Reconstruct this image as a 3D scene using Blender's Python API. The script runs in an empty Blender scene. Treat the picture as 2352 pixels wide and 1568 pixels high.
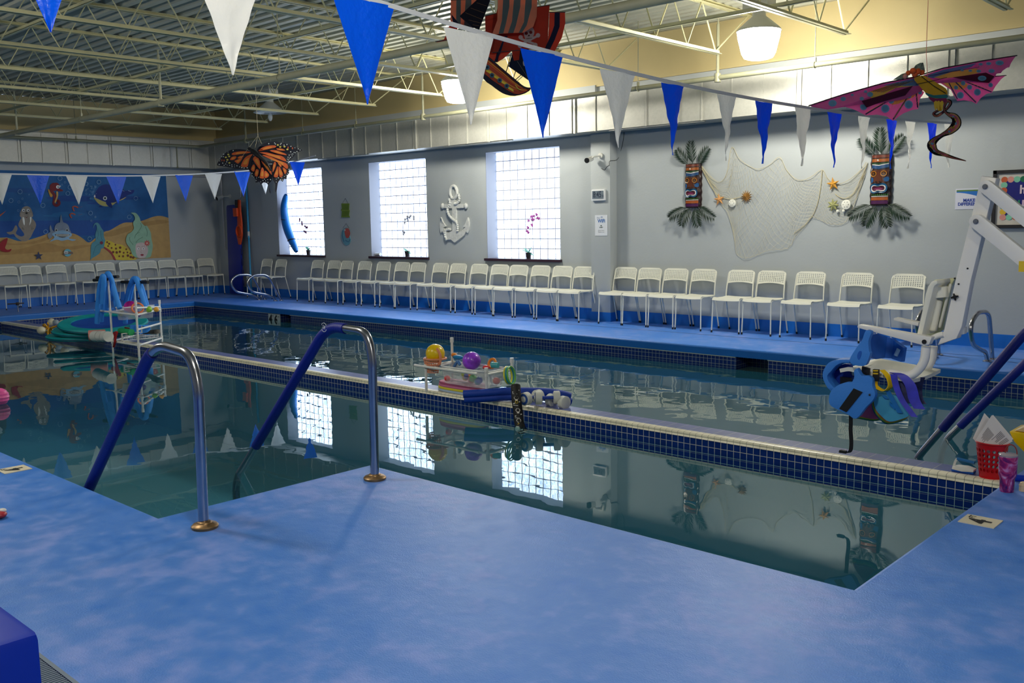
import bpy, bmesh, math, random
from mathutils import Vector, Matrix
from mathutils.geometry import tessellate_polygon
random.seed(7)
sc = bpy.context.scene
COL = sc.collection
# ------------------------------------------------------------------ camera
FW, FH, FPX = 2352, 1568, 2153.75
EYE = Vector((0, 0, 1.42))
yaw, pit, rol = map(math.radians, (-43.0146, -7.1743, -0.9569))
cf = Vector((math.cos(pit)*math.sin(yaw), math.cos(pit)*math.cos(yaw), math.sin(pit)))
cr0 = Vector((math.cos(yaw), -math.sin(yaw), 0)); cu0 = cr0.cross(cf)
cr = cr0*math.cos(rol)+cu0*math.sin(rol); cu = -cr0*math.sin(rol)+cu0*math.cos(rol)
cam = bpy.data.objects.new('camera', bpy.data.cameras.new('camera')); COL.objects.link(cam)
cam.data.sensor_width = 36; cam.data.lens = 36*FPX/FW; cam.data.clip_start = .05
cam.matrix_world = Matrix(((cr.x, cu.x, -cf.x, EYE.x), (cr.y, cu.y, -cf.y, EYE.y), (cr.z, cu.z, -cf.z, EYE.z), (0, 0, 0, 1)))
sc.camera = cam
# ------------------------------------------------------------------ world, exposure
wd = bpy.data.worlds.new('world'); sc.world = wd; wd.use_nodes = True
wd.node_tree.nodes['Background'].inputs[0].default_value = (.6, .75, 1, 1)
wd.node_tree.nodes['Background'].inputs[1].default_value = 1.0
sc.view_settings.view_transform = 'Standard'; sc.view_settings.look = 'None'
sc.view_settings.exposure = 0.0; sc.view_settings.gamma = 1; sc.view_settings.use_curve_mapping = False
cy = sc.cycles
cy.use_denoising = True; cy.max_bounces = 8; cy.diffuse_bounces = 4; cy.glossy_bounces = 4
cy.transmission_bounces = 6; cy.transparent_max_bounces = 24; cy.sample_clamp_indirect = 6
cy.caustics_reflective = False; cy.caustics_refractive = False; cy.blur_glossy = .5
WINDOW_L = 6.2      # radiance of the lit glass block
LAMP_L = 128.0       # radiance of a burning high bay refractor
# ------------------------------------------------------------------ placing helpers: a pixel of the photo meets a known plane of the room
def ray(x, y): return cr*((x-1176)/FPX)-cu*((y-784)/FPX)+cf
def onz(x, y, z=0.): d = ray(x, y); return EYE+d*((z-EYE.z)/d.z)
def ony(x, y, Y): d = ray(x, y); return EYE+d*(Y/d.y)
def onx(x, y, X): d = ray(x, y); return EYE+d*(X/d.x)
def atd(x, y, d): return EYE+ray(x, y)*d
def crop(x0, y0, s, pts): return [(x0+x/s, y0+y/s) for x, y in pts]
# ------------------------------------------------------------------ scene rooms constants
XL, XR, YF, YB, ZC = -18.9, 6.0, -5.0, 10.85, 3.93
YBR = 10.9            # wall right of the column
ZW, ZT = -.21, -.095  # water, tile top
PX0, PX1 = -17.2, -1.42
PY_L, PY_R, PXN = 2.10, 3.43, -4.38   # near edge of the step bay, near edge of the pool, their corner
PYF = 9.25
DY0, DY1 = 5.70, 5.93
# ------------------------------------------------------------------ materials
def lin(c):
    return tuple(((v/255)/12.92 if v/255 <= .04045 else ((v/255+.055)/1.055)**2.4) for v in c)
MATS = {}
def M(name, rgb, rough=.5, metal=0., var=0., scale=4., bump=0., bscale=60., alpha=1., coat=0., spec=.5, trans=0., emis=0., sss=0.):
    if name in MATS: return MATS[name]
    m = bpy.data.materials.new(name); MATS[name] = m; m.use_nodes = True
    nt = m.node_tree; N = nt.nodes; L = nt.links; b = N['Principled BSDF']
    c = lin(rgb)
    b.inputs['Base Color'].default_value = (*c, 1); b.inputs['Roughness'].default_value = rough
    b.inputs['Metallic'].default_value = metal; b.inputs['Alpha'].default_value = alpha
    b.inputs['Coat Weight'].default_value = coat; b.inputs['Specular IOR Level'].default_value = spec
    b.inputs['Transmission Weight'].default_value = trans
    tc = N.new('ShaderNodeTexCoord')
    if var:
        n = N.new('ShaderNodeTexNoise'); n.inputs['Scale'].default_value = scale; n.inputs['Detail'].default_value = 6
        L.new(tc.outputs['Object'], n.inputs['Vector'])
        r = N.new('ShaderNodeValToRGB'); r.color_ramp.elements[0].position = .3; r.color_ramp.elements[1].position = .7
        r.color_ramp.elements[0].color = (*[v*(1-var) for v in c], 1); r.color_ramp.elements[1].color = (*[min(1, v*(1+var)) for v in c], 1)
        L.new(n.outputs['Fac'], r.inputs[0]); L.new(r.outputs[0], b.inputs['Base Color'])
    if bump:
        n = N.new('ShaderNodeTexNoise'); n.inputs['Scale'].default_value = bscale; n.inputs['Detail'].default_value = 3
        L.new(tc.outputs['Object'], n.inputs['Vector'])
        u = N.new('ShaderNodeBump'); u.inputs['Strength'].default_value = bump; u.inputs['Distance'].default_value = .01
        L.new(n.outputs['Fac'], u.inputs['Height']); L.new(u.outputs[0], b.inputs['Normal'])
    if emis:
        b.inputs['Emission Color'].default_value = (*c, 1); b.inputs['Emission Strength'].default_value = emis
    return m
def paint_mat(name, rough=.6, spec=.4, trans=False):
    m = bpy.data.materials.new(name); MATS[name] = m; m.use_nodes = True
    nt = m.node_tree; b = nt.nodes['Principled BSDF']
    a = nt.nodes.new('ShaderNodeAttribute'); a.attribute_name = 'Col'
    n = nt.nodes.new('ShaderNodeTexNoise'); n.inputs['Scale'].default_value = 9; n.inputs['Detail'].default_value = 4
    mx = nt.nodes.new('ShaderNodeMix'); mx.data_type = 'RGBA'; mx.blend_type = 'MULTIPLY'; mx.inputs[0].default_value = .35
    tc = nt.nodes.new('ShaderNodeTexCoord'); nt.links.new(tc.outputs['Object'], n.inputs['Vector'])
    r = nt.nodes.new('ShaderNodeValToRGB'); r.color_ramp.elements[0].color = (.6, .6, .6, 1); r.color_ramp.elements[0].position = .3; r.color_ramp.elements[1].position = .65
    nt.links.new(n.outputs['Fac'], r.inputs[0])
    nt.links.new(a.outputs['Color'], mx.inputs[6]); nt.links.new(r.outputs[0], mx.inputs[7])
    nt.links.new(mx.outputs[2], b.inputs['Base Color'])
    b.inputs['Roughness'].default_value = rough; b.inputs['Specular IOR Level'].default_value = spec
    if trans:      # thin cloth, lets light through
        t = nt.nodes.new('ShaderNodeBsdfTranslucent'); nt.links.new(mx.outputs[2], t.inputs[0])
        s = nt.nodes.new('ShaderNodeMixShader'); s.inputs[0].default_value = .55
        nt.links.new(b.outputs[0], s.inputs[1]); nt.links.new(t.outputs[0], s.inputs[2])
        nt.links.new(s.outputs[0], nt.nodes['Material Output'].inputs[0])
    return m
PAINT = paint_mat('painted_colours'); CLOTH = paint_mat('printed_cloth', .6, .3, True); GLOSSP = paint_mat('glossy_paint', .25, .6)
def nodes(name):
    m = bpy.data.materials.new(name); MATS[name] = m; m.use_nodes = True; nt = m.node_tree
    return m, nt, nt.nodes, nt.links, nt.nodes['Principled BSDF']
def grid_fac(nt, pitch, width, axes='XZ', off=(0, 0)):
    "1 on joints of a square grid in object space"
    N, L = nt.nodes, nt.links
    tc = N.new('ShaderNodeTexCoord'); s = N.new('ShaderNodeSeparateXYZ'); L.new(tc.outputs['Object'], s.inputs[0])
    outs = []
    for ax, o in zip(axes, off):
        if ax == '-': continue
        a = N.new('ShaderNodeMath'); a.operation = 'ADD'; a.inputs[1].default_value = o+100*pitch; L.new(s.outputs[ax], a.inputs[0])
        w = N.new('ShaderNodeMath'); w.operation = 'PINGPONG'; w.inputs[1].default_value = pitch/2; L.new(a.outputs[0], w.inputs[0])
        l = N.new('ShaderNodeMath'); l.operation = 'LESS_THAN'; l.inputs[1].default_value = width/2; L.new(w.outputs[0], l.inputs[0])
        outs.append(l.outputs[0])
    if len(outs) == 1: return outs[0]
    x = N.new('ShaderNodeMath'); x.operation = 'MAXIMUM'; L.new(outs[0], x.inputs[0]); L.new(outs[1], x.inputs[1])
    return x.outputs[0]
def tile_mat(name, c1, c2, axes, pitch=.0505, width=.0035, off=(0, 0), rough=.2):
    m, nt, N, L, b = nodes(name)
    f = grid_fac(nt, pitch, width, axes, off)
    n = N.new('ShaderNodeTexNoise'); n.inputs['Scale'].default_value = 7
    r = N.new('ShaderNodeValToRGB'); k = lin(c1)
    r.color_ramp.elements[0].color = (*[v*.7 for v in k], 1); r.color_ramp.elements[1].color = (*[v*1.3 for v in k], 1)
    tc = N.new('ShaderNodeTexCoord'); L.new(tc.outputs['Object'], n.inputs['Vector']); L.new(n.outputs['Fac'], r.inputs[0])
    mx = N.new('ShaderNodeMix'); mx.data_type = 'RGBA'; L.new(f, mx.inputs[0]); L.new(r.outputs[0], mx.inputs[6]); mx.inputs[7].default_value = (*lin(c2), 1)
    L.new(mx.outputs[2], b.inputs['Base Color']); b.inputs['Roughness'].default_value = rough
    u = N.new('ShaderNodeBump'); u.invert = True; u.inputs['Strength'].default_value = .5; u.inputs['Distance'].default_value = .002
    L.new(f, u.inputs['Height']); L.new(u.outputs[0], b.inputs['Normal'])
    return m
# deck: worn blue epoxy
def deck_mat():
    m, nt, N, L, b = nodes('blue_epoxy_deck')
    tc = N.new('ShaderNodeTexCoord')
    def noise(s, d, dist=0):
        n = N.new('ShaderNodeTexNoise'); n.inputs['Scale'].default_value = s; n.inputs['Detail'].default_value = d; n.inputs['Distortion'].default_value = dist
        L.new(tc.outputs['Object'], n.inputs['Vector']); return n.outputs['Fac']
    a = noise(1.1, 5, .6); c = noise(9, 8); g = noise(160, 2)
    r = N.new('ShaderNodeValToRGB'); e = r.color_ramp.elements
    e[0].position = .34; e[0].color = (*lin((42, 120, 220)), 1); e[1].position = .68; e[1].color = (*lin((132, 158, 234)), 1)
    x = r.color_ramp.elements.new(.5); x.color = (*lin((76, 134, 222)), 1)
    mx0 = N.new('ShaderNodeMix'); mx0.inputs[0].default_value = .5; L.new(a, mx0.inputs[2]); L.new(c, mx0.inputs[3])
    L.new(mx0.outputs[0], r.inputs[0]); L.new(r.outputs[0], b.inputs['Base Color'])
    rr = N.new('ShaderNodeMapRange'); rr.inputs['To Min'].default_value = .33; rr.inputs['To Max'].default_value = .62; L.new(c, rr.inputs['Value']); L.new(rr.outputs[0], b.inputs['Roughness'])
    u = N.new('ShaderNodeBump'); u.inputs['Strength'].default_value = .35; u.inputs['Distance'].default_value = .004; L.new(g, u.inputs['Height'])
    u2 = N.new('ShaderNodeBump'); u2.inputs['Strength'].default_value = .4; u2.inputs['Distance'].default_value = .012; L.new(c, u2.inputs['Height']); L.new(u.outputs[0], u2.inputs['Normal'])
    L.new(u2.outputs[0], b.inputs['Normal']); return m
DECK = deck_mat()
def water_mat():
    m, nt, N, L, b = nodes('pool_water'); N.remove(b)
    tc = N.new('ShaderNodeTexCoord')
    mp = N.new('ShaderNodeMapping'); mp.inputs['Scale'].default_value = (1, 1, 1); L.new(tc.outputs['Object'], mp.inputs[0])
    def noise(s, d):
        n = N.new('ShaderNodeTexNoise'); n.inputs['Scale'].default_value = s; n.inputs['Detail'].default_value = d; L.new(mp.outputs[0], n.inputs['Vector']); return n.outputs['Fac']
    # far lane is livelier than the near pool
    sx = N.new('ShaderNodeSeparateXYZ'); L.new(tc.outputs['Object'], sx.inputs[0])
    mr = N.new('ShaderNodeMapRange'); mr.inputs['From Min'].default_value = 5.6; mr.inputs['From Max'].default_value = 6.2
    mr.inputs['To Min'].default_value = .05; mr.inputs['To Max'].default_value = .26; L.new(sx.outputs['Y'], mr.inputs['Value'])
    u = N.new('ShaderNodeBump'); u.inputs['Distance'].default_value = .02; L.new(mr.outputs[0], u.inputs['Strength']); L.new(noise(2.2, 2.5), u.inputs['Height'])
    g = N.new('ShaderNodeBsdfGlossy'); g.inputs['Roughness'].default_value = .0; L.new(u.outputs[0], g.inputs['Normal']); g.inputs['Color'].default_value = (.93, 1, 1, 1)
    t = N.new('ShaderNodeBsdfTransparent'); t.inputs['Color'].default_value = (.66, .9, .95, 1)
    ge = N.new('ShaderNodeNewGeometry'); io = N.new('ShaderNodeMapRange'); io.inputs['To Min'].default_value = 1.34; io.inputs['To Max'].default_value = 1/1.34; L.new(ge.outputs['Backfacing'], io.inputs['Value'])
    f = N.new('ShaderNodeFresnel'); L.new(io.outputs[0], f.inputs['IOR']); L.new(u.outputs[0], f.inputs['Normal'])
    s = N.new('ShaderNodeMixShader'); L.new(f.outputs[0], s.inputs[0]); L.new(t.outputs[0], s.inputs[1]); L.new(g.outputs[0], s.inputs[2])
    L.new(s.outputs[0], N['Material Output'].inputs[0]); return m
def window_mat():
    m, nt, N, L, b = nodes('lit_glass_block')
    f = grid_fac(nt, .1545, .016, 'XZ', (.0, .0))
    tc = N.new('ShaderNodeTexCoord')
    n = N.new('ShaderNodeTexNoise'); n.inputs['Scale'].default_value = 14; n.inputs['Detail'].default_value = 4; n.inputs['Distortion'].default_value = 1.5; L.new(tc.outputs['Object'], n.inputs['Vector'])
    r = N.new('ShaderNodeValToRGB'); e = r.color_ramp.elements; e[0].position = .35; e[0].color = (.35, .5, .8, 1); e[1].position = .62; e[1].color = (.85, .95, 1.05, 1)
    L.new(n.outputs['Fac'], r.inputs[0])
    mx = N.new('ShaderNodeMix'); mx.data_type = 'RGBA'; L.new(f, mx.inputs[0]); L.new(r.outputs[0], mx.inputs[6]); mx.inputs[7].default_value = (.02, .022, .035, 1)
    L.new(mx.outputs[2], b.inputs['Emission Color']); b.inputs['Emission Strength'].default_value = WINDOW_L
    b.inputs['Base Color'].default_value = (.3, .33, .36, 1); b.inputs['Roughness'].default_value = .2
    return m
WHITE = M('white_powder_coat', (228, 228, 214), .38)
PVC = M('white_pvc', (232, 232, 228), .35)
STEEL = M('stainless_steel', (176, 176, 182), .22, 1., var=.08, scale=20)
CREAM = M('cream_painted_steel', (206, 202, 160), .5, var=.08, scale=3)
BLACK = M('black_rubber', (18, 18, 20), .5)
SLEEVE = M('blue_vinyl_sleeve', (10, 30, 136), .45, bump=.15, bscale=90)
NOODLE = M('light_blue_foam', (52, 144, 240), .65, bump=.25, bscale=150)
WALLG = M('grey_wall_paint', (172, 178, 180), .62, var=.035, scale=1.3, bump=.12, bscale=35)
WCREAM = M('cream_wall_paint', (190, 174, 126), .6, var=.05, scale=1.5)
BLUEB = M('blue_base_paint', (10, 106, 196), .42, var=.06, scale=3)
SOFF = M('galvanised_duct_paint', (178, 178, 170), .33, .35, var=.05, scale=30, bump=.3, bscale=140)
# ------------------------------------------------------------------ mesh builder
class MB:
    def __init__(s): s.v = []; s.f = []; s.m = []; s.c = []
    def add(s, vs, fs, mi=0, col=None):
        o = len(s.v); s.v += [Vector(v) for v in vs]
        for f in fs: s.f.append(tuple(i+o for i in f)); s.m.append(mi); s.c.append(col)
        return s
    def box(s, a, b, mi=0, col=None):
        x0, y0, z0 = a; x1, y1, z1 = b
        return s.add([(x0, y0, z0), (x1, y0, z0), (x1, y1, z0), (x0, y1, z0), (x0, y0, z1), (x1, y0, z1), (x1, y1, z1), (x0, y1, z1)],
                     [(3, 2, 1, 0), (4, 5, 6, 7), (0, 1, 5, 4), (1, 2, 6, 5), (2, 3, 7, 6), (3, 0, 4, 7)], mi, col)
    def bar(s, p, q, w, h, up=(0, 0, 1), mi=0, col=None):
        p, q = Vector(p), Vector(q); d = (q-p).normalized(); a = d.cross(Vector(up)).normalized()*w/2; b = a.normalized().cross(d)*h/2
        vs = [p-a-b, p+a-b, p+a+b, p-a+b, q-a-b, q+a-b, q+a+b, q-a+b]
        return s.add(vs, [(3, 2, 1, 0), (4, 5, 6, 7), (0, 1, 5, 4), (1, 2, 6, 5), (2, 3, 7, 6), (3, 0, 4, 7)], mi, col)
    def tube(s, pts, r, seg=8, closed=False, cap=True, mi=0, col=None, flat=None):
        pts = [Vector(p) for p in pts]; n = len(pts); rs = r if isinstance(r, (list, tuple)) else [r]*n
        T = []
        for i in range(n):
            a = pts[i-1] if (i or closed) else pts[i]; b = pts[(i+1) % n] if (i < n-1 or closed) else pts[i]
            T.append((b-a).normalized())
        u = T[0].orthogonal().normalized() if flat is None else Vector(flat).normalized(); o = len(s.v); vs = []
        for i in range(n):
            u = (u-T[i]*u.dot(T[i])).normalized(); w = T[i].cross(u)
            for k in range(seg):
                a = 2*math.pi*k/seg
                vs.append(pts[i]+(u*math.cos(a)+w*math.sin(a))*rs[i])
        fs = []
        for i in range(n if closed else n-1):
            j = (i+1) % n
            for k in range(seg): fs.append((i*seg+k, i*seg+(k+1) % seg, j*seg+(k+1) % seg, j*seg+k))
        if cap and not closed:
            fs.append(tuple(range(seg-1, -1, -1))); fs.append(tuple((n-1)*seg+k for k in range(seg)))
        return s.add(vs, fs, mi, col)
    def ribbon(s, pts, side, w, t, mi=0, col=None):
        "strap of width w along side vector and thickness t"
        pts = [Vector(p) for p in pts]; n = len(pts); vs = []; side = Vector(side).normalized(); ws = w if isinstance(w, (list, tuple)) else [w]*n
        for i in range(n):
            a = pts[max(0, i-1)]; b = pts[min(n-1, i+1)]; d = (b-a).normalized(); nn = d.cross(side).normalized()*t/2; sd = side*ws[i]/2
            vs += [pts[i]-sd-nn, pts[i]+sd-nn, pts[i]+sd+nn, pts[i]-sd+nn]
        fs = [(0, 1, 2, 3)[::-1], tuple((n-1)*4+k for k in range(4))]
        for i in range(n-1):
            for k in range(4): fs.append((i*4+k, i*4+(k+1) % 4, (i+1)*4+(k+1) % 4, (i+1)*4+k))
        return s.add(vs, fs, mi, col)
    def lathe(s, prof, c=(0, 0, 0), seg=24, R=None, mi=0, col=None, cap=True):
        c = Vector(c); vs = []; n = len(prof)
        for r, z in prof:
            for k in range(seg):
                a = 2*math.pi*k/seg; p = Vector((r*math.cos(a), r*math.sin(a), z)); vs.append(c+(R @ p if R else p))
        fs = []
        for i in range(n-1):
            for k in range(seg): fs.append((i*seg+k, i*seg+(k+1) % seg, (i+1)*seg+(k+1) % seg, (i+1)*seg+k))
        if cap: fs.append(tuple(range(seg-1, -1, -1))); fs.append(tuple((n-1)*seg+k for k in range(seg)))
        return s.add(vs, fs, mi, col)
    def ell(s, c, rx, ry=None, rz=None, seg=20, R=None, mi=0, col=None):
        ry = ry or rx; rz = rz or rx; c = Vector(c); n = seg//2; vs = [c+(R @ Vector((0, 0, -rz)) if R else Vector((0, 0, -rz)))]
        for i in range(1, n):
            t = math.pi*i/n
            for k in range(seg):
                a = 2*math.pi*k/seg; p = Vector((rx*math.sin(t)*math.cos(a), ry*math.sin(t)*math.sin(a), -rz*math.cos(t))); vs.append(c+(R @ p if R else p))
        vs.append(c+(R @ Vector((0, 0, rz)) if R else Vector((0, 0, rz)))); l = len(vs)-1
        fs = [(0, 1+(k+1) % seg, 1+k) for k in range(seg)]
        for i in range(n-2):
            for k in range(seg): fs.append((1+i*seg+k, 1+i*seg+(k+1) % seg, 1+(i+1)*seg+(k+1) % seg, 1+(i+1)*seg+k))
        fs += [(l, 1+(n-2)*seg+k, 1+(n-2)*seg+(k+1) % seg) for k in range(seg)]
        return s.add(vs, fs, mi, col)
    def prism(s, pts, vec, mi=0, col=None, side=None):
        "closed outline of 3-D points extruded by vec"
        pts = [Vector(p) for p in pts]; n = len(pts); vec = Vector(vec)
        tri = tessellate_polygon([pts])
        vs = pts+[p+vec for p in pts]
        nrm = Vector((0, 0, 0))
        for i in range(n): nrm += pts[i].cross(pts[(i+1) % n])
        fl = nrm.dot(vec) < 0      # outline winds against vec
        fs = []
        for a, b, c in tri:
            tn = (pts[b]-pts[a]).cross(pts[c]-pts[a]).dot(vec)
            if tn > 0: a, c = c, a
            fs.append((a, b, c)); fs.append((c+n, b+n, a+n))
        s.add(vs, fs, mi, col)
        fs = [((i, (i+1) % n, (i+1) % n+n, i+n) if not fl else (i+n, (i+1) % n+n, (i+1) % n, i)) for i in range(n)]
        return s.add(vs, fs, mi, col if side is None else side)
    def poly(s, pts, mi=0, col=None):
        pts = [Vector(p) for p in pts]
        return s.add(pts, [tuple(t) for t in tessellate_polygon([pts])], mi, col)
    def grid(s, fn, nu, nv, t=0., mi=0, col=None, closed_u=False):
        P = [[Vector(fn(i/nu, j/nv)) for i in range(nu+(0 if closed_u else 1))] for j in range(nv+1)]
        W = len(P[0]); vs = [p for r in P for p in r]; fs = []
        for j in range(nv):
            for i in range(nu): fs.append((j*W+i, j*W+(i+1) % W, (j+1)*W+(i+1) % W, (j+1)*W+i))
        if t:
            nr = [Vector((0, 0, 0)) for _ in vs]
            for f in fs:
                q = (vs[f[2]]-vs[f[0]]).cross(vs[f[3]]-vs[f[1]])
                for i in f: nr[i] += q
            n = len(vs); vs = vs+[v-nr[i].normalized()*t for i, v in enumerate(vs[:n])]
            ed = {}
            for f in fs:
                for a, b in zip(f, f[1:]+f[:1]): ed[(a, b)] = 1
            bd = [(a, b) for a, b in ed if (b, a) not in ed]
            fs = fs+[tuple(i+n for i in f[::-1]) for f in fs]+[(b, a, a+n, b+n) for a, b in bd]
        return s.add(vs, fs, mi, col)
    def holes(s, fn, nu, nv, hr, t, border=0, k=4, closed_u=False, mi=0, col=None):
        "perforated sheet: fn(u,v); every inner cell has a hole of relative size hr"
        fs = []; vs = []; idx = {}
        def V(u, v):
            key = (round((u % 1) if closed_u else u, 6), round(v, 6))
            if key not in idx: idx[key] = len(vs); vs.append(Vector(fn(u, v)))
            return idx[key]
        for i in range(nu):
            for j in range(nv):
                u0, u1, v0, v1 = i/nu, (i+1)/nu, j/nv, (j+1)/nv; um, vm = (u0+u1)/2, (v0+v1)/2
                solid = (not closed_u and (i < border or i >= nu-border)) or j < border or j >= nv-border
                if solid: fs.append((V(u0, v0), V(u1, v0), V(u1, v1), V(u0, v1))); continue
                out = [(u0, v0), (um, v0), (u1, v0), (u1, vm), (u1, v1), (um, v1), (u0, v1), (u0, vm)] if k == 8 else [(u0, v0), (u1, v0), (u1, v1), (u0, v1)]
                inn = []
                for q in range(len(out)):
                    a = math.radians(-135+q*(45 if k == 8 else 90)); rr = hr/2*(1 if k == 8 else math.sqrt(2))
                    inn.append((um+(u1-u0)*rr*math.cos(a), vm+(v1-v0)*rr*math.sin(a)))
                n = len(out)
                for q in range(n): fs.append((V(*out[q]), V(*out[(q+1) % n]), V(*inn[(q+1) % n]), V(*inn[q])))
        nr = [Vector((0, 0, 0)) for _ in vs]; ed = {}
        for f in fs:
            q = (vs[f[2]]-vs[f[0]]).cross(vs[f[3]]-vs[f[1]])
            for i in f: nr[i] += q
            for a, b in zip(f, f[1:]+f[:1]): ed[(a, b)] = 1
        n = len(vs); vs = vs+[v-nr[i].normalized()*t for i, v in enumerate(vs[:n])]
        bd = [(a, b) for a, b in ed if (b, a) not in ed]
        fs = fs+[tuple(i+n for i in f[::-1]) for f in fs]+[(b, a, a+n, b+n) for a, b in bd]
        return s.add(vs, fs, mi, col)
    def text(s, txt, org, right, up, size, mi=0, col=None, t=.0008, align='CENTER', bold=0., sx=1.):
        cu_ = bpy.data.curves.new('t', 'FONT'); cu_.body = txt; cu_.align_x = align; cu_.align_y = 'CENTER'; cu_.size = size/.7; cu_.offset = bold; cu_.resolution_u = 2
        o = bpy.data.objects.new('t', cu_); COL.objects.link(o); me = bpy.data.meshes.new_from_object(o)
        R_, U_ = Vector(right).normalized(), Vector(up).normalized(); nn = R_.cross(U_)
        s.add([Vector(org)+R_*v.co.x*sx+U_*v.co.y+nn*t for v in me.vertices], [tuple(p.vertices) for p in me.polygons], mi, col)
        bpy.data.objects.remove(o); bpy.data.curves.remove(cu_); bpy.data.meshes.remove(me)
        return s
    def build(s, name, mats, parent=None, bevel=0., smooth=True, ang=38., subdiv=0, keep=False):
        if not isinstance(mats, (list, tuple)): mats = [mats]
        if parent is not None: org = root_loc(parent)
        elif keep: org = Vector((0, 0, 0))
        else:
            lo = Vector([min(v[i] for v in s.v) for i in range(3)]); hi = Vector([max(v[i] for v in s.v) for i in range(3)])
            org = Vector(((lo.x+hi.x)/2, (lo.y+hi.y)/2, lo.z))
        me = bpy.data.meshes.new(name); me.from_pydata([v-org for v in s.v], [], s.f)
        for m in mats: me.materials.append(m)
        for p, mi in zip(me.polygons, s.m): p.material_index = mi
        if any(c is not None for c in s.c):
            ca = me.color_attributes.new('Col', 'FLOAT_COLOR', 'CORNER'); data = []
            for p, c in zip(me.polygons, s.c):
                k = lin(c) if c is not None else (.5, .5, .5)
                data += [k[0], k[1], k[2], 1.]*p.loop_total
            ca.data.foreach_set('color', data)
        bm = bmesh.new(); bm.from_mesh(me)
        if bevel:
            bmesh.ops.remove_doubles(bm, verts=bm.verts, dist=1e-6)
            ee = [e for e in bm.edges if len(e.link_faces) == 2 and e.calc_face_angle(0) > .6]
            bmesh.ops.bevel(bm, geom=ee, offset=bevel, segments=2, affect='EDGES', profile=.6, clamp_overlap=True)
        if smooth:
            a = math.radians(ang)
            for f in bm.faces: f.smooth = True
            for e in bm.edges:
                if len(e.link_faces) == 2 and e.calc_face_angle(0) > a: e.smooth = False
        bm.to_mesh(me); bm.free(); me.update()
        o = bpy.data.objects.new(name, me); COL.objects.link(o)
        if parent is not None: o.parent = parent
        else: o.location = org
        if subdiv:
            sd = o.modifiers.new('s', 'SUBSURF'); sd.levels = sd.render_levels = subdiv
        return o
def root_loc(p):
    v = Vector((0, 0, 0))
    while p is not None: v += p.location; p = p.parent
    return v
def thing(name, label, cat, loc=(0, 0, 0), group=None):
    o = bpy.data.objects.new(name, None); COL.objects.link(o); o.location = loc; o.empty_display_size = .1
    o['label'] = label; o['category'] = cat
    if group: o['group'] = group
    return o
def tag(o, label, cat, group=None, kind=None):
    o['label'] = label; o['category'] = cat
    if group: o['group'] = group
    if kind: o['kind'] = kind
    return o
def struct(o): o['kind'] = 'structure'; return o
def dup(root, loc=None, rz=None, label=None, group=None):
    r = root.copy(); COL.objects.link(r)
    if loc is not None: r.location = loc
    if rz is not None: r.rotation_euler = (0, 0, rz)
    if label: r['label'] = label
    if group: r['group'] = group
    def rec(a, b):
        for ch in [o for o in KIDS.get(a.name, [])]:
            c = ch.copy(); COL.objects.link(c); c.parent = b; rec(ch, c)
    rec(root, r); return r
KIDS = {}
def index_kids():
    KIDS.clear()
    for o in bpy.data.objects:
        if o.parent: KIDS.setdefault(o.parent.name, []).append(o)
def fillet(pts, r, n=6):
    pts = [Vector(p) for p in pts]; out = [pts[0]]
    for i in range(1, len(pts)-1):
        a, b, c = pts[i-1], pts[i], pts[i+1]; d1 = (a-b); d2 = (c-b); k = min(r, d1.length*.49, d2.length*.49)
        p, q = b+d1.normalized()*k, b+d2.normalized()*k
        for j in range(n+1):
            t = j/n; out.append(p*(1-t)**2+b*2*t*(1-t)+q*t*t)
    out.append(pts[-1]); return out
def smooth_path(pts, n=6, closed=False):
    pts = [Vector(p) if len(p) == 3 else Vector((p[0], p[1], 0)) for p in pts]; N_ = len(pts); out = []
    for i in range(N_ if closed else N_-1):
        if closed: p0, p1, p2, p3 = pts[i-1], pts[i], pts[(i+1) % N_], pts[(i+2) % N_]
        else: p0, p1, p2, p3 = pts[max(0, i-1)], pts[i], pts[i+1], pts[min(N_-1, i+2)]
        for j in range(n):
            t = j/n; out.append(.5*((2*p1)+(p2-p0)*t+(2*p0-5*p1+4*p2-p3)*t*t+(3*p1-p0-3*p2+p3)*t**3))
    if not closed: out.append(pts[-1])
    return out
def sm2(pts, n=4): return [(p.x, p.y) for p in smooth_path([(x, y, 0) for x, y in pts], n, True)]
def rotm(ax, deg): return Matrix.Rotation(math.radians(deg), 3, ax)
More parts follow.
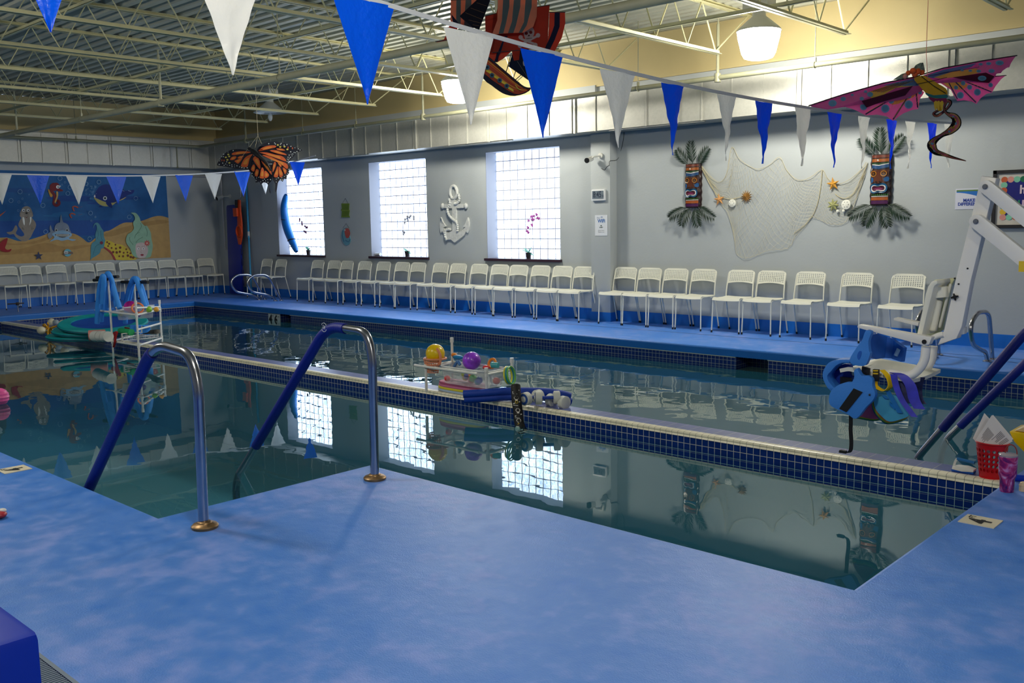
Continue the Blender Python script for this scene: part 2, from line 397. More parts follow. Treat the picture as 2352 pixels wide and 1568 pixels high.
# ================================================================== THE SETTING
def floor_build():
    bm = bmesh.new()
    inner = [(PX0, PY_L), (PXN, PY_L), (PXN, PY_R), (PX1, PY_R), (PX1, PYF), (PX0, PYF)]
    outer = [(XL, YF), (XR, YF), (XR, YBR), (XL, YBR)]
    def loop(ps):
        vs = [bm.verts.new((x, y, 0)) for x, y in ps]; return [bm.edges.new((vs[i], vs[(i+1) % len(vs)])) for i in range(len(vs))]
    eo = loop(outer); ei = loop(inner)
    bmesh.ops.triangle_fill(bm, use_beauty=True, edges=eo+ei)
    for f in bm.faces:
        f.normal_update()
        if f.normal.z < 0: f.normal_flip()
    r = bmesh.ops.extrude_face_region(bm, geom=bm.faces[:])
    for v in [g for g in r['geom'] if isinstance(g, bmesh.types.BMVert)]: v.co.z = ZT
    bmesh.ops.recalc_face_normals(bm, faces=bm.faces)
    ee = [e for e in bm.edges if all(abs(v.co.z) < 1e-4 for v in e.verts) and len(e.link_faces) == 2 and e.calc_face_angle(0) > 1 and
          all(PX0-.01 < v.co.x < PX1+.01 and PY_L-.01 < v.co.y < PYF+.01 for v in e.verts)]
    bmesh.ops.bevel(bm, geom=ee, offset=.022, segments=3, affect='EDGES', profile=.5)
    me = bpy.data.meshes.new('floor'); bm.to_mesh(me); bm.free(); me.materials.append(DECK); me.materials.append(BLUEB)
    for p in me.polygons:
        c = p.center
        if abs(p.normal.z) < .8 and c.y > 8: p.material_index = 1
        if abs(p.normal.z) < .8 and c.x < -17: p.material_index = 1
    o = bpy.data.objects.new('floor', me); COL.objects.link(o); struct(o)
floor_build()
T_XZ = tile_mat('navy_tile_x', (12, 40, 116), (176, 184, 174), 'XZ', off=(0, -ZT))
T_YZ = tile_mat('navy_tile_y', (12, 40, 116), (150, 158, 150), 'YZ', off=(0, -ZT))
PLASTER = M('pool_plaster', (82, 132, 148), .7, var=.05, scale=.8)
# pool basin walls and bottom
ZB = -1.15; ZTB = ZT-.15
def pool():
    m = MB(); pw = [(PX0, PY_L), (PXN, PY_L), (PXN, PY_R), (PX1, PY_R), (PX1, PYF), (PX0, PYF)]
    o_ = .03                                            # coping overhangs the wall
    q = [(PX0-o_, PY_L-o_), (PXN+o_, PY_L-o_), (PXN+o_, PY_R-o_), (PX1+o_, PY_R-o_), (PX1+o_, PYF+o_), (PX0-o_, PYF+o_)]
    m.add([(x, y, ZB) for x, y in q], [(0, 1, 2, 3, 4, 5)], 2)
    for i in range(6):
        (x0, y0), (x1, y1) = q[i], q[(i+1) % 6]; xa = abs(y0-y1) < 1e-6
        segs = [(x0, x1)]
        if i == 4: segs = [(x0, -4.85), (-5.24, -13.93), (-14.25, x1)]   # skimmer mouths in the far wall
        for s0, s1 in segs:
            if xa:
                m.add([(s0, y0, ZTB), (s1, y0, ZTB), (s1, y0, ZT), (s0, y0, ZT)], [(0, 1, 2, 3)], 0)
            else:
                m.add([(x0, y0, ZTB), (x1, y1, ZTB), (x1, y1, ZT), (x0, y0, ZT)], [(0, 1, 2, 3)], 1)
        m.add([(x0, y0, ZB), (x1, y1, ZB), (x1, y1, ZTB), (x0, y0, ZTB)], [(0, 1, 2, 3)], 2)
    for a, b in ((-5.24, -4.85), (-14.25, -13.93)):       # skimmer throats
        Y0, Y1 = PYF+.03, PYF+.33
        m.add([(a, Y0, ZTB), (b, Y0, ZTB), (b, Y1, ZTB), (a, Y1, ZTB), (a, Y0, ZT), (b, Y0, ZT), (b, Y1, ZT), (a, Y1, ZT)],
              [(0, 1, 2, 3), (7, 6, 5, 4), (2, 3, 7, 6)], 0)
        m.add([(a, Y0, ZTB), (a, Y1, ZTB), (a, Y1, ZT), (a, Y0, ZT)], [(0, 1, 2, 3)], 1).add([(b, Y0, ZTB), (b, Y1, ZTB), (b, Y1, ZT), (b, Y0, ZT)], [(0, 1, 2, 3)], 1)
    struct(m.build('pool_basin', [T_XZ, T_YZ, PLASTER], smooth=False, keep=True))
pool()
# white liner strip along the top of the tiles
GROUT = M('cream_tile', (222, 216, 196), .4)
m = MB()
for a, b in ((-4.85, PX1), (-13.93, -5.24), (PX0, -14.25)): m.box((a, PYF+.012, ZT-.012), (b, PYF+.03, ZT-.001))
m.box((PX0-.03, PY_L, ZT-.012), (PX0-.012, PYF, ZT-.001))
struct(m.build('trim_1', GROUT, smooth=False, keep=True))
# divider wall with its rounded cream nosing
T_TOP = tile_mat('lilac_top_tile', (96, 108, 168), (170, 172, 176), 'X-', .101, .004, rough=.35)
T_NOSE = tile_mat('cream_nosing', (240, 234, 208), (176, 170, 148), 'X-', .0505, .004, rough=.35)
m = MB(); prof = [(DY0+.062, ZT+.001), (DY0+.03, ZT+.002)]+[(DY0+.0-.012*math.sin(math.radians(a)) + .012 - .012*math.cos(math.radians(a))*0, ZT-.012+.012*math.cos(math.radians(a))) for a in (15, 40, 65, 90, 115, 140)]+[(DY0-.002, ZT-.034), (DY0+.03, ZT-.034)]
m.grid(lambda u, v: (PX0-.03+(PX1+.03-PX0+.03)*u, *prof[round(v*(len(prof)-1))]), 1, len(prof)-1, 0, 1)
m.box((PX0-.03, DY0+.06, ZT-.03), (PX1+.03, DY1, ZT), 0)
m.box((PX0-.03, DY0+.006, ZTB-.05), (PX1+.03, DY1-.004, ZT-.03), 2)
m.box((PX0-.03, DY0+.008, ZB), (PX1+.03, DY1-.006, ZTB-.05), 3)
T_DV = tile_mat('divider_navy_tile', (12, 44, 122), (196, 200, 190), 'XZ', .0505, .0038, off=(0, .129))
struct(m.build('pool_divider', [T_TOP, T_NOSE, T_DV, PLASTER], keep=True))
# entry steps in the bay
m = MB()
for i in range(4): m.box((PXN-.35*(i+1), PY_L-.02, ZB), (PXN-.35*i+.02, PY_R, ZW-.16-.22*i), 0); m.box((PXN-.35*(i+1)-.004, PY_L-.02, ZW-.19-.22*i), (PXN-.35*(i+1)+.04, PY_R, ZW-.157-.22*i), 1)
struct(m.build('pool_steps', [PLASTER, T_YZ], smooth=False, keep=True))
# water
m = MB(); q = [(PX0-.03, PY_L-.03), (PXN+.03, PY_L-.03), (PXN+.03, PY_R-.03), (PX1+.03, PY_R-.03), (PX1+.03, PYF+.33), (PX0-.03, PYF+.33)]
m.poly([(x, y, ZW) for x, y in q]); o = m.build('pool_water', water_mat(), smooth=False, keep=True); struct(o)
for p in o.data.polygons:
    if p.normal.z < 0: p.flip()
# ---- walls
WIN = [(-10.635, -9.095), (-13.6, -12.055), (-16.58, -15.025)]; WZ0, WZ1 = .865, 2.55
def wall_back():
    m = MB(); xs = [XL]+sorted([v for w in WIN for v in w])+[-8.427]
    for i in range(len(xs)-1):
        a, b = xs[i], xs[i+1]; win = i % 2 == 1
        if win: m.box((a, YB, 0), (b, YB+.3, WZ0)); m.box((a, YB, WZ1), (b, YB+.3, 3.35))
        else: m.box((a, YB, 0), (b, YB+.3, 3.35))
    m.box((-8.427, YBR, 0), (XR, YB+.3, 3.35))
    m.box((XL, YB+.06, 3.35), (XR, YB+.3, ZC), 1)
    m.box((XL, YB+.02, 3.33), (XR, YB+.06, 3.36), 1)
    struct(m.build('wall_back', [WALLG, WCREAM], smooth=False, keep=True))
wall_back()
struct(MB().box((-8.427, 10.74, 0), (-8.083, YBR, 2.68)).build('wall_column', WALLG, bevel=.006, keep=True))
m = MB(); m.box((XL-.2, YF, 0), (XL, YB+.3, 3.3)); m.box((XL-.2, YF, 3.3), (XL-.02, YB+.3, ZC), 1)
struct(m.build('wall_left', [WALLG, WCREAM], smooth=False, keep=True))
struct(MB().box((XR, YF, 0), (XR+.2, YB+.3, ZC)).build('wall_right', WALLG, smooth=False, keep=True))
struct(MB().box((XL-.2, YF-.2, 0), (XR+.2, YF, ZC)).build('wall_front', WALLG, smooth=False, keep=True))
# baseboards
m = MB(); m.box((XL, YB-.012, 0), (-8.427, YB, .165)); struct(m.build('baseboard_back', BLUEB, smooth=False, keep=True))
m = MB(); m.box((-8.083, YBR-.012, 0), (XR, YBR, .15)); struct(m.build('baseboard_right', BLUEB, smooth=False, keep=True))
m = MB(); m.box((-8.44, 10.728, 0), (-8.07, 10.74, .13)); m.box((-8.083, 10.74, 0), (-8.071, YBR, .13)); m.box((-8.439, 10.74, 0), (-8.427, YB, .13)); struct(m.build('baseboard_column', BLUEB, smooth=False, keep=True))
struct(MB().box((XL, YF, 0), (XL+.012, YB-.012, .165)).build('baseboard_left', BLUEB, smooth=False, keep=True))
# windows: glass block panels, deep reveals, dark sills
WM = window_mat(); SILL = M('dark_purple_sill', (52, 32, 44), .4); REVEAL = M('darkened_reveal_grey', (124, 128, 138), .7)  # reveals: wall grey darkened in colour to hold down the window light
for i, (a, b) in enumerate(WIN):
    m = MB(); m.box((a, YB+.245, WZ0), (b, YB+.28, WZ1), 0)
    m.box((a, YB+.002, WZ0), (a+.006, YB+.245, WZ1), 1); m.box((b-.006, YB+.002, WZ0), (b, YB+.245, WZ1), 1)
    m.box((a, YB+.002, WZ1-.006), (b, YB+.245, WZ1), 1)
    o = struct(m.build('window_%d' % (i+1), [WM, REVEAL], smooth=False))
    s = struct(MB().box((a-.03, YB-.05, WZ0-.035), (b+.03, YB-.001, WZ0+.004)).box((a+.006, YB, WZ0), (b-.006, YB+.24, WZ0+.004)).build('trim_%d' % (i+2), SILL, smooth=False))
# soffit duct along the back and left walls
def soffit():
    m = MB(); y0, z0, z1 = 10.45, 2.665, 3.13
    m.box((-18.45, y0, z0), (XR, YB, z1)); m.box((XL, YF, z0+.02), (-18.45, YB, z1+.1))
    x = -18.2; k = 0
    while x < XR:
        m.box((x, y0-.012, z0-.004), (x+.018, y0, z1)); k += 1
        if k % 4 == 0: m.box((x+.05, y0-.02, z0-.01), (x+.085, y0, z1))
        x += .42
    y = YF+.3; k = 0
    while y < 10.3:
        m.box((-18.45, y, z0+.016), (-18.438, y+.018, z1+.1)); k += 1
        if k % 2 == 0: m.box((-18.45, y+.05, z0+.01), (-18.43, y+.08, z1+.1))
        y += .42
    for a in (-14.6, -11.2, -7.9): m.box((a, y0+.02, z0-.016), (a+1.5, y0+.05, z0-.001)); m.box((a+.15, y0+.12, z0-.012), (a+1.3, y0+.15, z0-.001))
    struct(m.build('duct_soffit', SOFF, smooth=False, keep=True))
soffit()
# corrugated roof deck
m = MB(); pr = []; y = YF
while y < YB+.3:
    pr += [(y, ZC), (y+.075, ZC), (y+.10, ZC+.042), (y+.155, ZC+.042)]; y += .18
pr.append((YB+.3, ZC))
m.add([(x, p[0], p[1]) for x in (XL-.2, XR+.2) for p in pr], [(i, i+1, i+1+len(pr), i+len(pr)) for i in range(len(pr)-1)])
m.box((XL-.2, YF-.2, ZC+.06), (XR+.2, YB+.3, ZC+.1))
ROOF = M('painted_roof_deck', (176, 176, 158), .5, var=.06, scale=2)
struct(m.build('ceiling', ROOF, smooth=False, keep=True))
# ---- open web joists
JX = [-17.2, -15.56, -13.95, -12.36, -10.76, -9.16, -7.56, -5.96, -4.4, -2.82, -1.24, .34]
ordn = ['first', 'second', 'third', 'fourth', 'fifth', 'sixth', 'seventh', 'eighth', 'ninth', 'tenth', 'eleventh', 'twelfth', 'thirteenth', 'fourteenth', 'fifteenth', 'sixteenth', 'seventeenth']
def joist():
    t = thing('roof_joist', 'x', 'joist', (0, 0, ZC), 'open web steel joists under the roof deck')
    m = MB()
    for s in (-1, 1):
        m.box((s*.008, YF, ZC-.036), (s*.045, YB+.05, ZC-.031)); m.box((s*.008, YF, ZC-.036), (s*.013, YB+.05, ZC-.001))
        m.box((s*.008, YF, ZC-.006), (s*.045, YB+.05, ZC-.001))
    m.build('top_chord', CREAM, t, smooth=False)
    m = MB()
    for s in (-1, 1): m.box((s*.008, YF, 3.36), (s*.045, 10.05, 3.366)); m.box((s*.008, YF, 3.36), (s*.013, 10.05, 3.40))
    m.build('bottom_chord', CREAM, t, smooth=False)
    pts = []; y = 9.98; up = False; pts.append((0, 10.75, ZC-.02)); pts.append((0, y, 3.385))
    while y > YF+.4:
        y -= .31; up = not up; pts.append((0, y, ZC-.02 if up else 3.385))
    MB().tube(pts, .0105, 6).build('web_rod', CREAM, t)
    return t
J0 = joist(); index_kids()
for i, x in enumerate(JX):
    j = J0 if i == 0 else dup(J0)
    j.location.x = x; j['label'] = 'cream open web roof joist, %s of the row counted from the mural wall' % ordn[i]
# bridging angles across the joists
for k, (Y, z, w) in enumerate(((5.95, 3.405, 'above the thick pipe near the bottom chords'), (8.45, 3.405, 'near the back wall on the bottom chords'), (4.6, 3.86, 'high under the roof deck in the middle'), (7.3, 3.86, 'high under the roof deck nearer the back wall'), (2.6, 3.405, 'nearest the camera on the bottom chords'))):
    m = MB(); m.box((XL, Y, z), (XR, Y+.035, z+.004)); m.box((XL, Y, z), (XR, Y+.004, z+.035))
    tag(m.build('bridging_bar', CREAM, smooth=False), 'long cream steel bridging angle running %s' % w, 'steel bar', 'bridging bars across the joists')
# ---- sprinkler pipes
PIPEC = M('backlit_pipe_cream', (128, 128, 104), .5, var=.08, scale=5)  # thin pipe's cream darkened: its backlit shade is put into the colour
def pipe(pts, r, label, hang, mat=None):
    mat = mat or PIPEC
    t = thing('sprinkler_pipe', label, 'pipe', pts[0]); MB().tube(fillet(pts, .12), r, 14).build('pipe', mat, t)
    for (x, y, kind) in hang:
        z = pts[0][2]
        if kind == 'rod':
            MB().tube([(x, y, z+r), (x, y, ZC)], .006, 6).tube([(x+math.cos(a)*0, y+(r+.006)*math.cos(a), z+(r+.006)*math.sin(a)) for a in [i*math.pi/6 for i in range(12)]], .005, 5, True).box((x-.012, y-.012, z+r), (x+.012, y+.012, z+r+.05)).build('hanger', mat, t)
        elif kind == 'riser':
            MB().tube([(x, y, z), (x, y, z+.62)], .018, 8).tube([(x, y, z-.05), (x, y, z+.05)], .04, 10).tube([(x, y, z+.62), (x, y, z+.68)], .01, 6).lathe([(.03, 0), (.034, .004), (0.001, .008)], (x, y, z+.68)).build('sprinkler_riser', mat, t)
        else:
            MB().tube([(x, y, z), (x, y, z-.42)], .014, 8).lathe([(.02, -.45), (.03, -.44), (.012, -.42)], (x, y, z)).build('sprinkler_drop', mat, t)
pipe([(-18.12, 6.2, 3.09), (XR, 6.2, 3.09)], .042, 'thick cream sprinkler pipe crossing under the joists above the pool', mat=M('thick_pipe_paint', (184, 181, 150), .5, var=.08, scale=5), hang=[(-12.1, 6.2, 'riser'), (-17.2, 6.2, 'riser'), (-5.9, 6.2, 'riser'), (-14.6, 6.2, 'rod'), (-9.3, 6.2, 'rod'), (-7.6, 6.2, 'rod'), (-3., 6.2, 'rod')])
pipe([(-18.2, YF, 3.1), (-18.2, 10.1, 3.1), (XR, 10.1, 3.1)], .03, 'thin cream sprinkler pipe hung in front of the duct soffit', [(-14.5, 10.1, 'rod'), (-12.95, 10.1, 'rod'), (-10.2, 10.1, 'rod'), (-7.15, 10.1, 'rod'), (-4.78, 10.1, 'rod'), (-16.4, 10.1, 'riser'), (-11.25, 10.1, 'riser'), (-6.0, 10.1, 'riser'), (-2.3, 10.1, 'riser'), (-18.2, 9.6, 'drop'), (-18.2, 7.6, 'rod')])
# ---- high bay lamps
def glow_mat(nm='burning_refractor', k=1.):
    m, nt, N, L, b = nodes(nm)
    b.inputs['Emission Color'].default_value = (1, .95, .82, 1); b.inputs['Emission Strength'].default_value = LAMP_L*k
    return m
GLOW = glow_mat(); GLOW2 = glow_mat('added_row_refractor', .66); HOUS = M('white_lamp_housing', (206, 206, 198), .4); CLEAR = M('unlit_acrylic', (210, 220, 225), .15, alpha=.35)
def lamp(x, y, z, lit, label):
    t = thing('high_bay_lamp', label, 'ceiling light', (x, y, z), 'high bay lamps')
    k = 1.05 if y > 5 else 1.; P = lambda pr: [(r*k, h*k) for r, h in pr]
    MB().box((x-.14*k, y-.09*k, z+.34*k), (x+.14*k, y+.09*k, z+.47*k)).build('ballast_box', HOUS, t, bevel=.01)
    MB().tube([(x, y, z+.47*k), (x, y, ZC)], .01, 6).build('hanger_rod', HOUS, t)
    MB().lathe(P([(.06, .34), (.07, .26), (.12, .22), (.2, .15), (.222, .13), (.222, .115)]), (x, y, z)).build('reflector_cone', HOUS, t)
    if lit: MB().lathe(P([(.215, .114), (.21, .06), (.17, -.10), (.145, -.145), (.10, -.16), (.001, -.165)]), (x, y, z)).build('glowing_refractor', GLOW if y > 5 else GLOW2, t)
    else:
        MB().lathe(P([(.27, .10), (.275, .09), (.2, .13)]), (x, y, z), cap=False).build('acrylic_skirt', CLEAR, t)
        MB().ell((x, y, z+.02), .04, .04, .07).build('bulb', M('clear_bulb', (220, 225, 225), .1, alpha=.5), t)
lamp(-5.09, 9.40, 3.289, True, 'glowing high bay lamp at the top right, near the back wall')
lamp(-9.765, 9.43, 3.289, True, 'glowing high bay lamp half hidden behind the big white pennant')
lamp(-14.68, 9.55, 3.34, False, 'unlit high bay lamp with a clear skirt above the butterfly kite')
for x, lit in ((-11.5, True), (-6.3, True), (-1.6, True), (3.2, True)):  # near row out of view, added for ambient light from behind the camera
    lamp(x, 1.6, 3.2, lit, '%s added high bay lamp of the unseen near row, counted from the mural wall' % {-11.5: 'first', -6.3: 'second', -1.6: 'third', 3.2: 'fourth'}[x])
# ================================================================== CHAIRS
def make_chair():
    t = thing('perforated_chair', 'x', 'chair')
    W2 = .195
    # rear posts: foot -> seat joint -> top ; y+ is the wall side
    def post(s):
        return fillet([(s*W2, .235, .02), (s*W2*.98, .125, .44), (s*W2*.95, .150, .60), (s*W2*.93, .185, .735)], .06)
    for s in (-1, 1):
        lg = MB().tube([p for p in post(s) if p.z <= .44], .0085, 8).build('leg', WHITE, t)
        MB().tube([(s*W2, .2355, .0), (s*W2, .229, .028)], .0115, 8).build('foot_cap', BLACK, lg)
        MB().tube([p for p in post(s) if p.z >= .438], .0085, 8).build('back_post', WHITE, t)
        lg = MB().tube(fillet([(s*W2, -.205, .02), (s*(W2-.008), -.19, .425), (s*(W2-.01), -.13, .432)], .04), .0085, 8).build('leg', WHITE, t)
        MB().tube([(s*W2, -.2055, .0), (s*W2, -.204, .028)], .0115, 8).build('foot_cap', BLACK, lg)
        MB().tube([(s*(W2-.01), -.13, .432), (s*(W2-.006), .128, .432)], .0085, 8).box((s*(W2-.004)-.012, .03, .418), (s*(W2-.004)+.012, .05, .425)).build('seat_rail', WHITE, t)
    # seat: thin steel pan, front lip rolled down, slightly dished
    def seat(u, v):
        x = (u-.5)*.385; k = v*1.12
        if k < .12: a = (k/.12)*math.pi/2; y = -.20+.03*(1-math.sin(a)); z = .415+.03*math.sin(a)-.0; y = -.205+.035*(1-math.cos(a)); z = .412+.033*math.sin(a)
        else: y = -.17+(k-.12)*.315; z = .445-.012*math.sin(math.pi*(k-.12))
        z -= .006*(1-(2*u-1)**2); c = .03
        x *= 1-.12*max(0, (v-.8)/.2)**2
        return (x, y, z)
    MB().grid(seat, 12, 16, -.004).build('seat', WHITE, t)
    # backrest: curved, perforated
    def back(u, v):
        z = .605+v*.175; x = (u-.5)*.385; R = .055; top = .78
        arch = .022*(1-(2*u-1)**2)*(1-v)**3; z += arch
        if z > top-R:
            k = math.sqrt(max(0, R*R-(z-(top-R))**2)); x *= (.1925-R+k)/.1925
        return (x, .148+(z-.6)*.27+.012*(1-(2*u-1)**2), z)
    MB().holes(back, 15, 8, .56, .004, border=1).build('backrest', WHITE, t)
    return t
CH0 = make_chair(); index_kids()
CH_USED = [0]
def chair(x, y, rz, label, group):
    if CH_USED[0] == 0: c = CH0; c.location = (x, y, 0); c.rotation_euler = (0, 0, rz); c['label'] = label; c['group'] = group
    else: c = dup(CH0, (x, y, 0), rz, label, group)
    CH_USED[0] += 1
rj = random.Random(3)
LB = [729.5, 766, 797, 837, 880, 924, 959.6, 1011, 1051, 1099, 1148, 1192.6, 1240.6, 1294, 1340]
RB = [1435.8, 1492, 1552, 1615, 1702, 1771, 1861, 1969, 2087]
where = {0: ', just left of the grey column', 1: '', 14: ', beside the gap left of the window'}
def spaced(v, g=.416):
    v = sorted(v)
    for _ in range(60):
        for i in range(len(v)-1):
            e = g-(v[i+1]-v[i])
            if e > 0: v[i] -= e/2; v[i+1] += e/2
    return v
for i, px in enumerate(reversed(spaced([ony(px, 610, 10.75).x for px in LB]))):
    chair(px, 10.585+rj.uniform(-.02, .01), rj.uniform(-.015, .015), 'white perforated-back chair along the window wall, %s one left of the grey column' % ordn[i], 'chairs along the window wall')
for i, px in enumerate(spaced([ony(px, 625, 10.8).x for px in RB])):
    chair(px, 10.64+rj.uniform(-.015, .005), rj.uniform(-.015, .015), 'white perforated-back chair along the back wall, %s one right of the grey column' % ordn[i], 'chairs right of the column')
for i, px in enumerate(spaced([ony(px, 605, 10.75).x for px in (612.6, 645)])):
    chair(px, 10.585, 0, 'white perforated-back chair behind the pool ladder rails, %s of the two' % ('left' if i == 0 else 'right'), 'chairs behind the ladder rails')
LW = [16, 69, 128.6, 193, 242, 295, 340, 383.5, 426, 473]
for i, px in enumerate(spaced([onx(px, 610, -18.78).y for px in LW])):
    chair(-18.62+rj.uniform(-.02, .02), px, math.pi/2+rj.uniform(-.03, .03), 'white perforated-back chair under the mural, %s from the left edge' % ordn[i], 'chairs along the mural wall')
# ================================================================== PENNANT LINES
WFLAG = M('white_vinyl_film', (255, 255, 252), .35, coat=.1, bump=.9, bscale=22); BFLAG = M('blue_vinyl_film', (0, 118, 255), .35, coat=.1, bump=.9, bscale=22)
for fm in (WFLAG, BFLAG):
    nt = fm.node_tree; b = nt.nodes['Principled BSDF']; tl = nt.nodes.new('ShaderNodeBsdfTranslucent'); tl.inputs[0].default_value = b.inputs['Base Color'].default_value
    ms = nt.nodes.new('ShaderNodeMixShader'); ms.inputs[0].default_value = .45; nt.links.new(b.outputs[0], ms.inputs[1]); nt.links.new(tl.outputs[0], ms.inputs[2]); nt.links.new(ms.outputs[0], nt.nodes['Material Output'].inputs[0])
CORD = M('white_webbing', (214, 216, 218), .6)
def pennant(X, Y, z, w, h, white, seed, label, group, crumple):
    rr = random.Random(seed); a, b, c = rr.uniform(0, 6), rr.uniform(0, 6), rr.uniform(-1, 1)
    tw = rr.uniform(-.3, .3)*crumple
    def fn(u, v):
        k = (1-v)**(1+.25*crumple)*.97+.012
        s = (u-.5)*w*k; ang = tw*v
        off = crumple*(.006*math.sin(9*v+a)+.004*math.sin(17*v+6*u+b))*(.3+v)+.004*math.sin(8*u+a)
        return (X+off+s*math.sin(ang), Y+s*math.cos(ang)+crumple*.012*c*v*v+crumple*.004*math.sin(30*v+b), z-h*v)
    o = MB().grid(fn, 6, 26, .0006).build('pennant', WFLAG if white else BFLAG); tag(o, label, 'pennant', group); return o
FL = [(1.36, 0, 0), (2.05, 1, .2), (2.72, 0, 0), (3.37, 1, .0), (3.92, 0, .1), (4.60, 1, .35), (5.18, 0, .7), (5.85, 1, .8), (6.37, 0, .8), (6.99, 1, .9), (7.56, 0, .9), (8.15, 1, 1), (8.78, 0, 1), (9.22, 1, 1), (9.82, 0, 1), (10.3, 1, 1)]
def lz(y): return 2.275+.0115*(y-6.3)**2-(.0 if y < 6.3 else .0055*(y-6.3)**2)
for i, (y, w, cr_) in enumerate(FL):
    wid = .36 if y < 5 else .28; wid = .36 if y < 4.8 else .27
    pennant(-3.4, y, lz(y)-.012, wid, .45 if y < 4.5 else .44, w, i+5, '%s pennant on the nearer flag line, %s from its left end' % ('white' if w else 'blue', ordn[i]), 'pennants on the nearer line', .1+cr_)
ln = thing('flag_line', 'white webbing line of pennants running from top left to the dragon kite', 'flag line', (-3.4, -1, 2.9))
MB().ribbon([(-3.4, y, lz(y)) for y in [-1+.3*i for i in range(39)]]+[(-3.4, 10.42, lz(10.42))], (0, 0, 1), .022, .004).build('webbing', CORD, ln)
F2 = [(5.53, 1), (6.11, 0), (6.73, 1), (7.40, 0), (8.03, 1), (8.66, 0), (9.25, 1), (9.86, 0), (10.35, 1), (10.8, 0)]
def lz2(y): return 2.335+max(0, y-6.5)**2*.0145
for i, (y, w) in enumerate(F2[:9]):
    pennant(-16.2, y, lz2(y)-.012, .36, .47, w, i+40, '%s pennant on the far flag line before the mural, %s from the left' % ('white' if w else 'blue', ordn[i]), 'pennants on the far line', .12)
p = ony(683, 372, 10.3); pennant(p.x, p.y, p.z, .34, .43, 0, 77, 'blue pennant hanging in front of the left window, right of the butterfly kite', 'pennants on the far line', .1)
ln = thing('flag_line', 'white webbing line of pennants crossing in front of the mural', 'flag line', (-16.2, 2, 2.6))
MB().ribbon([(-16.2, y, lz2(y)) for y in [2+.3*i for i in range(28)]]+[(-16.2, 10.44, lz2(10.44)), (-14.6, 10.43, 2.72)], (0, 0, 1), .022, .004).build('webbing', CORD, ln)
# ================================================================== RAILS
def sub_path(path, s0, s1):
    "piece of a path between two arc lengths"
    path = [Vector(p) for p in path]; out = []; s = 0
    for a, b in zip(path, path[1:]):
        l = (b-a).length; t0 = (s0-s)/l if l else 0; t1 = (s1-s)/l if l else 0
        if t1 >= 0 and t0 <= 1:
            if not out: out.append(a.lerp(b, max(0, t0)))
            if t1 <= 1: out.append(a.lerp(b, t1)); return out
            out.append(b)
        s += l
    return out
def rail_pts(Y, pts): return [(x, Y, z) for x, z in pts]
BRASS = M('stained_bronze', (150, 120, 84), .4, .8, var=.25, scale=30)
def stair_rail(Y, pts, sl0, sl1, label, flange=(-4.05,), logo=False):
    t = thing('stair_handrail', label, 'handrail', (pts[0][0], Y, 0), 'stair handrails')
    path = fillet(rail_pts(Y, pts), .13, 8); MB().tube(path, .0245, 20).build('rail', STEEL, t)
    sub = sub_path(path, *sl0)
    sl = MB().tube(sub, .0305, 20).build('foam_sleeve', SLEEVE, t)
    if logo:
        g = MB(); c = Vector(sub[0]); g.text('SR', (-4.475, Y-.0312, .842), (1, 0, -.3), (.3, 0, 1), .02, t=.0006)
        for k in (-1, 1): g.ribbon([(-4.475+.024*math.cos(a), Y-.0316, .842+k*.004+.022*math.sin(a)) for a in [k*(.35+i*.22) for i in range(12)]], (0, 1, 0), .0012, .0025)
        g.build('logo', M('white_print', (230, 232, 235), .5), sl)
    for fx in flange:
        MB().lathe([(.062, 0), (.064, .012), (.056, .02), (.036, .026), (.034, .03), (.026, .034)], (fx, Y, 0), 28).build('deck_flange', BRASS, t)
    return t
stair_rail(2.165, [(-4.062, 0), (-4.035, .69), (-4.09, .835), (-4.37, .855), (-4.50, .80), (-5.36, -.05), (-5.62, -.32), (-5.62, -1.1)], (1.22, 2.46), None, 'bent steel stair handrail with blue sleeve, nearer of the two by the step bay')
stair_rail(3.235, [(-4.095, 0), (-4.08, .70), (-4.12, .835), (-4.42, .845), (-4.53, .80), (-5.46, -.135), (-5.60, -.27), (-5.61, -1.1)], (1.02, 2.36), None, 'bent steel stair handrail with blue sleeve, farther one on the deck tip', logo=True, flange=(-4.095,))
def lane_rail(Y, a, b, label, sl=.25):
    t = thing('stair_handrail', label, 'handrail', (-1.0, Y, 0), 'stair handrails')
    a, b = Vector((a[0], Y, a[1])), Vector((b[0], Y, b[1])); d = (b-a).normalized(); path = fillet([(a.x-.08, Y, -.9), tuple(a-d*.05), tuple(b), (b.x+.22, Y, b.z+.16), (b.x+.48, Y, b.z+.1), (-1.05, Y, b.z-.1), (-1.05, Y, 0)], .1, 8)
    MB().tube(path, .0245, 18).build('rail', STEEL, t)
    s0 = .76+sl; MB().tube(sub_path(path, s0, s0+1.45), .031, 18).build('foam_sleeve', SLEEVE, t)
lane_rail(6.45, (-2.247, -.21), (-1.60, .725), 'blue sleeved stair handrail entering the far lane, left one of the pair', .20)
lane_rail(7.15, (-2.285, -.212), (-1.62, .60), 'blue sleeved stair handrail entering the far lane, right one of the pair', .07)
def ladder_rail(X, pts, label, x0, y0, s):
    q = [onx(x, y, X) for x, y in crop(x0, y0, s, pts)]; q[0].z = 0; q[-1].z = 0
    t = thing('ladder_grab_rail', label, 'grab rail', (X, q[0].y, 0), 'pool ladder grab rails')
    MB().tube(fillet(q, .12, 6), .0215, 14).build('rail', STEEL, t)
    for p in (q[0], q[-1]): MB().lathe([(.045, 0), (.045, .008), (.025, .018)], (X, p.y, 0), 18).build('deck_flange', STEEL, t)
LR = [(1010, 1530), (880, 1265), (825, 1232), (690, 1237), (632, 1290), (628, 1345), (680, 1425), (860, 1458), (925, 1490), (945, 1532)]
ladder_rail(-15.75, LR, 'looped steel grab rail of the far ladder, right one', 440, 380, 4.9)
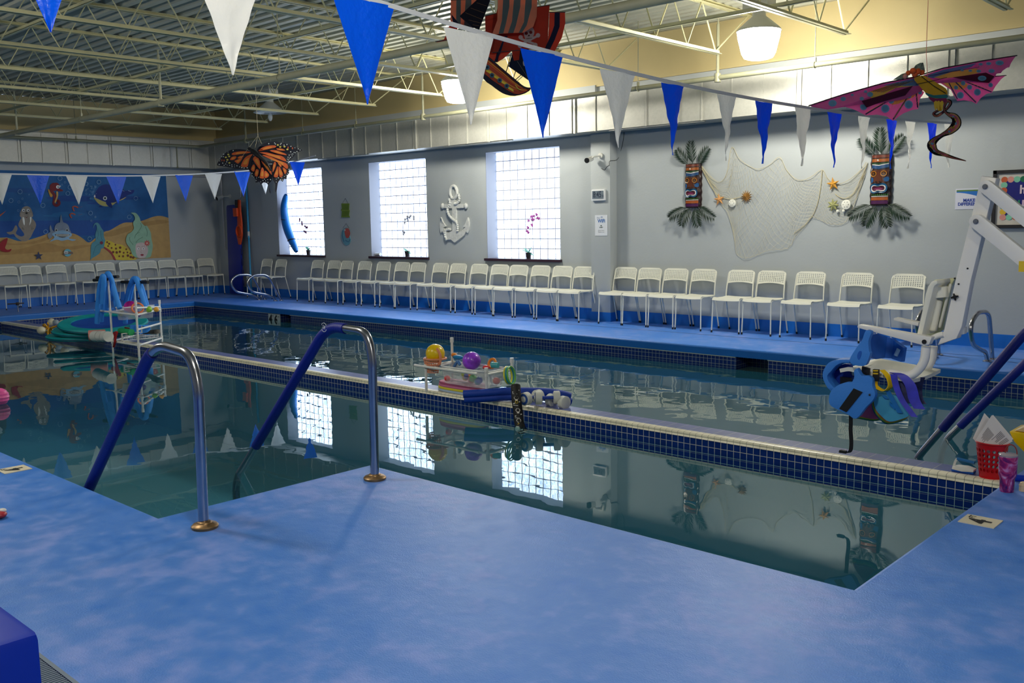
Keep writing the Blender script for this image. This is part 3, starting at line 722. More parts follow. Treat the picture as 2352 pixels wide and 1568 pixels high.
ladder_rail(-16.3, [(x-182, y-3) for x, y in LR], 'looped steel grab rail of the far ladder, left one', 440, 380, 4.9)
RR = [(1190, 935), (1150, 440), (1110, 395), (1010, 405), (940, 520), (925, 620), (950, 790), (1020, 840), (1110, 880), (1130, 1000)]
ladder_rail(-2.79, RR, 'looped steel grab rail on the far deck, right of the lift', 2052, 640, 5.2267)
ladder_rail(-3.31, [(x-645, y-48) for x, y in RR], 'looped steel grab rail on the far deck, hidden behind the lift', 2052, 640, 5.2267)
# ================================================================== DECK ODDMENTS
m = MB(); m.box((-18.3, 10.15, .0), (-1.5, 10.165, .0012)); tag(m.build('deck_drain_slot', M('dark_slot', (28, 52, 96), .8), smooth=False), 'thin dark drain slot in the far deck in front of the chairs', 'drain')
ROPEM = M('grey_grate', (112, 130, 150), .5)
def grate():
    t = thing('drain_grate', 'slotted grey trench drain grate beside the blue box', 'drain', (-2.7, 1.01, 0))
    m = MB(); x = -3.3
    while x < -2.2:
        for y0 in (.93, 1.02): m.box((x, y0, .001), (x+.006, y0+.07, .005))
        x += .014
    for y0 in (.915, 1.0, 1.092): m.box((-3.3, y0, .001), (-2.2, y0+.014, .006))
    m.build('slots', ROPEM, t, smooth=False); MB().box((-3.3, .915, .0004), (-2.2, 1.106, .001)).build('channel', M('dark_slot', (20, 30, 50), .8), t, smooth=False)
grate()
def depth_tile(c, right, up, label, extra='FT'):
    t = thing('depth_marker_tile', label, 'depth marker', c, 'depth markers on the deck'); c = Vector(c); R_, U_ = Vector(right), Vector(up)
    MB().prism([c-R_*.072-U_*.078, c+R_*.072-U_*.078, c+R_*.072+U_*.078, c-R_*.072+U_*.078], (0, 0, .004)).build('tile', M('cream_marker_tile', (226, 216, 190), .45), t, smooth=False)
    m = MB(); m.text('4', c-R_*.012-U_*.004+Vector((0, 0, .004)), R_, U_, .095, bold=.004); m.text('FT', c+R_*.04+U_*.045+Vector((0, 0, .004)), R_, U_, .028, bold=.001)
    m.build('lettering', BLACK, t, smooth=False)
a = [onz(*q) for q in ((2232, 1180), (2297, 1195), (2278, 1216), (2202, 1200))]; c = sum(a, Vector())/4
depth_tile(c, (0, 1, 0), (-1, 0, 0), 'cream 4 FT depth tile on the right deck')
a = [onz(*q) for q in ((50, 1069), (70, 1077), (10, 1090), (0, 1078))]; c = sum(a, Vector())/4
depth_tile(c, (-1, 0, 0), (0, -1, 0), 'cream 4 FT depth tile at the left photo edge')
t = thing('depth_marker_tile', 'white 4 FT 6 IN depth tile in the far wall at the waterline', 'depth marker', (-14.42, 9.26, ZW))
MB().box((-14.6, 9.262, ZW-.1), (-14.24, 9.276, ZT-.005)).build('tile', M('white_tile', (206, 210, 210), .4), t, smooth=False)
m = MB(); c = Vector((-14.42, 9.2615, ZW-.0)); m.text('4', c+Vector((-.11, 0, 0)), (1, 0, 0), (0, 0, 1), .15, bold=.008).text('6', c+Vector((.06, 0, 0)), (1, 0, 0), (0, 0, 1), .15, bold=.008).text('FT', c+Vector((-.035, 0, .06)), (1, 0, 0), (0, 0, 1), .035).text('IN', c+Vector((.14, 0, .06)), (1, 0, 0), (0, 0, 1), .035)
m.build('lettering', BLACK, t, smooth=False)
# blue storage box in the corner by the camera
BOXM = M('royal_blue_plastic', (4, 46, 176), .38)
t = thing('storage_box', 'large royal blue plastic box cut by the bottom left corner', 'box', (-2.85, .5, 0))
MB().box((-3.3, .18, 0), (-2.462, .845, .40)).build('body', BOXM, t, bevel=.022)
# red and white toy at the left edge of the near deck, pink floating ball
p = onz(0, 1192); t = thing('deck_toy', 'small red and white toy at the left edge of the near deck', 'toy', p)
MB().ell((p.x-.02, p.y-.0, .02), .045, .04, .02).build('body', M('red_rubber', (176, 44, 56), .4), t); MB().ell((p.x-.02, p.y+.02, .035), .02, .02, .012).build('cap', M('white_rubber', (230, 225, 220), .4), t)
p = onz(0, 928, ZW); m = MB(); c = Vector((p.x, p.y, ZW+.07))
m.grid(lambda u, v: (c.x+.085*(1+.04*math.cos(16*math.pi*v))*math.sin(math.pi*v)*math.cos(2*math.pi*u), c.y+.085*(1+.04*math.cos(16*math.pi*v))*math.sin(math.pi*v)*math.sin(2*math.pi*u), c.z+.085*math.cos(math.pi*v)), 24, 24)
tag(m.build('floating_ball', M('pink_vinyl', (238, 96, 170), .35)), 'ridged pink ball floating at the left photo edge', 'ball')
# small bronze valve handle on the left deck
p = onz(42, 716); t = thing('hose_valve', 'small dark bronze valve handle on a stem in the left deck', 'valve', (p.x, p.y, 0))
MB().tube([(p.x, p.y, 0), (p.x, p.y, .13)], .012, 8).build('stem', STEEL, t); MB().bar((p.x-.02, p.y-.16, .15), (p.x+.02, p.y+.1, .15), .03, .02).tube([(p.x, p.y, .12), (p.x, p.y, .17)], .03, 10).build('handle', M('dark_bronze', (58, 50, 46), .5, .6), t, bevel=.004)
# ================================================================== ART: flat painted shapes
def circ(x, y, r, n=14, ry=None): return [(x+r*math.cos(2*math.pi*k/n), y+(ry or r)*math.sin(2*math.pi*k/n)) for k in range(n)]
def star(x, y, r, n=5, q=.42, a0=-90): return [(x+(r if k % 2 == 0 else r*q)*math.cos(math.radians(a0+k*180/n)), y+(r if k % 2 == 0 else r*q)*math.sin(math.radians(a0+k*180/n))) for k in range(2*n)]
def inside(pt, poly):
    x, y = pt; c = False
    for i in range(len(poly)):
        (x0, y0), (x1, y1) = poly[i-1], poly[i]
        if (y0 > y) != (y1 > y) and x < (x1-x0)*(y-y0)/(y1-y0)+x0: c = not c
    return c
class Art:
    "layers of flat shapes given in crop pixels, mapped by fn(x, y, layer) -> point"
    def __init__(s, fn, mb=None): s.fn = fn; s.mb = mb or MB(); s.l = 0
    def note(s, pts): s.rec = getattr(s, 'rec', []); s.rec.append((len(s.mb.f), sum(p[0] for p in pts)/len(pts), sum(p[1] for p in pts)/len(pts)))
    def split(s, regions):
        'one builder per named region; a shape goes to the region its centre lies in, else to the nearest'
        out = {k: MB() for k in regions}; rec = s.rec+[(len(s.mb.f), 0, 0)]
        for (a, x, y), (b, _, _) in zip(rec, rec[1:]):
            k = next((k for k, pl in regions.items() if inside((x, y), pl)), None) or min(regions, key=lambda k: min((x-u)**2+(y-v)**2 for u, v in regions[k]))
            for f, c in zip(s.mb.f[a:b], s.mb.c[a:b]): out[k].add([s.mb.v[i] for i in f], [tuple(range(len(f)))], 0, c)
        return out
    def p(s, pts, col, smooth=0, step=1):
        s.note(pts)
        if smooth: pts = sm2(pts, smooth)
        s.l += step; q = [s.fn(x, y, s.l) for x, y in pts]; s.mb.poly(q, 0, col); return s
    def o(s, x, y, r, col, ry=None, n=14, step=1): return s.p(circ(x, y, r, n, ry), col, 0, step)
    def ring(s, x, y, r, w, col, n=18):
        s.note([(x, y)])
        s.l += 1; a, b = circ(x, y, r, n), circ(x, y, r-w, n); q = [s.fn(*t, s.l) for t in a]+[s.fn(*t, s.l) for t in b]
        s.mb.add(q, [(k, (k+1) % n, n+(k+1) % n, n+k) for k in range(n)], 0, col); return s
    def line(s, pts, w, col, smooth=0):
        s.note(pts)
        if smooth: pts = [(p.x, p.y) for p in smooth_path([(x, y, 0) for x, y in pts], smooth)]
        s.l += .5; L, R_ = [], []
        for i, (x, y) in enumerate(pts):
            a = pts[max(0, i-1)]; b = pts[min(len(pts)-1, i+1)]; dx, dy = b[0]-a[0], b[1]-a[1]; d = math.hypot(dx, dy) or 1
            L.append((x-dy/d*w/2, y+dx/d*w/2)); R_.append((x+dy/d*w/2, y-dx/d*w/2))
        q = [s.fn(*t, s.l) for t in L]+[s.fn(*t, s.l) for t in R_]; n = len(L)
        s.mb.add(q, [(k, k+1, n+k+1, n+k) for k in range(n-1)], 0, col); return s
def on_wall_y(x0, y0, s, Y, dl=.0006): return lambda x, y, l: ony(x0+x/s, y0+y/s, Y-dl*l)
def on_wall_x(x0, y0, s, X, dl=.0004): return lambda x, y, l: onx(x0+x/s, y0+y/s, X+dl*l)
# ------------------------------------------------------------------ mural
def mural():
    S = 6.817; X = XL+.004
    mb = MB(); zs = (.822, 2.555); Y0, Y1 = 3.6, 9.69
    mb.box((XL+.0005, Y0, zs[0]), (X, Y1, zs[1]), 0, (16, 96, 158))
    # water bands and the sand, in wall metres
    rr = random.Random(5)
    for k in range(26):
        y, z, w = rr.uniform(Y0+.3, Y1-1), rr.uniform(1.3, 2.5), rr.uniform(.2, .6); c = rr.choice([(14, 84, 152), (20, 104, 166), (12, 74, 148), (26, 110, 168)])
        h = rr.uniform(.015, .05); mb.poly([(X+.0002+k*.00001, y+w*math.cos(a), z+h*math.sin(a)) for a in [i*math.pi/8 for i in range(16)]], 0, c)
    mb.poly([(X+.0006, Y0, 1.32), (X+.0006, Y1, 1.32)][::1]+[(X+.0006, Y1, 1.62), (X+.0006, Y0, 1.62)], 0, (10, 78, 156))
    A = Art(on_wall_x(0, 380, S, X+.001), mb); B = Art(on_wall_x(180, 380, S, X+.001), mb); sh = 180*S
    sand = [(0, 1130), (120, 1130), (330, 1185), (600, 1120), (760, 1060), (880, 1030), (1150, 1065), (1280, 1130), (1390, 1205), (1500, 1130), (1640, 1035), (1227+500, 1010), (1227+700, 900), (1227+860, 890), (1227+1010, 860), (1227+1180, 800), (1227+1300, 790), (1227+1410, 820)]
    s3 = [onx(x/S, 380+y/S, X+.001) for x, y in sand]
    s3 = [Vector((X+.001, Y0, 1.17)), Vector((X+.001, 5.3, 1.3))]+s3; s3[-1].y = Y1; s3 = [p for p in smooth_path(s3, 4)]
    mb.poly([(X+.001, p.y, p.z) for p in s3]+[(X+.001, Y1, zs[0]+.0), (X+.001, Y0, zs[0])], 0, (196, 158, 96)); A.l = B.l = 2
    for pts in ([(0, 1330), (300, 1310), (700, 1210), (1000, 1270), (1350, 1240), (1420, 1260), (1000, 1340), (500, 1370), (0, 1400)], [(0, 1180), (250, 1225), (600, 1165), (800, 1090), (1150, 1085), (1100, 1110), (830, 1140), (500, 1230), (0, 1240)]): A.p(pts, (182, 142, 82), 3)
    B.p([(420, 1060), (800, 940), (1250, 850), (1400, 870), (1380, 900), (1000, 960), (600, 1090), (440, 1110)], (178, 140, 80), 3)
    A.l = 6; DK = (60, 62, 62)
    # walrus
    G = (150, 140, 128)
    A.p([(105, 1045), (190, 1025), (245, 935), (275, 990), (250, 1065), (330, 1110), (380, 1080), (330, 1000), (290, 940), (300, 880), (335, 810), (310, 760), (330, 700), (360, 655), (415, 635), (470, 655), (500, 710), (515, 770), (500, 815), (555, 890), (560, 960), (520, 1040), (480, 1120), (420, 1180), (340, 1180), (250, 1120), (215, 1075), (150, 1080)], G, 4)
    for x, d in ((368, 1), (440, 1)): A.o(x, 700, 27, DK).o(x, 700, 24, (236, 236, 232)).o(x+4, 703, 11, (20, 24, 60))
    A.o(345, 780, 36, (164, 152, 140)).o(483, 780, 36, (164, 152, 140)).o(415, 745, 20, (20, 18, 18), 15).p([(385, 795), (415, 810), (445, 795), (415, 822)], (110, 50, 50))
    A.p([(352, 812), (376, 812), (388, 870), (382, 940), (358, 880)], (238, 238, 230), 2).p([(468, 812), (492, 812), (488, 880), (458, 940), (470, 870)], (238, 238, 230), 2)
    A.line([(340, 975), (375, 1005), (350, 960)], 4, DK, 3).line([(505, 960), (495, 1000), (530, 980)], 4, DK, 3).line([(330, 770), (300, 760)], 3, DK).line([(500, 770), (540, 740)], 3, DK)
    # seahorse
    R1 = (124, 22, 34)
    A.p([(750, 365), (800, 420), (825, 480), (785, 488)], (216, 158, 62), 2)
    A.line([(895, 300), (830, 330), (800, 390), (850, 460), (860, 520), (845, 590), (880, 625), (925, 600), (915, 555), (885, 565)], 46, R1, 4).o(845, 335, 66, R1).o(880, 320, 52, R1)
    A.p([(900, 350), (985, 385), (978, 402), (920, 405), (895, 390)], R1, 2).p([(880, 410), (910, 415), (905, 500), (865, 590), (855, 560), (885, 480)], (222, 176, 96), 2)
    A.o(905, 335, 27, (240, 240, 236)).o(910, 337, 10, (10, 14, 40)).o(938, 325, 14, (230, 230, 230)).o(940, 327, 6, (10, 14, 40))
    # shrimps
    for y in (640, 755): A.line([(1225, y+20), (1180, y), (1140, y+10), (1150, y+50), (1165, y+75)] if y < 700 else [(1180, y+15), (1130, y-5), (1095, y+15), (1110, y+50), (1125, y+65)], 18, (206, 88, 52), 3).line([(1220, y+20), (1290, y+5)], 3, (150, 60, 40))
    # shark
    A.p([(940, 905), (955, 760), (975, 850), (995, 900)], (128, 142, 158), 2).p([(775, 985), (795, 930), (815, 1000), (850, 1040), (800, 1060)], (128, 142, 158), 2)
    A.p([(850, 1030), (858, 960), (890, 910), (950, 890), (1010, 895), (1065, 930), (1090, 1000), (1095, 1060), (850, 1060)], (136, 148, 164), 3)
    A.p([(745, 1080), (790, 1040), (840, 1060), (830, 1100), (770, 1150)], (128, 142, 158), 2)
    A.p([(825, 1060), (980, 1012), (1115, 1060), (1120, 1100), (1080, 1140), (1190, 1160), (1130, 1180), (1060, 1160), (970, 1180), (890, 1160), (780, 1190), (850, 1130), (825, 1090)], (150, 190, 218), 3)
    A.p([(860, 1075), (1095, 1075), (1040, 1115), (975, 1130), (905, 1110)], (60, 60, 66), 2)
    for k in range(10): x = 875+k*21; A.p([(x, 1078), (x+20, 1078), (x+10, 1078+32)], (232, 228, 214)).p([(x+10, 1112+(.0 if 2 < k < 8 else -12)), (x+20, 1100), (x+24, 1116)], (232, 228, 214))
    for x in (882, 1050): A.o(x, 1012, 24, (190, 196, 200)).o(x, 1012, 14, (24, 20, 20))
    # blue starfish, red creature, little masked crab, narwhal horn
    A.p(star(605, 1415, 74, 5, .4, -92), (52, 62, 96)); A.p([(0, 1220), (60, 1160), (120, 1138), (100, 1230), (80, 1290), (120, 1320), (180, 1305), (150, 1350), (60, 1350), (0, 1320)], (160, 24, 36), 3)
    A.o(1058, 1365, 60, (112, 190, 206)).p([(985, 1320), (1010, 1340), (1130, 1350), (1140, 1385), (1060, 1385), (985, 1400), (1000, 1360)], (126, 104, 92), 2).o(1020, 1360, 20, (230, 230, 226)).o(1048, 1360, 20, (230, 230, 226)).o(1022, 1362, 8, (20, 20, 20)).o(1046, 1362, 8, (20, 20, 20))
    A.p([(0, 800), (100, 705), (0, 770)], (206, 96, 52))
    # bubbles
    for x, y, r in ((315, 410, 37), (173, 548, 36), (672, 625, 37), (940, 200, 36), (1062, 437, 34), (1095, 340, 34), (715, 1035, 34), (1418, 745, 34), (1405, 1145, 34), (1548, 258, 34), (285, 705, 18), (393, 600, 18), (296, 572, 20), (1018, 262, 16), (970, 300, 13), (1430, 865, 15), (1495, 805, 13), (1352, 285, 32), (455, 455, 10), (350, 520, 15)): A.ring(x, y, r, 7 if r > 20 else 4, (120, 164, 200))
    rr = random.Random(9)
    for k in range(30): A.ring(1330+rr.uniform(0, 180), 320+rr.uniform(0, 210), rr.uniform(6, 16), 3.5, (110, 160, 200))
    # whale (crop B)
    B.l = 6; NB = (8, 44, 128)
    B.p([(660, 440), (690, 370), (740, 395), (870, 380), (850, 440), (770, 465), (720, 510), (640, 550)], NB, 3)
    B.p([(245, 495), (265, 430), (320, 340), (400, 300), (480, 300), (560, 340), (640, 400), (700, 470), (640, 540), (560, 580), (430, 575), (330, 530)], NB, 4)
    B.p([(245, 500), (330, 535), (440, 575), (560, 580), (660, 535), (750, 490), (700, 530), (600, 570), (530, 625), (440, 640), (350, 620), (290, 570)], (206, 192, 112), 3)
    B.p([(430, 575), (510, 580), (530, 665), (460, 630)], NB, 2).p([(310, 650), (350, 625), (390, 655)], NB)
    B.o(418, 512, 32, (236, 238, 236)).o(418, 512, 18, (40, 70, 60)).o(418, 512, 9, (5, 5, 10)).p([(240, 480), (262, 452), (270, 495), (250, 500)], (230, 232, 232))
    B.line([(690, 390), (720, 402)], 6, (150, 180, 220)).line([(780, 392), (825, 405)], 8, (150, 180, 220))
    for x, y, r in ((320, 260, 33), (900, 513, 33), (190, 745, 33), (798, 805, 33), (178, 1147, 33), (266, 805, 14), (203, 866, 14), (120, 285, 30)): B.ring(x, y, r, 6, (120, 164, 200))
    # mermaid: tail fins, spotted body, hair, face
    T = (84, 150, 164)
    B.p([(235, 985), (245, 920), (290, 893), (330, 920), (355, 970), (395, 1030), (400, 1110), (425, 1200), (400, 1290), (360, 1300), (335, 1370), (270, 1420), (215, 1450), (190, 1480), (195, 1400), (195, 1290), (215, 1215), (270, 1170), (265, 1080), (290, 990), (280, 930), (255, 930)], T, 4)
    B.line([(300, 1000), (310, 1080), (300, 1150)], 5, (52, 98, 112), 3).line([(350, 1020), (355, 1110), (380, 1180)], 5, (52, 98, 112), 3).line([(330, 1230), (270, 1270), (230, 1400)], 5, (52, 98, 112), 3)
    B.p([(405, 1260), (430, 1170), (520, 1190), (580, 1225), (680, 1240), (760, 1290), (820, 1350), (880, 1440), (900, 1475), (590, 1475), (545, 1400), (500, 1340), (410, 1290)], (222, 196, 60), 3)
    B.p([(405, 1270), (500, 1330), (545, 1390), (590, 1475), (560, 1475), (520, 1390), (440, 1320), (405, 1295)], (170, 56, 66), 2)
    rr = random.Random(4)
    for x, y in ((450, 1200), (466, 1260), (482, 1225), (520, 1290), (580, 1240), (590, 1300), (600, 1360), (655, 1285), (650, 1350), (640, 1420), (700, 1420), (710, 1365), (750, 1310), (768, 1360), (815, 1375), (775, 1410), (820, 1430), (860, 1440), (545, 1355)): B.p(circ(x, y, rr.uniform(14, 22), 7), (122, 62, 34))
    B.p(star(363, 1210, 30, 8, .7), (130, 40, 60))
    H_ = (150, 192, 162)
    B.p([(825, 740), (900, 745), (955, 810), (985, 890), (1050, 950), (1065, 935), (1130, 1040), (1145, 1150), (1165, 1250), (1150, 1360), (1110, 1440), (930, 1445), (850, 1400), (810, 1300), (760, 1230), (745, 1160), (770, 1080), (830, 1040), (870, 980), (855, 900), (885, 840), (870, 780)], H_, 4)
    for q in ([(975, 900), (985, 960), (940, 1030), (890, 1100)], [(1050, 960), (1080, 1040), (1070, 1110)], [(880, 1140), (900, 1080), (960, 1040)], [(800, 1120), (810, 1180), (860, 1240)], [(1010, 1120), (940, 1160), (900, 1210)]): B.line(q, 6, (84, 120, 96), 3)
    B.p([(895, 1280), (910, 1225), (970, 1205), (1040, 1215), (1085, 1280), (1090, 1350), (1060, 1420), (1020, 1448), (940, 1445), (905, 1380)], (214, 196, 190), 3)
    for x in (940, 1017): B.o(x, 1303, 22, (240, 238, 232), 16).o(x+2, 1303, 8, (60, 60, 70)).line([(x-26, 1272), (x, 1262), (x+26, 1272)], 4, (120, 90, 80), 2)
    B.p([(968, 1398), (998, 1384), (1028, 1398), (998, 1416)], (150, 40, 56), 2).line([(985, 1330), (978, 1362), (998, 1366)], 4, (150, 120, 112), 2)
    B.p(star(1075, 1215, 58, 9, .5, -60), (206, 92, 84)).o(1075, 1215, 14, (226, 186, 170))
    # part of the mural left of the photo, seen mirrored in the water
    C = Art(lambda y, z, l: Vector((X+.001+.0004*l, y, z)), mb); C.l = 6
    C.p([(4.9, 1.95), (5.3, 2.2), (5.75, 2.2), (6.1, 2.0), (6.2, 1.7), (6.1, 1.35), (5.6, 1.3), (5.1, 1.5)], (56, 40, 62), 4)
    for y in (5.85, 6.05): C.o(y, 1.86, .075, (220, 228, 228)).o(y, 1.86, .03, (10, 10, 20))
    C.p([(5.2, 1.15), (5.9, 1.2), (6.25, 1.05), (6.0, .95), (5.4, 1.0)], (150, 24, 36), 3)
    o = mb.build('mural', PAINT, smooth=False, keep=True)
    o.location = (0, 0, 0); tag(o, 'undersea mural with walrus, shark, whale and mermaid painted on the left wall', 'mural')
mural()
# ------------------------------------------------------------------ tiki masks with palm fronds
LEAF = M('palm_green', (10, 42, 22), .55, var=.3, scale=20)
def frond(mb, base, ang, L_, wd, out=.06, n=15, droop=.0):
    "pinnate leaf lying near the wall (XZ plane), bulging towards -Y"
    bx, by, bz = base; a = math.radians(ang); d = Vector((math.cos(a), 0, math.sin(a))); s = Vector((-math.sin(a), 0, math.cos(a)))
    def rib(t): return Vector(base)+d*L_*t+Vector((0, -out*math.sin(math.pi*t*.8)-.01, -droop*t*t))
    mb.tube([rib(i/8) for i in range(9)], [.004*(1-i/10) for i in range(9)], 5)
    for i in range(n):
        t = .12+.86*i/(n-1); w = wd*math.sin(math.pi*min(1, .18+t*.78))**.7+.012; p = rib(t)
        for sd in (-1, 1):
            e = p+d*w*.95+s*sd*w*.95+Vector((0, .012*math.sin(i*2.3+sd)-.006, -.2*w*abs(math.cos(a)))); mdl = p.lerp(e, .45); q = (e-p).normalized(); tt = Vector((0, 1, 0)).cross(q).normalized()*.0062
            mb.add([p-tt*.3, mdl-tt, e, mdl+tt, p+tt*.3, mdl+Vector((0, -.004, 0))], [(0, 1, 5), (1, 2, 5), (2, 3, 5), (3, 4, 5), (4, 0, 5)])
def tiki():
    t = thing('tiki_mask', 'x', 'wall mask', (0, 0, 0), 'tiki masks either side of the fishing net')
    W, H_ = .125, .58
    def body(u, v):     # bowed front, wavy outline
        z = v*H_; k = 1+.035*math.sin(v*40)+(.0 if .05 < v < .95 else -.06)
        a = math.pi*u; return (-math.cos(a)*W*k, -.05*math.sin(a)**.6*(1+.05*math.sin(v*22))-.006, z)
    m = MB(); m.grid(body, 16, 40); P = [body(i/16, 0) for i in range(17)]; m.poly(P[::-1]); m.poly([body(i/16, 1) for i in range(17)])
    for c in range(len(m.c)): m.c[c] = (40, 22, 20)
    m.build('carved_log', GLOSSP, t)
    S = 6.533
    def fn(x, y, l):    # crop coordinates of the right mask to the carved face
        X = (x-595)/152*W*.98; z = (1190-y)/760*H_; a = math.acos(max(-.985, min(.985, X/W))); return Vector((X, -.05*math.sin(a)**.6*1.04-.008-.0011*l, z))
    A = Art(fn)
    def band(y0, y1, col, wav=0): A.mb.grid(lambda u, v: fn(475+240*u, y0+(y1-y0)*v+wav*abs(u-.42)*-1, A.l), 14, 1, 0, 0, col)
    A.l = 1; band(445, 485, (99, 45, 29)); band(500, 545, (145, 78, 26)); A.l = 2; band(560, 585, (26, 62, 29), 20); band(590, 602, (203, 203, 203), 40); band(604, 652, (29, 68, 112), 40)
    A.l = 2; band(662, 850, (71, 34, 17)); A.l = 3
    A.p([(470, 775), (500, 785), (500, 835), (470, 850)], (35, 82, 130), 2).p([(650, 790), (715, 765), (720, 830), (665, 835)], (35, 82, 130), 2).p([(520, 690), (560, 700), (590, 690), (630, 830), (570, 862), (510, 830)], (87, 42, 22), 2)
    for x in (502, 650): A.o(x, 718, 46, (160, 103, 29), 44, 20).o(x, 718, 33, (43, 19, 10), 30, 18).o(x, 716, 17, (95, 59, 19), 16)
    A.o(548, 838, 16, (34, 14, 11), 10).o(600, 838, 16, (34, 14, 11), 10)
    A.p([(465, 930), (480, 880), (530, 865), (580, 872), (640, 862), (690, 880), (708, 930), (690, 985), (640, 1005), (580, 995), (520, 1008), (475, 990)], (26, 91, 137), 4)
    A.p([(478, 935), (490, 898), (530, 888), (580, 900), (635, 885), (678, 900), (688, 935), (675, 970), (635, 980), (580, 972), (525, 988), (490, 975)], (212, 212, 212), 4)
    A.p([(492, 935), (502, 908), (535, 900), (580, 912), (630, 898), (665, 910), (672, 935), (662, 960), (630, 966), (580, 958), (530, 974), (503, 962)], (74, 19, 38), 4)
    A.p([(520, 955), (560, 925), (620, 925), (650, 955), (600, 962)], (117, 44, 81), 2)
    A.l = 3
    for k in range(9): x = 480+k*27; A.mb.poly([fn(x, 1040, 3), fn(x+11, 1012, 3), fn(x+22, 1040, 3)], 0, (54, 111, 44))
    band(1050, 1060, (207, 207, 203)); band(1068, 1112, (160, 81, 32)); band(1118, 1168, (71, 25, 71))
    A.p(star(562, 520, 22, 5, .3, 90), (216, 212, 203))
    A.mb.build('painted_face', GLOSSP, t, smooth=True)
    for a, L_, x in ((128, .27, -.06), (92, .30, 0), (48, .27, .07)): m = MB(); frond(m, (x, -.02, H_-.02), a, L_, .085, .05, 17); m.build('palm_frond', LEAF, t, smooth=False)
    for a, L_, x in ((208, .30, -.07), (246, .27, -.03), (290, .27, .03), (332, .32, .07)): m = MB(); frond(m, (x, -.02, .02), a, L_, .088, .07, 17); m.build('palm_frond', LEAF, t, smooth=False)
    return t
tk = tiki(); index_kids(); tk2 = dup(tk)
tk.location = (-6.81, YBR-.003, 1.585); tk['label'] = 'carved tiki mask with palm fronds at the left end of the net'
tk2.location = (-4.315, YBR-.003, 1.555); tk2['label'] = 'carved tiki mask with palm fronds at the right end of the net'
# ------------------------------------------------------------------ fishing net with sea creatures
NETM = M('hemp_twine', (196, 186, 150), .8)
def net():
    S = 5.6; K = lambda pts: [ony(*q, YBR-.012) for q in crop(1600, 320, S, pts)]
    top = K([(60, 335), (170, 470), (290, 550), (400, 430), (462, 100), (560, 250), (680, 350), (800, 382), (950, 320), (1085, 228), (1160, 390), (1260, 500), (1350, 525), (1480, 480), (1625, 388), (1700, 500), (1800, 575), (1950, 520), (2100, 400), (2200, 290)])
    bot = K([(110, 460), (250, 720), (330, 850), (410, 930), (455, 1130), (490, 1350), (510, 1480), (640, 1530), (800, 1490), (930, 1430), (1170, 1400), (1270, 1240), (1400, 1120), (1500, 1000), (1600, 1040), (1700, 1085), (1850, 1095), (1960, 1010), (2050, 800), (2160, 460)])
    top, bot = smooth_path(top, 5), smooth_path(bot, 5); n = len(top)-1
    def P(u, v):
        i = min(n-1, int(u*n)); f = u*n-i; a = top[i].lerp(top[i+1], f); b = bot[i].lerp(bot[i+1], f); p = a.lerp(b, v)
        p.y -= .012*math.sin(v*3+u*30)**2; p.x += .012*math.sin(v*14+u*23); return p
    m = MB(); r = .0010; NU, NV = 46, 13
    for d in (-1, 1):
        for k in range(-NV, NU+NV):
            pts = []
            for j in range(NV*2+1):
                u = (k+d*j/2)/NU; v = j/(NV*2)
                if 0 <= u <= 1: pts.append(P(u, v))
            if len(pts) > 1: m.tube(pts, r, 3, cap=False)
    m.tube([P(i/160, 0) for i in range(161)], .0028, 5); m.tube([P(i/160, .995)+Vector((0, 0, .006*math.sin(i*2))) for i in range(161)], .0018, 4)
    m.tube(smooth_path(K([(1615, 400), (1590, 650), (1530, 900), (1430, 1060), (1250, 1210)]), 6), .004, 5).tube(smooth_path(K([(60, 335), (180, 600), (300, 730), (450, 765), (640, 720)]), 6), .004, 5).tube(smooth_path(K([(2200, 300), (2050, 650), (1900, 760), (1780, 700)]), 6), .004, 5)
    tag(m.build('fishing_net', NETM, smooth=False), 'draped hemp fishing net pinned between the two tiki masks', 'net')
net()
def sfish(px, py, r, col, label, name='starfish', n=5, q=.38):
    c = ony(1600+px/5.6, 320+py/5.6, YBR-.03); m = MB(); cen = c+Vector((0, -.02, 0)); pts = []
    for k in range(2*n):
        a = math.radians(90+k*180/n+8); rr = r if k % 2 == 0 else r*q; pts.append(c+Vector((rr*math.cos(a), 0, rr*math.sin(a))))
    m.add(pts+[cen, c+Vector((0, .012, 0))], [(k, (k+1) % (2*n), 2*n) for k in range(2*n)]+[((k+1) % (2*n), k, 2*n+1) for k in range(2*n)])
    tag(m.build(name, M(name+'_%d' % col[0], col, .7, var=.2, scale=60)), label, name.replace('_', ' '), 'sea creatures on the net')
sfish(1755, 575, .085, (198, 140, 44), 'ochre starfish at the top right of the net')
sfish(290, 775, .085, (196, 140, 80), 'tan starfish at the lower left of the net')
sfish(640, 735, .085, (140, 98, 34), 'brown spiny sea urchin shell on the left half of the net', 'sea_urchin', 14, .5)
sfish(1757, 845, .08, (148, 150, 96), 'green branching coral piece on the right half of the net', 'coral_piece', 7, .5)
for px, py, r, lb in ((460, 820, .05, 'white pierced sand dollar on the left half of the net'), (1925, 838, .058, 'white pierced sand dollar on the right half of the net')):
    c = ony(1600+px/5.6, 320+py/5.6, YBR-.035); m = MB().lathe([(r, 0), (r*.97, .008), (r*.5, .016), (.001, .018)], c, 24, rotm('X', 90))
    for k in range(6): a = k*math.pi/3; m.ell(c+Vector((r*.55*math.cos(a), -.015, r*.55*math.sin(a))), .005, .004, .005, 6, mi=1)
    tag(m.build('sand_dollar', [M('bone_white', (226, 226, 216), .7), BLACK]), lb, 'sand dollar', 'sea creatures on the net')
for k, (px, py) in enumerate(((1812, 925), (1890, 920))):
    c = ony(1600+px/5.6, 320+py/5.6, YBR-.03); tag(MB().ell(c, .018, .012, .022, 10).build('sea_shell', M('bone_white', (226, 226, 216), .7)), 'small white shell below the coral, %s of two' % ('left', 'right')[k], 'shell', 'sea creatures on the net')
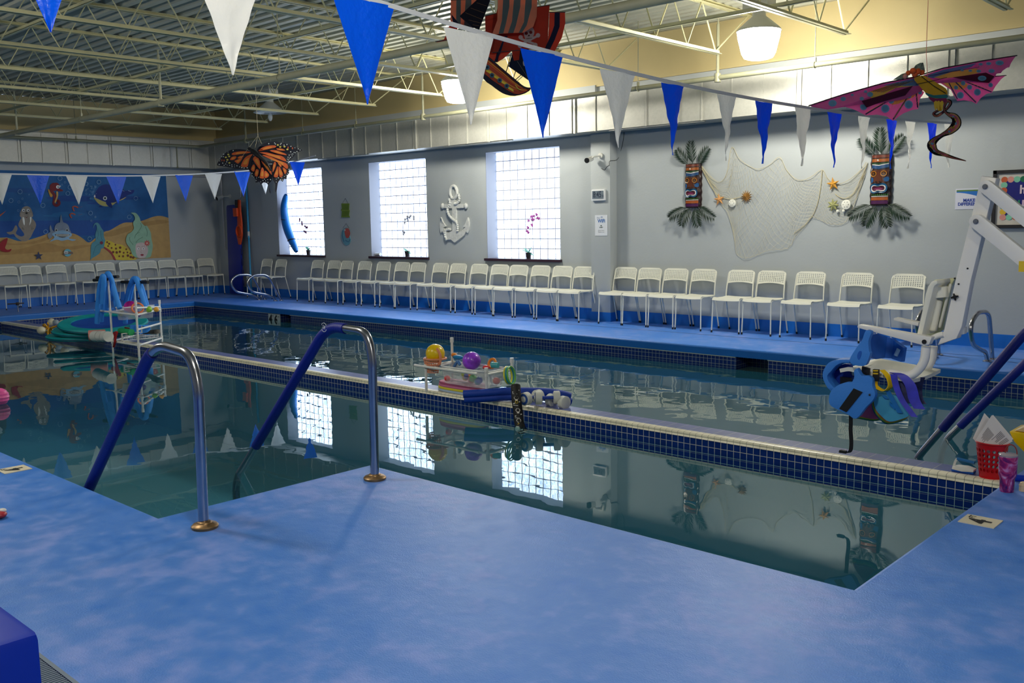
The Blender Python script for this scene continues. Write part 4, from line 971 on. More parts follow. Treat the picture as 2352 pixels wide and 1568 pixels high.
# ------------------------------------------------------------------ anchor
def anchor():
    S = 10.45; PL = M('whitewashed_wood', (208, 210, 206), .6, var=.12, scale=25, bump=.3, bscale=30)
    t = thing('wall_anchor', 'white carved wooden anchor wrapped in rope between the windows', 'wall anchor', ony(1045, 555, YB-.001))
    K = lambda pts, Y=YB-.002: [ony(*q, Y) for q in crop(1000, 420, S, pts)]
    sh = [(410, 350), (500, 350), (505, 505), (700, 505), (700, 600), (525, 605), (530, 1150), (600, 1180), (680, 1130), (750, 1060), (690, 1045), (740, 990), (805, 825), (835, 960), (830, 1120), (795, 1200), (765, 1160), (720, 1250), (600, 1350), (490, 1430), (400, 1355), (330, 1360), (260, 1260), (190, 1160), (160, 1200), (135, 1100), (135, 960), (155, 820), (200, 930), (280, 1045), (210, 1065), (270, 1150), (330, 1190), (440, 1150), (430, 605), (240, 605), (240, 505), (410, 505)]
    MB().prism(K(sh), (0, -.03, 0)).build('shank_and_flukes', PL, t, bevel=.004, ang=30)
    c = K([(460, 225)])[0]; m = MB(); m.tube([c+Vector((.085*math.cos(a)*.95, -.02, .105*math.sin(a))) for a in [i*math.pi/12 for i in range(24)]], .026, 8, True); m.build('top_ring', PL, t)
    for x in (190, 750): c = K([(x, 555)])[0]; MB().ell(c+Vector((0, -.018, 0)), .042, .026, .05, 14).build('stock_knob', PL, t)
    for pts in ([(590, 260), (610, 400), (560, 480), (500, 500)], [(370, 370), (385, 500), (330, 600), (350, 740), (430, 850), (540, 940), (570, 1050), (570, 1160)], [(400, 1110), (300, 1130), (270, 1250), (310, 1370)]):
        pp = smooth_path([p+Vector((0, -.036, 0)) for p in K(pts)], 8); MB().tube(pp, [.022+.005*math.sin(i*2.1) for i in range(len(pp))], 8).build('rope', PL, t)
anchor()
# ------------------------------------------------------------------ clock, signs, cameras, hung decor on the column and walls
YC = 10.74
def K2(x0, y0, s, Y): return lambda pts: [ony(*q, Y) for q in crop(x0, y0, s, pts)]
k = K2(1340, 330, 6.817, YC-.001)
a, b = k([(145, 720), (355, 888)]); t = thing('wall_clock', 'white digital wall clock reading 8:45 on the column', 'clock', ((a.x+b.x)/2, YC-.02, b.z))
MB().box((a.x, YC-.035, b.z), (b.x, YC-.001, a.z)).build('case', M('white_clock_plastic', (222, 224, 226), .35), t, bevel=.008)
MB().box((a.x+.018, YC-.038, b.z+.026), (b.x-.018, YC-.0345, a.z-.02)).build('screen', M('grey_lcd', (112, 124, 134), .3), t, smooth=False)
m = MB(); cx_, cz_ = (a.x+b.x)/2, (a.z+b.z)/2+.003; m.text('8:45', (cx_-.01, YC-.0385, cz_), (1, 0, 0), (0, 0, 1), .085, bold=.002, sx=.72).text('34', (cx_+.088, YC-.0385, cz_-.02), (1, 0, 0), (0, 0, 1), .035, sx=.7); m.build('digits', M('lcd_dark', (40, 52, 72), .4), t, smooth=False)
a, b = k([(183, 1118), (378, 1440)]); t = thing('wifi_sign', 'white paper WiFi sign on the column below the clock', 'sign', ((a.x+b.x)/2, YC, b.z))
MB().box((a.x, YC-.004, b.z), (b.x, YC-.001, a.z)).build('paper', M('paper_white', (214, 218, 224), .6), t, smooth=False)
m = MB(); W_ = b.x-a.x; cx_ = (a.x+b.x)/2; Yt = YC-.0045; up = ((1, 0, 0), (0, 0, 1)); BL = (48, 104, 176)
m.text('WiFi', (cx_+.005, Yt, a.z-.085), *up, .05, 0, BL, bold=.002, sx=.95).text('Free', (cx_-.05, Yt, a.z-.04), *up, .02, 0, (70, 110, 150)).text('GUEST', (cx_, Yt, a.z-.175), *up, .014, 0, (60, 80, 70), bold=.001)
for q in range(3): m.ribbon([(cx_+.01+(.012+.008*q)*math.cos(r_), Yt-.0004, a.z-.05+(.012+.008*q)*math.sin(r_)) for r_ in [.7+.17*i for i in range(11)]], (0, 1, 0), .0006, .003, 0, BL)
m.box((cx_-.012, Yt-.0004, a.z-.158), (cx_+.012, Yt, a.z-.144), 0, (60, 80, 70)).text('Network: guest', (cx_, Yt, a.z-.215), *up, .012, 0, (80, 90, 100)).text('Password:  pool', (cx_, Yt, a.z-.24), *up, .012, 0, (80, 90, 100)); m.build('printing', PAINT, t, smooth=False)
def seccam(wall_pt, body_pt, dirv, label, r=.036):
    t = thing('security_camera', label, 'security camera', wall_pt); wp, bp, d = Vector(wall_pt), Vector(body_pt), Vector(dirv).normalized()
    wn = (bp-wp).normalized(); MB().tube([wp, wp+Vector((0, -.025, 0))], .04, 16).build('mount_plate', HOUS, t); MB().tube([wp+Vector((0, -.02, 0)), wp.lerp(bp, .5)+Vector((0, -.03, .01)), bp-d*.03], .012, 8).build('arm', HOUS, t)
    MB().tube([bp-d*.07, bp+d*.06], r, 18).build('housing', HOUS, t); MB().tube([bp+d*.06, bp+d*.075], r*1.02, 18).tube([bp+d*.075, bp+d*.078], r*.5, 12).build('lens_front', BLACK, t)
w = k([(275, 190)])[0]; bo = k([(160, 255)])[0]; seccam(w+Vector((0, -.001, 0)), bo+Vector((.03, -.14, .0)), (.15, -1, -.25), 'white security camera with black front high on the column')
m = MB().tube(smooth_path([p+Vector((0, -.004, 0)) for p in k([(285, 385), (335, 410), (370, 360), (410, 330), (418, 270)])]+[Vector((-8.06, YBR-.006, 2.3)), Vector((-7.98, YBR-.006, 2.5)), Vector((-7.95, YBR-.006, 2.66))], 6), .0035, 5)
tag(m.build('loose_cable', BLACK, smooth=True), 'thin black cable dangling round the column corner by the camera', 'cable')
# MAKE A DIFFERENCE poster and framed board
k = K2(2152, 370, 7.84, YBR-.001); a, b = k([(340, 500), (330, 870)]); x0, z1, z0 = a.x, a.z, b.z; x1 = x0+.36
t = thing('laminated_poster', 'laminated MAKE A DIFFERENCE poster behind the pool lift arm', 'poster', (x0+.18, YBR, z0)); MB().box((x0, YBR-.004, z0), (x1, YBR-.001, z1)).build('sheet', M('poster_white', (206, 208, 222), .2), t, smooth=False)
m = MB(); Yt = YBR-.0045; m.box((x0+.01, Yt-.0005, z1-.03), (x1-.01, Yt, z1-.014), 0, (84, 124, 60))
m.poly([(x0+.01, Yt, z1-.03), (x1-.01, Yt, z1-.03), (x1-.01, Yt, z1-.13)]+[(x1-.01-(x1-x0-.02)*u, Yt, z1-.13+.09*math.sin(u*1.45)) for u in [.15*i for i in range(1, 7)]]+[(x0+.01, Yt, z1-.042)], 0, (24, 106, 190))
m.text('MAKE A', (x0+.165, Yt-.0008, z0+.095), *up, .033, 0, (34, 66, 160), bold=.0015).text('DIFFERENCE', (x0+.15, Yt-.0008, z0+.055), *up, .033, 0, (34, 66, 160), bold=.0015, sx=.93); m.build('printing', PAINT, t, smooth=False)
a, b = k([(1030, 170), (1000, 1225)]); x0, z1, z0 = a.x, ony(2283, 392, YBR).z, ony(2281, 524, YBR).z; x1 = x0+.95
t = thing('framed_poster', 'black framed poster with a scalloped blue field at the right edge', 'framed poster', ((x0+x1)/2, YBR, z0))
m = MB(); f_ = .035
for q in (((x0, z0), (x1, z0+f_)), ((x0, z1-f_), (x1, z1)), ((x0, z0), (x0+f_, z1)), ((x1-f_, z0), (x1, z1))): m.box((q[0][0], YBR-.03, q[0][1]), (q[1][0], YBR-.001, q[1][1]))
m.build('frame', M('black_frame', (20, 16, 22), .4), t, smooth=False)
m = MB(); m.box((x0+f_, YBR-.014, z0+f_), (x1-f_, YBR-.002, z1-f_), 0, (206, 200, 190)); bx0, bx1, bz0, bz1 = x0+.11, x1-.11, z0+.115, z1-.1; m.box((bx0, YBR-.0155, bz0), (bx1, YBR-.014, bz1), 0, (14, 22, 120))
pal = [(196, 92, 52), (222, 150, 140), (130, 200, 168), (16, 110, 74), (226, 184, 50), (222, 150, 140), (130, 200, 168)]; i = 0
def dot(x, z):
    global i
    m.poly([(x+.032*math.cos(a_), YBR-.0165-.00005*i, z+.032*math.sin(a_)) for a_ in [q*math.pi/8 for q in range(16)]], 0, pal[i % 7]); i += 1
for q in range(13): dot(bx0+(bx1-bx0)*q/12, bz1)
for q in range(1, 7): dot(bx0, bz1-(bz1-bz0)*q/7)
for q in range(13): dot(bx0+(bx1-bx0)*q/12, bz0)
for q in range(1, 7): dot(bx1, bz1-(bz1-bz0)*q/7)
Yt = YBR-.019; m.text('hello', (bx0+.27, Yt, bz1-.11), *up, .085, 0, (226, 206, 214), bold=.004)
for ch, cl, q in zip('summer', [(196, 200, 90), (20, 130, 90), (222, 190, 210), (230, 190, 60), (222, 150, 140), (130, 200, 168)], range(6)): m.text(ch, (bx0+.05+.085*q, Yt, bz1-.235), *up, .075, 0, cl, bold=.004)
m.poly([(bx0+.2+.09*math.cos(a_), Yt+.001, bz0+.07+.06*math.sin(a_)) for a_ in [q*math.pi/8 for q in range(16)]], 0, (230, 230, 230)).poly([(bx0+.2+.06*math.cos(a_), Yt+.0005, bz0+.07+.04*math.sin(a_)) for a_ in [q*math.pi/8 for q in range(16)]], 0, (60, 40, 120))
m.build('artwork', PAINT, t, smooth=False)
# small hung plaques between the left and middle windows
k = K2(470, 300, 3.92, YB-.004)
def plaque(name, pts, apex, col, label, cat, extra=None):
    q = k(pts); t = thing(name, label, cat, (q[0].x, YB, min(p.z for p in q))); MB().prism(q, (0, -.012, 0), 0, col).build('plaque', PAINT, t, smooth=False)
    a_ = k([apex])[0]; m = MB(); zt = max(p.z for p in q); xs = [p.x for p in q]; m.tube([(min(xs)+.04, YB-.006, zt-.01), a_, (max(xs)-.04, YB-.006, zt-.01)], .002, 4).build('hanging_string', BLACK, t)
    if extra: m = MB(); extra(Art(lambda x, y, l: ony(470+x/3.92, 300+y/3.92, YB-.017-.0008*l), m)); m.build('painted_relief', PAINT, t, smooth=False)
plaque('hanging_sign', [(1235, 655), (1305, 655), (1300, 710), (1308, 720), (1300, 760), (1310, 780), (1235, 780), (1240, 725), (1230, 715), (1240, 700)], (1267, 608), (112, 138, 52), 'small moss green hanging sign on the wall between two windows', 'wall sign',
       lambda A: [A.line([(1245+x, 665), (1245+x, 770)], 3, (66, 92, 30)) for x in (0, 13, 26, 39, 52)]+[A.line([(1232, 718), (1306, 718)], 6, (140, 160, 70))])
plaque('fish_plaque', sm2([(1272, 872), (1245, 895), (1236, 940), (1245, 990), (1270, 1030), (1300, 1025), (1318, 985), (1305, 930), (1312, 900), (1290, 880)], 3), (1274, 835), (106, 160, 178), 'small painted fish plaque hanging below the green sign', 'wall plaque',
       lambda A: [A.p([(1262, 885), (1295, 880), (1310, 920), (1300, 960), (1275, 965), (1262, 925)], (186, 84, 78), 3), A.o(1262, 895, 7, (235, 235, 225)), A.o(1262, 895, 3, (10, 10, 10)), A.line([(1245, 900), (1240, 945), (1255, 1000)], 5, (60, 110, 140), 3), A.line([(1268, 985), (1295, 1000), (1310, 975)], 5, (60, 110, 140), 3)])
# ------------------------------------------------------------------ corner: conduit, camera, backboard, rescue straps, pole
k = K2(440, 380, 4.9, 10.78)
zc_ = onx(440, 404, XL+.03).z
m = MB().tube(fillet([(XL+.03, 9.72, zc_), (XL+.03, 10.78, zc_), (-18.62, 10.8, zc_), (-18.6, 10.8, .95), (-18.3, 10.8, .93)], .08), .022, 10); tag(m.build('wall_conduit', M('pale_grey_pipe', (170, 172, 176), .5)), 'pale grey conduit running over the mural and down the corner', 'conduit')
seccam((-18.35, YB-.002, 2.1), (-18.42, YB-.22, 2.07), (-.1, -1, -.35), 'white security camera low in the far corner with black mount', .04)
t = thing('spine_board', 'tall navy blue plastic spine board leaning in the far corner', 'spine board', (-18.0, 10.7, 0))
q = [ony(x, y, 10.70) for x, y in crop(440, 380, 4.9, [(420, 448), (490, 440), (560, 452), (565, 800), (585, 1420), (450, 1400), (435, 1150), (412, 470)])]; q[4].z = q[5].z = .02
MB().prism(q, (0, -.045, 0)).build('board', M('navy_board', (10, 32, 140), .35), t, bevel=.008)
m = MB()
for z in [.2+.22*i for i in range(8)]: m.box((-17.73, 10.665, z), (-17.705, 10.69, z+.13))
m.build('edge_handles', M('navy_dark', (8, 20, 90), .4), t, bevel=.004)
OR = M('orange_nylon', (224, 74, 18), .5)
kk = lambda pts, Y=10.63: [ony(x, y, Y) for x, y in crop(440, 380, 4.9, pts)]
t = thing('rescue_tube', 'orange rescue strap and buoy bundle hanging over the spine board', 'rescue tube', kk([(540, 890)])[0])
MB().prism(kk([(520, 385), (556, 388), (560, 500), (575, 640), (580, 780), (560, 890), (540, 890), (520, 790), (528, 650), (525, 480)]), (0, -.03, 0)).build('strap_bundle', OR, t, bevel=.006)
MB().prism(kk([(480, 480), (525, 478), (528, 572), (487, 575)], 10.6), (0, -.04, 0)).build('orange_pouch', OR, t, bevel=.006)
MB().prism(kk([(500, 385), (520, 385), (520, 478), (500, 470)], 10.6), (0, -.03, 0)).build('black_clip', BLACK, t, bevel=.004)
c = kk([(535, 740)], 10.59)[0]; MB().tube([c+Vector((.1*math.cos(a_), 0, .11*math.sin(a_))) for a_ in [i*math.pi/10 for i in range(20)]], .022, 8, True).build('coiled_loop', OR, t)
MB().tube(kk([(440, 395), (500, 392)], 10.62)+kk([(520, 385), (555, 350), (552, 265)], 10.8), .006, 6).build('wall_hook', STEEL, t)
t = thing('reach_pole', 'long light blue telescopic pole with a white tape joint beside the spine board', 'pole', (-16.9, 10.6, 0))
a_, b_, c_, d_ = kk([(610, 250), (641, 765)], 10.8)+kk([(668, 1215)], 10.7)+kk([(641, 765)], 10.75)
a_, b_, c_ = ony(565, 420, 10.82), ony(571, 537, 10.8), ony(577, 660, 10.7)
e_ = c_+(c_-b_).normalized()*.45; e_.z = max(0, e_.z); MB().tube([a_, b_], .022, 10).tube([b_, e_], .019, 10).build('pole_tubes', M('cyan_pole', (28, 150, 206), .4), t); MB().tube([b_-Vector((0, .0, .08)), b_+Vector((0, 0, .05))], .027, 10).build('tape_joint', M('white_tape', (214, 218, 222), .5), t)
# ------------------------------------------------------------------ things on the window sills
k = K2(470, 300, 3.92, 10.93)
BLF = M('rescue_blue_vinyl', (14, 112, 200), .35, coat=.2)
cl = [(735, 575), (715, 680), (725, 800), (750, 900), (790, 1000), (830, 1090)]
pp = smooth_path(k(cl), 6); n = len(pp); Rw = [.098*(math.sin(math.pi*min(1, max(0, (i+.6)/(n+.2))))**.35) for i in range(n)]
t = thing('rescue_tube', 'long bent blue rescue tube leaning in the left window', 'rescue tube', pp[-1])
m = MB(); u0 = Vector((1, .2, 0)).normalized()
def tub(u, v):
    f = v*(n-1); i = min(n-2, int(f)); p = pp[i].lerp(pp[i+1], f-i); d = (pp[i+1]-pp[i]).normalized(); s_ = d.cross(Vector((0, 1, 0))).normalized(); r_ = Rw[i]*(1-f+i)+Rw[i+1]*(f-i); a_ = 2*math.pi*u
    return p+s_*r_*math.cos(a_)*1.05+Vector((0, 1, 0))*r_*.75*math.sin(a_)
m.grid(tub, 18, 40, closed_u=True); m.build('tube_body', BLF, t)
m = MB()
for v in (.42, .78): f = v*(n-1); i = int(f); p = pp[i]; d = (pp[i+1]-pp[i]).normalized(); s_ = d.cross(Vector((0, 1, 0))).normalized(); m.tube([p+s_*.088*math.cos(a_)+Vector((0, .066, 0))*math.sin(a_)+d*.03*math.cos(a_) for a_ in [q*math.pi/8 for q in range(16)]], .012, 6, True)
m.build('black_strap', BLACK, t)
m = MB()
for j, ch in enumerate('GUARD'):
    f = (.47+.055*j)*(n-1); i = int(f); p = pp[i]; d = (pp[i+1]-pp[i]).normalized(); s_ = d.cross(Vector((0, 1, 0))).normalized(); m.text(ch, p+Vector((0, -.0625, 0)), -s_ if s_.x < 0 else s_, -d if d.z < 0 else d, .075, bold=.004, t=.001)
m.build('lettering', M('navy_print', (8, 60, 140), .5), t, smooth=False)
PETAL = {'purple': M('orchid_purple', (176, 84, 170), .6), 'white': M('orchid_white', (190, 192, 204), .6), 'plum': M('orchid_plum', (128, 66, 112), .6)}
def orchid(x0, y0, s, pot, stem, blooms, kind, label, leaves, Y=10.92):
    kk = K2(x0, y0, s, Y); c = kk([pot])[0]; c.z = WZ0+.004
    t = thing('potted_orchid', label, 'orchid', c, 'orchids on the window sills')
    MB().lathe([(.034, 0), (.046, .085), (.05, .088), (.05, .096), (.042, .094), (.04, .08), (.001, .08)], c, 18).build('pot', M('dark_pot', (26, 20, 30), .5), t)
    sp = smooth_path([c+Vector((0, 0, .08))]+kk(stem), 6); MB().tube(sp, .0035, 6).build('stem', M('stem_green', (86, 110, 84), .6), t)
    m = MB()
    for dx, dz, L_ in leaves:
        a_ = math.atan2(dz, dx); pts = [c+Vector((dx*u*L_, -.02*u, .09+dz*L_*u-.12*L_*u*u*2)) for u in [i/7 for i in range(8)]]; m.ribbon(pts, (0, 1, .15), [.012, .03, .04, .045, .042, .034, .02, .004], .003)
    m.build('leaves', M('orchid_leaf', (20, 120, 96), .4), t)
    rr = random.Random(len(label))
    for q in kk(blooms):
        m = MB(); q = q+Vector((rr.uniform(-.01, .01), rr.uniform(-.03, .02), 0)); r_ = .021
        for j in range(5):
            a_ = j*2*math.pi/5+rr.random(); dd = Vector((math.cos(a_), -.3, math.sin(a_))); m.ell(q+dd*r_*.75, r_*.62, r_*.25, r_*.62, 8)
        m.ell(q+Vector((0, -.01, 0)), .007, .008, .007, 6); m.build('bloom', PETAL[kind], t)
orchid(960, 300, 3.92, (997, 1150), [(1003, 1000), (1008, 900), (1020, 830), (1060, 770), (1100, 795)], [(1000, 810), (1015, 775), (1030, 800), (1045, 770), (1050, 800), (1068, 755), (1075, 785), (1095, 790), (1030, 850), (985, 870), (990, 900), (1000, 915)], 'purple', 'potted orchid with bright purple flowers in the right window', ((-1, .6, .14), (-.7, .9, .12), (1, .4, .15), (.6, .9, .15), (1, -.1, .13)))
orchid(470, 300, 3.92, (1825, 1130), [(1826, 1000), (1824, 880), (1810, 800), (1860, 770), (1900, 795)], [(1800, 800), (1820, 790), (1835, 775), (1808, 830), (1850, 780), (1862, 765), (1880, 775), (1895, 795), (1790, 905), (1805, 915), (1800, 930), (1830, 810)], 'white', 'potted orchid with white flowers in the middle window', ((-1, .3, .14), (-.6, .7, .12), (1, .5, .12), (.9, -.1, .14)))
orchid(470, 300, 3.92, (935, 1105), [(935, 1000), (925, 900), (905, 840), (870, 810), (855, 785)], [(855, 795), (862, 810), (872, 825), (880, 840), (890, 845), (905, 860), (918, 870), (895, 905), (908, 910), (925, 915), (930, 870)], 'plum', 'potted orchid with small plum flowers in the left window', ((-.6, .8, .12), (1, .2, .15), (.8, .7, .1), (-.3, 1, .1)))
q = ony(470+1540/3.92, 300+1122/3.92, 10.95); m = MB().tube([(q.x-.06, 10.95, WZ0+.035), (q.x+.14, 10.95, WZ0+.035)], .03, 14); tag(m.build('white_canister', M('white_canister', (200, 205, 214), .4)), 'small white cylinder lying on the middle window sill', 'canister')
# ================================================================== ON THE DIVIDER, LEFT: pipe rack, noodles, mats, floats
TUB = M('translucent_tub', (226, 230, 232), .3, alpha=.3)
C_ = lambda x0, y0, s: (lambda pts, Y: [ony(*q, Y) for q in crop(x0, y0, s, pts)])
def pvc(mb, pts, r=.0135): mb.tube(pts, r, 10)
def fit(mb, p, d, r=.019, L_=.03): p = Vector(p); d = Vector(d).normalized(); mb.tube([p-d*L_, p+d*L_], r, 10)
def col_(name, rgb, rough=.5, **k): return M(name, rgb, rough, **k)
k = C_(200, 620, 7.84); YA, YR_ = 5.5, 6.08
A1 = k([(442, 175), (420, 760), (415, 1290)], YA); xA = A1[1].x
B1 = k([(905, 545), (890, 810), (870, 1290)], YA); xB = B1[1].x
zs = lambda y, Y, x=900: k([(x, y)], Y)[0].z
t = thing('pipe_rack', 'white PVC pipe shelf rack straddling the divider on the left', 'rack', (xA, 5.75, ZT), 'PVC pipe racks on the divider')
zt1, zt2 = zs(180, YA, 442), zs(560, YA, 905); zr2 = k([(1300, 545)], YR_)[0].z; zsh, zlo = zs(810, YA, 890), ZT+.03
XR2 = k([(1300, 545)], YR_)[0].x; XL2 = k([(845, 215)], YR_)[0].x; zl2 = k([(845, 215)], YR_)[0].z
for (x, Y, z) in ((xA, YA, zt1), (xB, YA, zt2), (XL2, YR_, zl2), (XR2, YR_, zr2)):
    m = MB(); pvc(m, [(x, Y, ZW-.3), (x, Y, z)]); fit(m, (x, Y, z-.02), (0, 0, 1), .018, .025); fit(m, (x, Y, zsh), (0, 0, 1)); fit(m, (x, Y, zlo), (0, 0, 1)); m.build('post', PVC, t)
for z in (zsh, zlo):
    for p, q in (((xA, YA, z), (xB, YA, z)), ((XL2, YR_, z), (XR2, YR_, z)), ((xA, YA, z), (XL2, YR_, z)), ((xB, YA, z), (XR2, YR_, z))): m = MB(); pvc(m, [p, q]); m.build('rail', PVC, t)
m = MB(); pvc(m, [(xB, YA, zt2-.09), (XR2, YR_, zr2-.09)]); m.build('rail', PVC, t); m = MB(); pvc(m, [(xB, YA, zsh-.19), (XR2, YR_, zsh-.19)]); m.build('rail', PVC, t)
m = MB(); pvc(m, [(xA-.42, YA-.02, zsh+.005), (xA, YA, zsh)]); m.build('rail', PVC, t)
# translucent tub on the shelf
def tub(x0, x1, y0, y1, z0, z1, label, taper=.06, yaw_=0):
    t = thing('plastic_tub', label, 'tub', ((x0+x1)/2, (y0+y1)/2, z0), 'translucent toy tubs'); cx_, cy_ = (x0+x1)/2, (y0+y1)/2
    def rr_(k, z, n=32):
        out = []; hx, hy = (x1-x0)/2*k, (y1-y0)/2*k
        for i in range(n):
            a = 2*math.pi*i/n; c, s_ = math.cos(a), math.sin(a); e = 5; f = (abs(c)**e+abs(s_)**e)**(-1/e); x, y = c*f*hx, s_*f*hy
            out.append(Vector((cx_+x*math.cos(yaw_)-y*math.sin(yaw_), cy_+x*math.sin(yaw_)+y*math.cos(yaw_), z)))
        return out
    R0 = rr_(1-taper*2, z0); R1 = rr_(1-taper*.5, z1); m = MB(); n = 32; m.add(R0+R1, [(i, (i+1) % n, n+(i+1) % n, n+i) for i in range(n)]); m.add(R0, [tuple(range(n))]); m.build('tub_wall', TUB, t)
    m = MB(); m.tube(R1, .008, 6, True); m.build('rim', M('tub_rim', (226, 230, 232), .3), t); return t
tub(xA+.04, XR2-.02+.0, YA+.03, YR_-.04, zsh+.015-.12, zsh+.06, 'translucent plastic tub of toys on the left rack shelf')
def ball(c, r, rgb, label, name='play_ball', rough=.3, var=0.): return tag(MB().ell(c, r, r, r, 28).build(name, M(name+'_%d_%d_%d' % rgb, rgb, rough, coat=.3, var=var, scale=18)), label, 'ball', None)
cxm = (xA+XR2)/2
q = k([(780, 700)], 5.75)[0]; ball((q.x, 5.75, zsh+.05), .085, (206, 20, 150), 'magenta ball in the tub on the left rack')
def torus(c, R_, r, rot, mat, name, label, cat, group=None):
    m = MB(); c = Vector(c); m.tube([c+rot @ Vector((R_*math.cos(a), R_*math.sin(a), 0)) for a in [i*math.pi/14 for i in range(28)]], r, 8, True); return tag(m.build(name, mat), label, cat, group)
q = k([(885, 705)], 5.6)[0]; torus((q.x, 5.62, zsh+.07), .07, .012, rotm('Y', 60) @ rotm('X', 20), col_('salmon_foam', (234, 130, 84), .6), 'dive_ring', 'salmon orange ring standing in the tub on the left rack', 'ring')
for i, (dx, dy, r, c, w) in enumerate(((-.2, .2, .04, (150, 210, 60), 'lime green'), (-.1, .25, .035, (236, 170, 60), 'amber'), (.16, .1, .045, (60, 120, 190), 'blue'), (-.02, .12, .04, (230, 200, 70), 'yellow'), (.3, .2, .04, (130, 90, 170), 'violet'))):
    ball((xB+dx-.02 if i < 2 else cxm-.2+dx, YA+.08+dy, zsh-.04+(.08 if i < 2 else 0)), r, c, '%s toy ball among the toys in the left rack tub' % w, 'toy_ball')
# wire basket on the lower rails with its contents
t = thing('wire_basket', 'white wire basket on the lower rails of the left rack', 'basket', (cxm, 5.8, zlo)); m = MB(); x0, x1, y0, y1, z0, z1 = xA+.22, XR2-.04, YA+.04, YR_-.04, zlo+.015, zlo+.11
for j in range(4):
    z = z0+(z1-z0)*j/3; e = .012*(3-j)/3; m.tube([(x0+e, y0+e, z), (x1-e, y0+e, z), (x1-e, y1-e, z), (x0+e, y1-e, z)], .003 if j < 3 else .006, 5, True)
for i in range(17): x = x0+(x1-x0)*i/16; m.tube([(x, y0, z1), (x, y0+.01, z0), (x, y1-.01, z0), (x, y1, z1)], .003, 4)
for i in range(9): y = y0+(y1-y0)*i/8; m.tube([(x0, y, z1), (x0+.01, y, z0), (x1-.01, y, z0), (x1, y, z1)], .003, 4)
m.build('wires', PVC, t)
q = k([(590, 1090), (800, 1120)], 5.65); tag(MB().tube([q[0], q[1]], [.034, .044], 18).build('foam_roller', col_('green_foam', (34, 168, 98), .6)), 'green foam cylinder lying in the wire basket', 'foam roller')
for i, x in enumerate((840, 930, 1070)):
    q = k([(x, 1000), (x, 1150)], 5.75+.04*i); m = MB().tube([q[0], q[1]], .05, 16)
    if i == 2: m.tube([q[0].lerp(q[1], .08)+Vector((-.052, -.03, 0)), q[0].lerp(q[1], .85)+Vector((-.052, -.03, 0))], .02, 8, mi=1)
    tag(m.build('foam_roller', [NOODLE, PVC]), 'blue upright foam cylinder in the wire basket, %s of three' % ('left', 'middle', 'right')[i], 'foam roller', 'blue foam cylinders in the basket')
q = k([(930, 1160), (1080, 1120), (1130, 1080), (1190, 1075), (1215, 1150)], 5.62); tag(MB().prism(q, (0, .09, 0)).build('black_fin', BLACK, bevel=.012), 'black rubber fin lying on the wire basket', 'swim fin')
q = smooth_path(k([(680, 1050), (740, 1060), (800, 1075)], 5.9), 4); tag(MB().ribbon(q, (0, 0, 1), .04, .012).build('red_strap', col_('red_webbing', (176, 30, 30), .6)), 'red strap lying across the back of the wire basket', 'strap')
q = smooth_path(k([(430, 1190), (460, 1220), (490, 1130), (540, 1110), (515, 1200), (500, 1300), (480, 1390)], 5.47), 5); tag(MB().ribbon(q, (1, .3, 0), .035, .01).tube([q[0]+Vector((-.0, 0, -.0)), q[0]+Vector((.05, 0, .0))], .03, 10).build('red_strap', col_('red_webbing', (176, 30, 30), .6)), 'red strap hanging from the left rack into the water', 'strap')
# noodles folded over black foam bars
def bar_(pts, Y, label): q = k(pts, Y); m = MB().tube([q[0]+Vector((0, -.02, 0)), q[1]+Vector((0, .02, 0))], .022, 12); return tag(m.build('foam_grip_bar', BLACK), label, 'foam bar', 'black foam bars on the left rack')
bar_([(205, 135), (530, 120)], 5.62, 'black foam bar through the left bundle of blue noodles'); bar_([(150, 182), (330, 165)], 5.45, 'short black foam bar in front of the left noodle bundle'); bar_([(650, 215), (1075, 222)], 5.9, 'black foam bar through the right bundle of blue noodles')
def noodle(pts, Y, label, r=.033, dy=0, group='blue noodles folded over the left rack'):
    q = k(pts, Y); n = len(q); q = [p+Vector((0, dy*(i/(n-1)-.5), 0)) for i, p in enumerate(q)]; return tag(MB().tube(smooth_path(q, 8), r, 12).build('pool_noodle', NOODLE), label, 'pool noodle', group)
noodle([(180, 960), (195, 600), (240, 250), (285, 110), (300, 200), (270, 600)], 5.40, 'blue noodle at the far left of the left bundle')
noodle([(255, 925), (270, 600), (320, 220), (370, 62), (430, 150), (500, 400), (590, 690)], 5.52, 'tallest blue noodle of the left bundle, arched over the bar')
noodle([(330, 760), (360, 430), (400, 240), (440, 300), (540, 700)], 5.62, 'blue noodle behind the first post in the left bundle', .03)
noodle([(690, 960), (700, 600), (770, 300), (845, 150), (910, 230), (1000, 500), (1060, 700)], 5.85, 'blue noodle in front in the right bundle, arched over the bar')
noodle([(740, 650), (800, 350), (870, 150), (960, 250), (1060, 560), (1090, 700)], 5.95, 'blue noodle behind in the right bundle', .03)
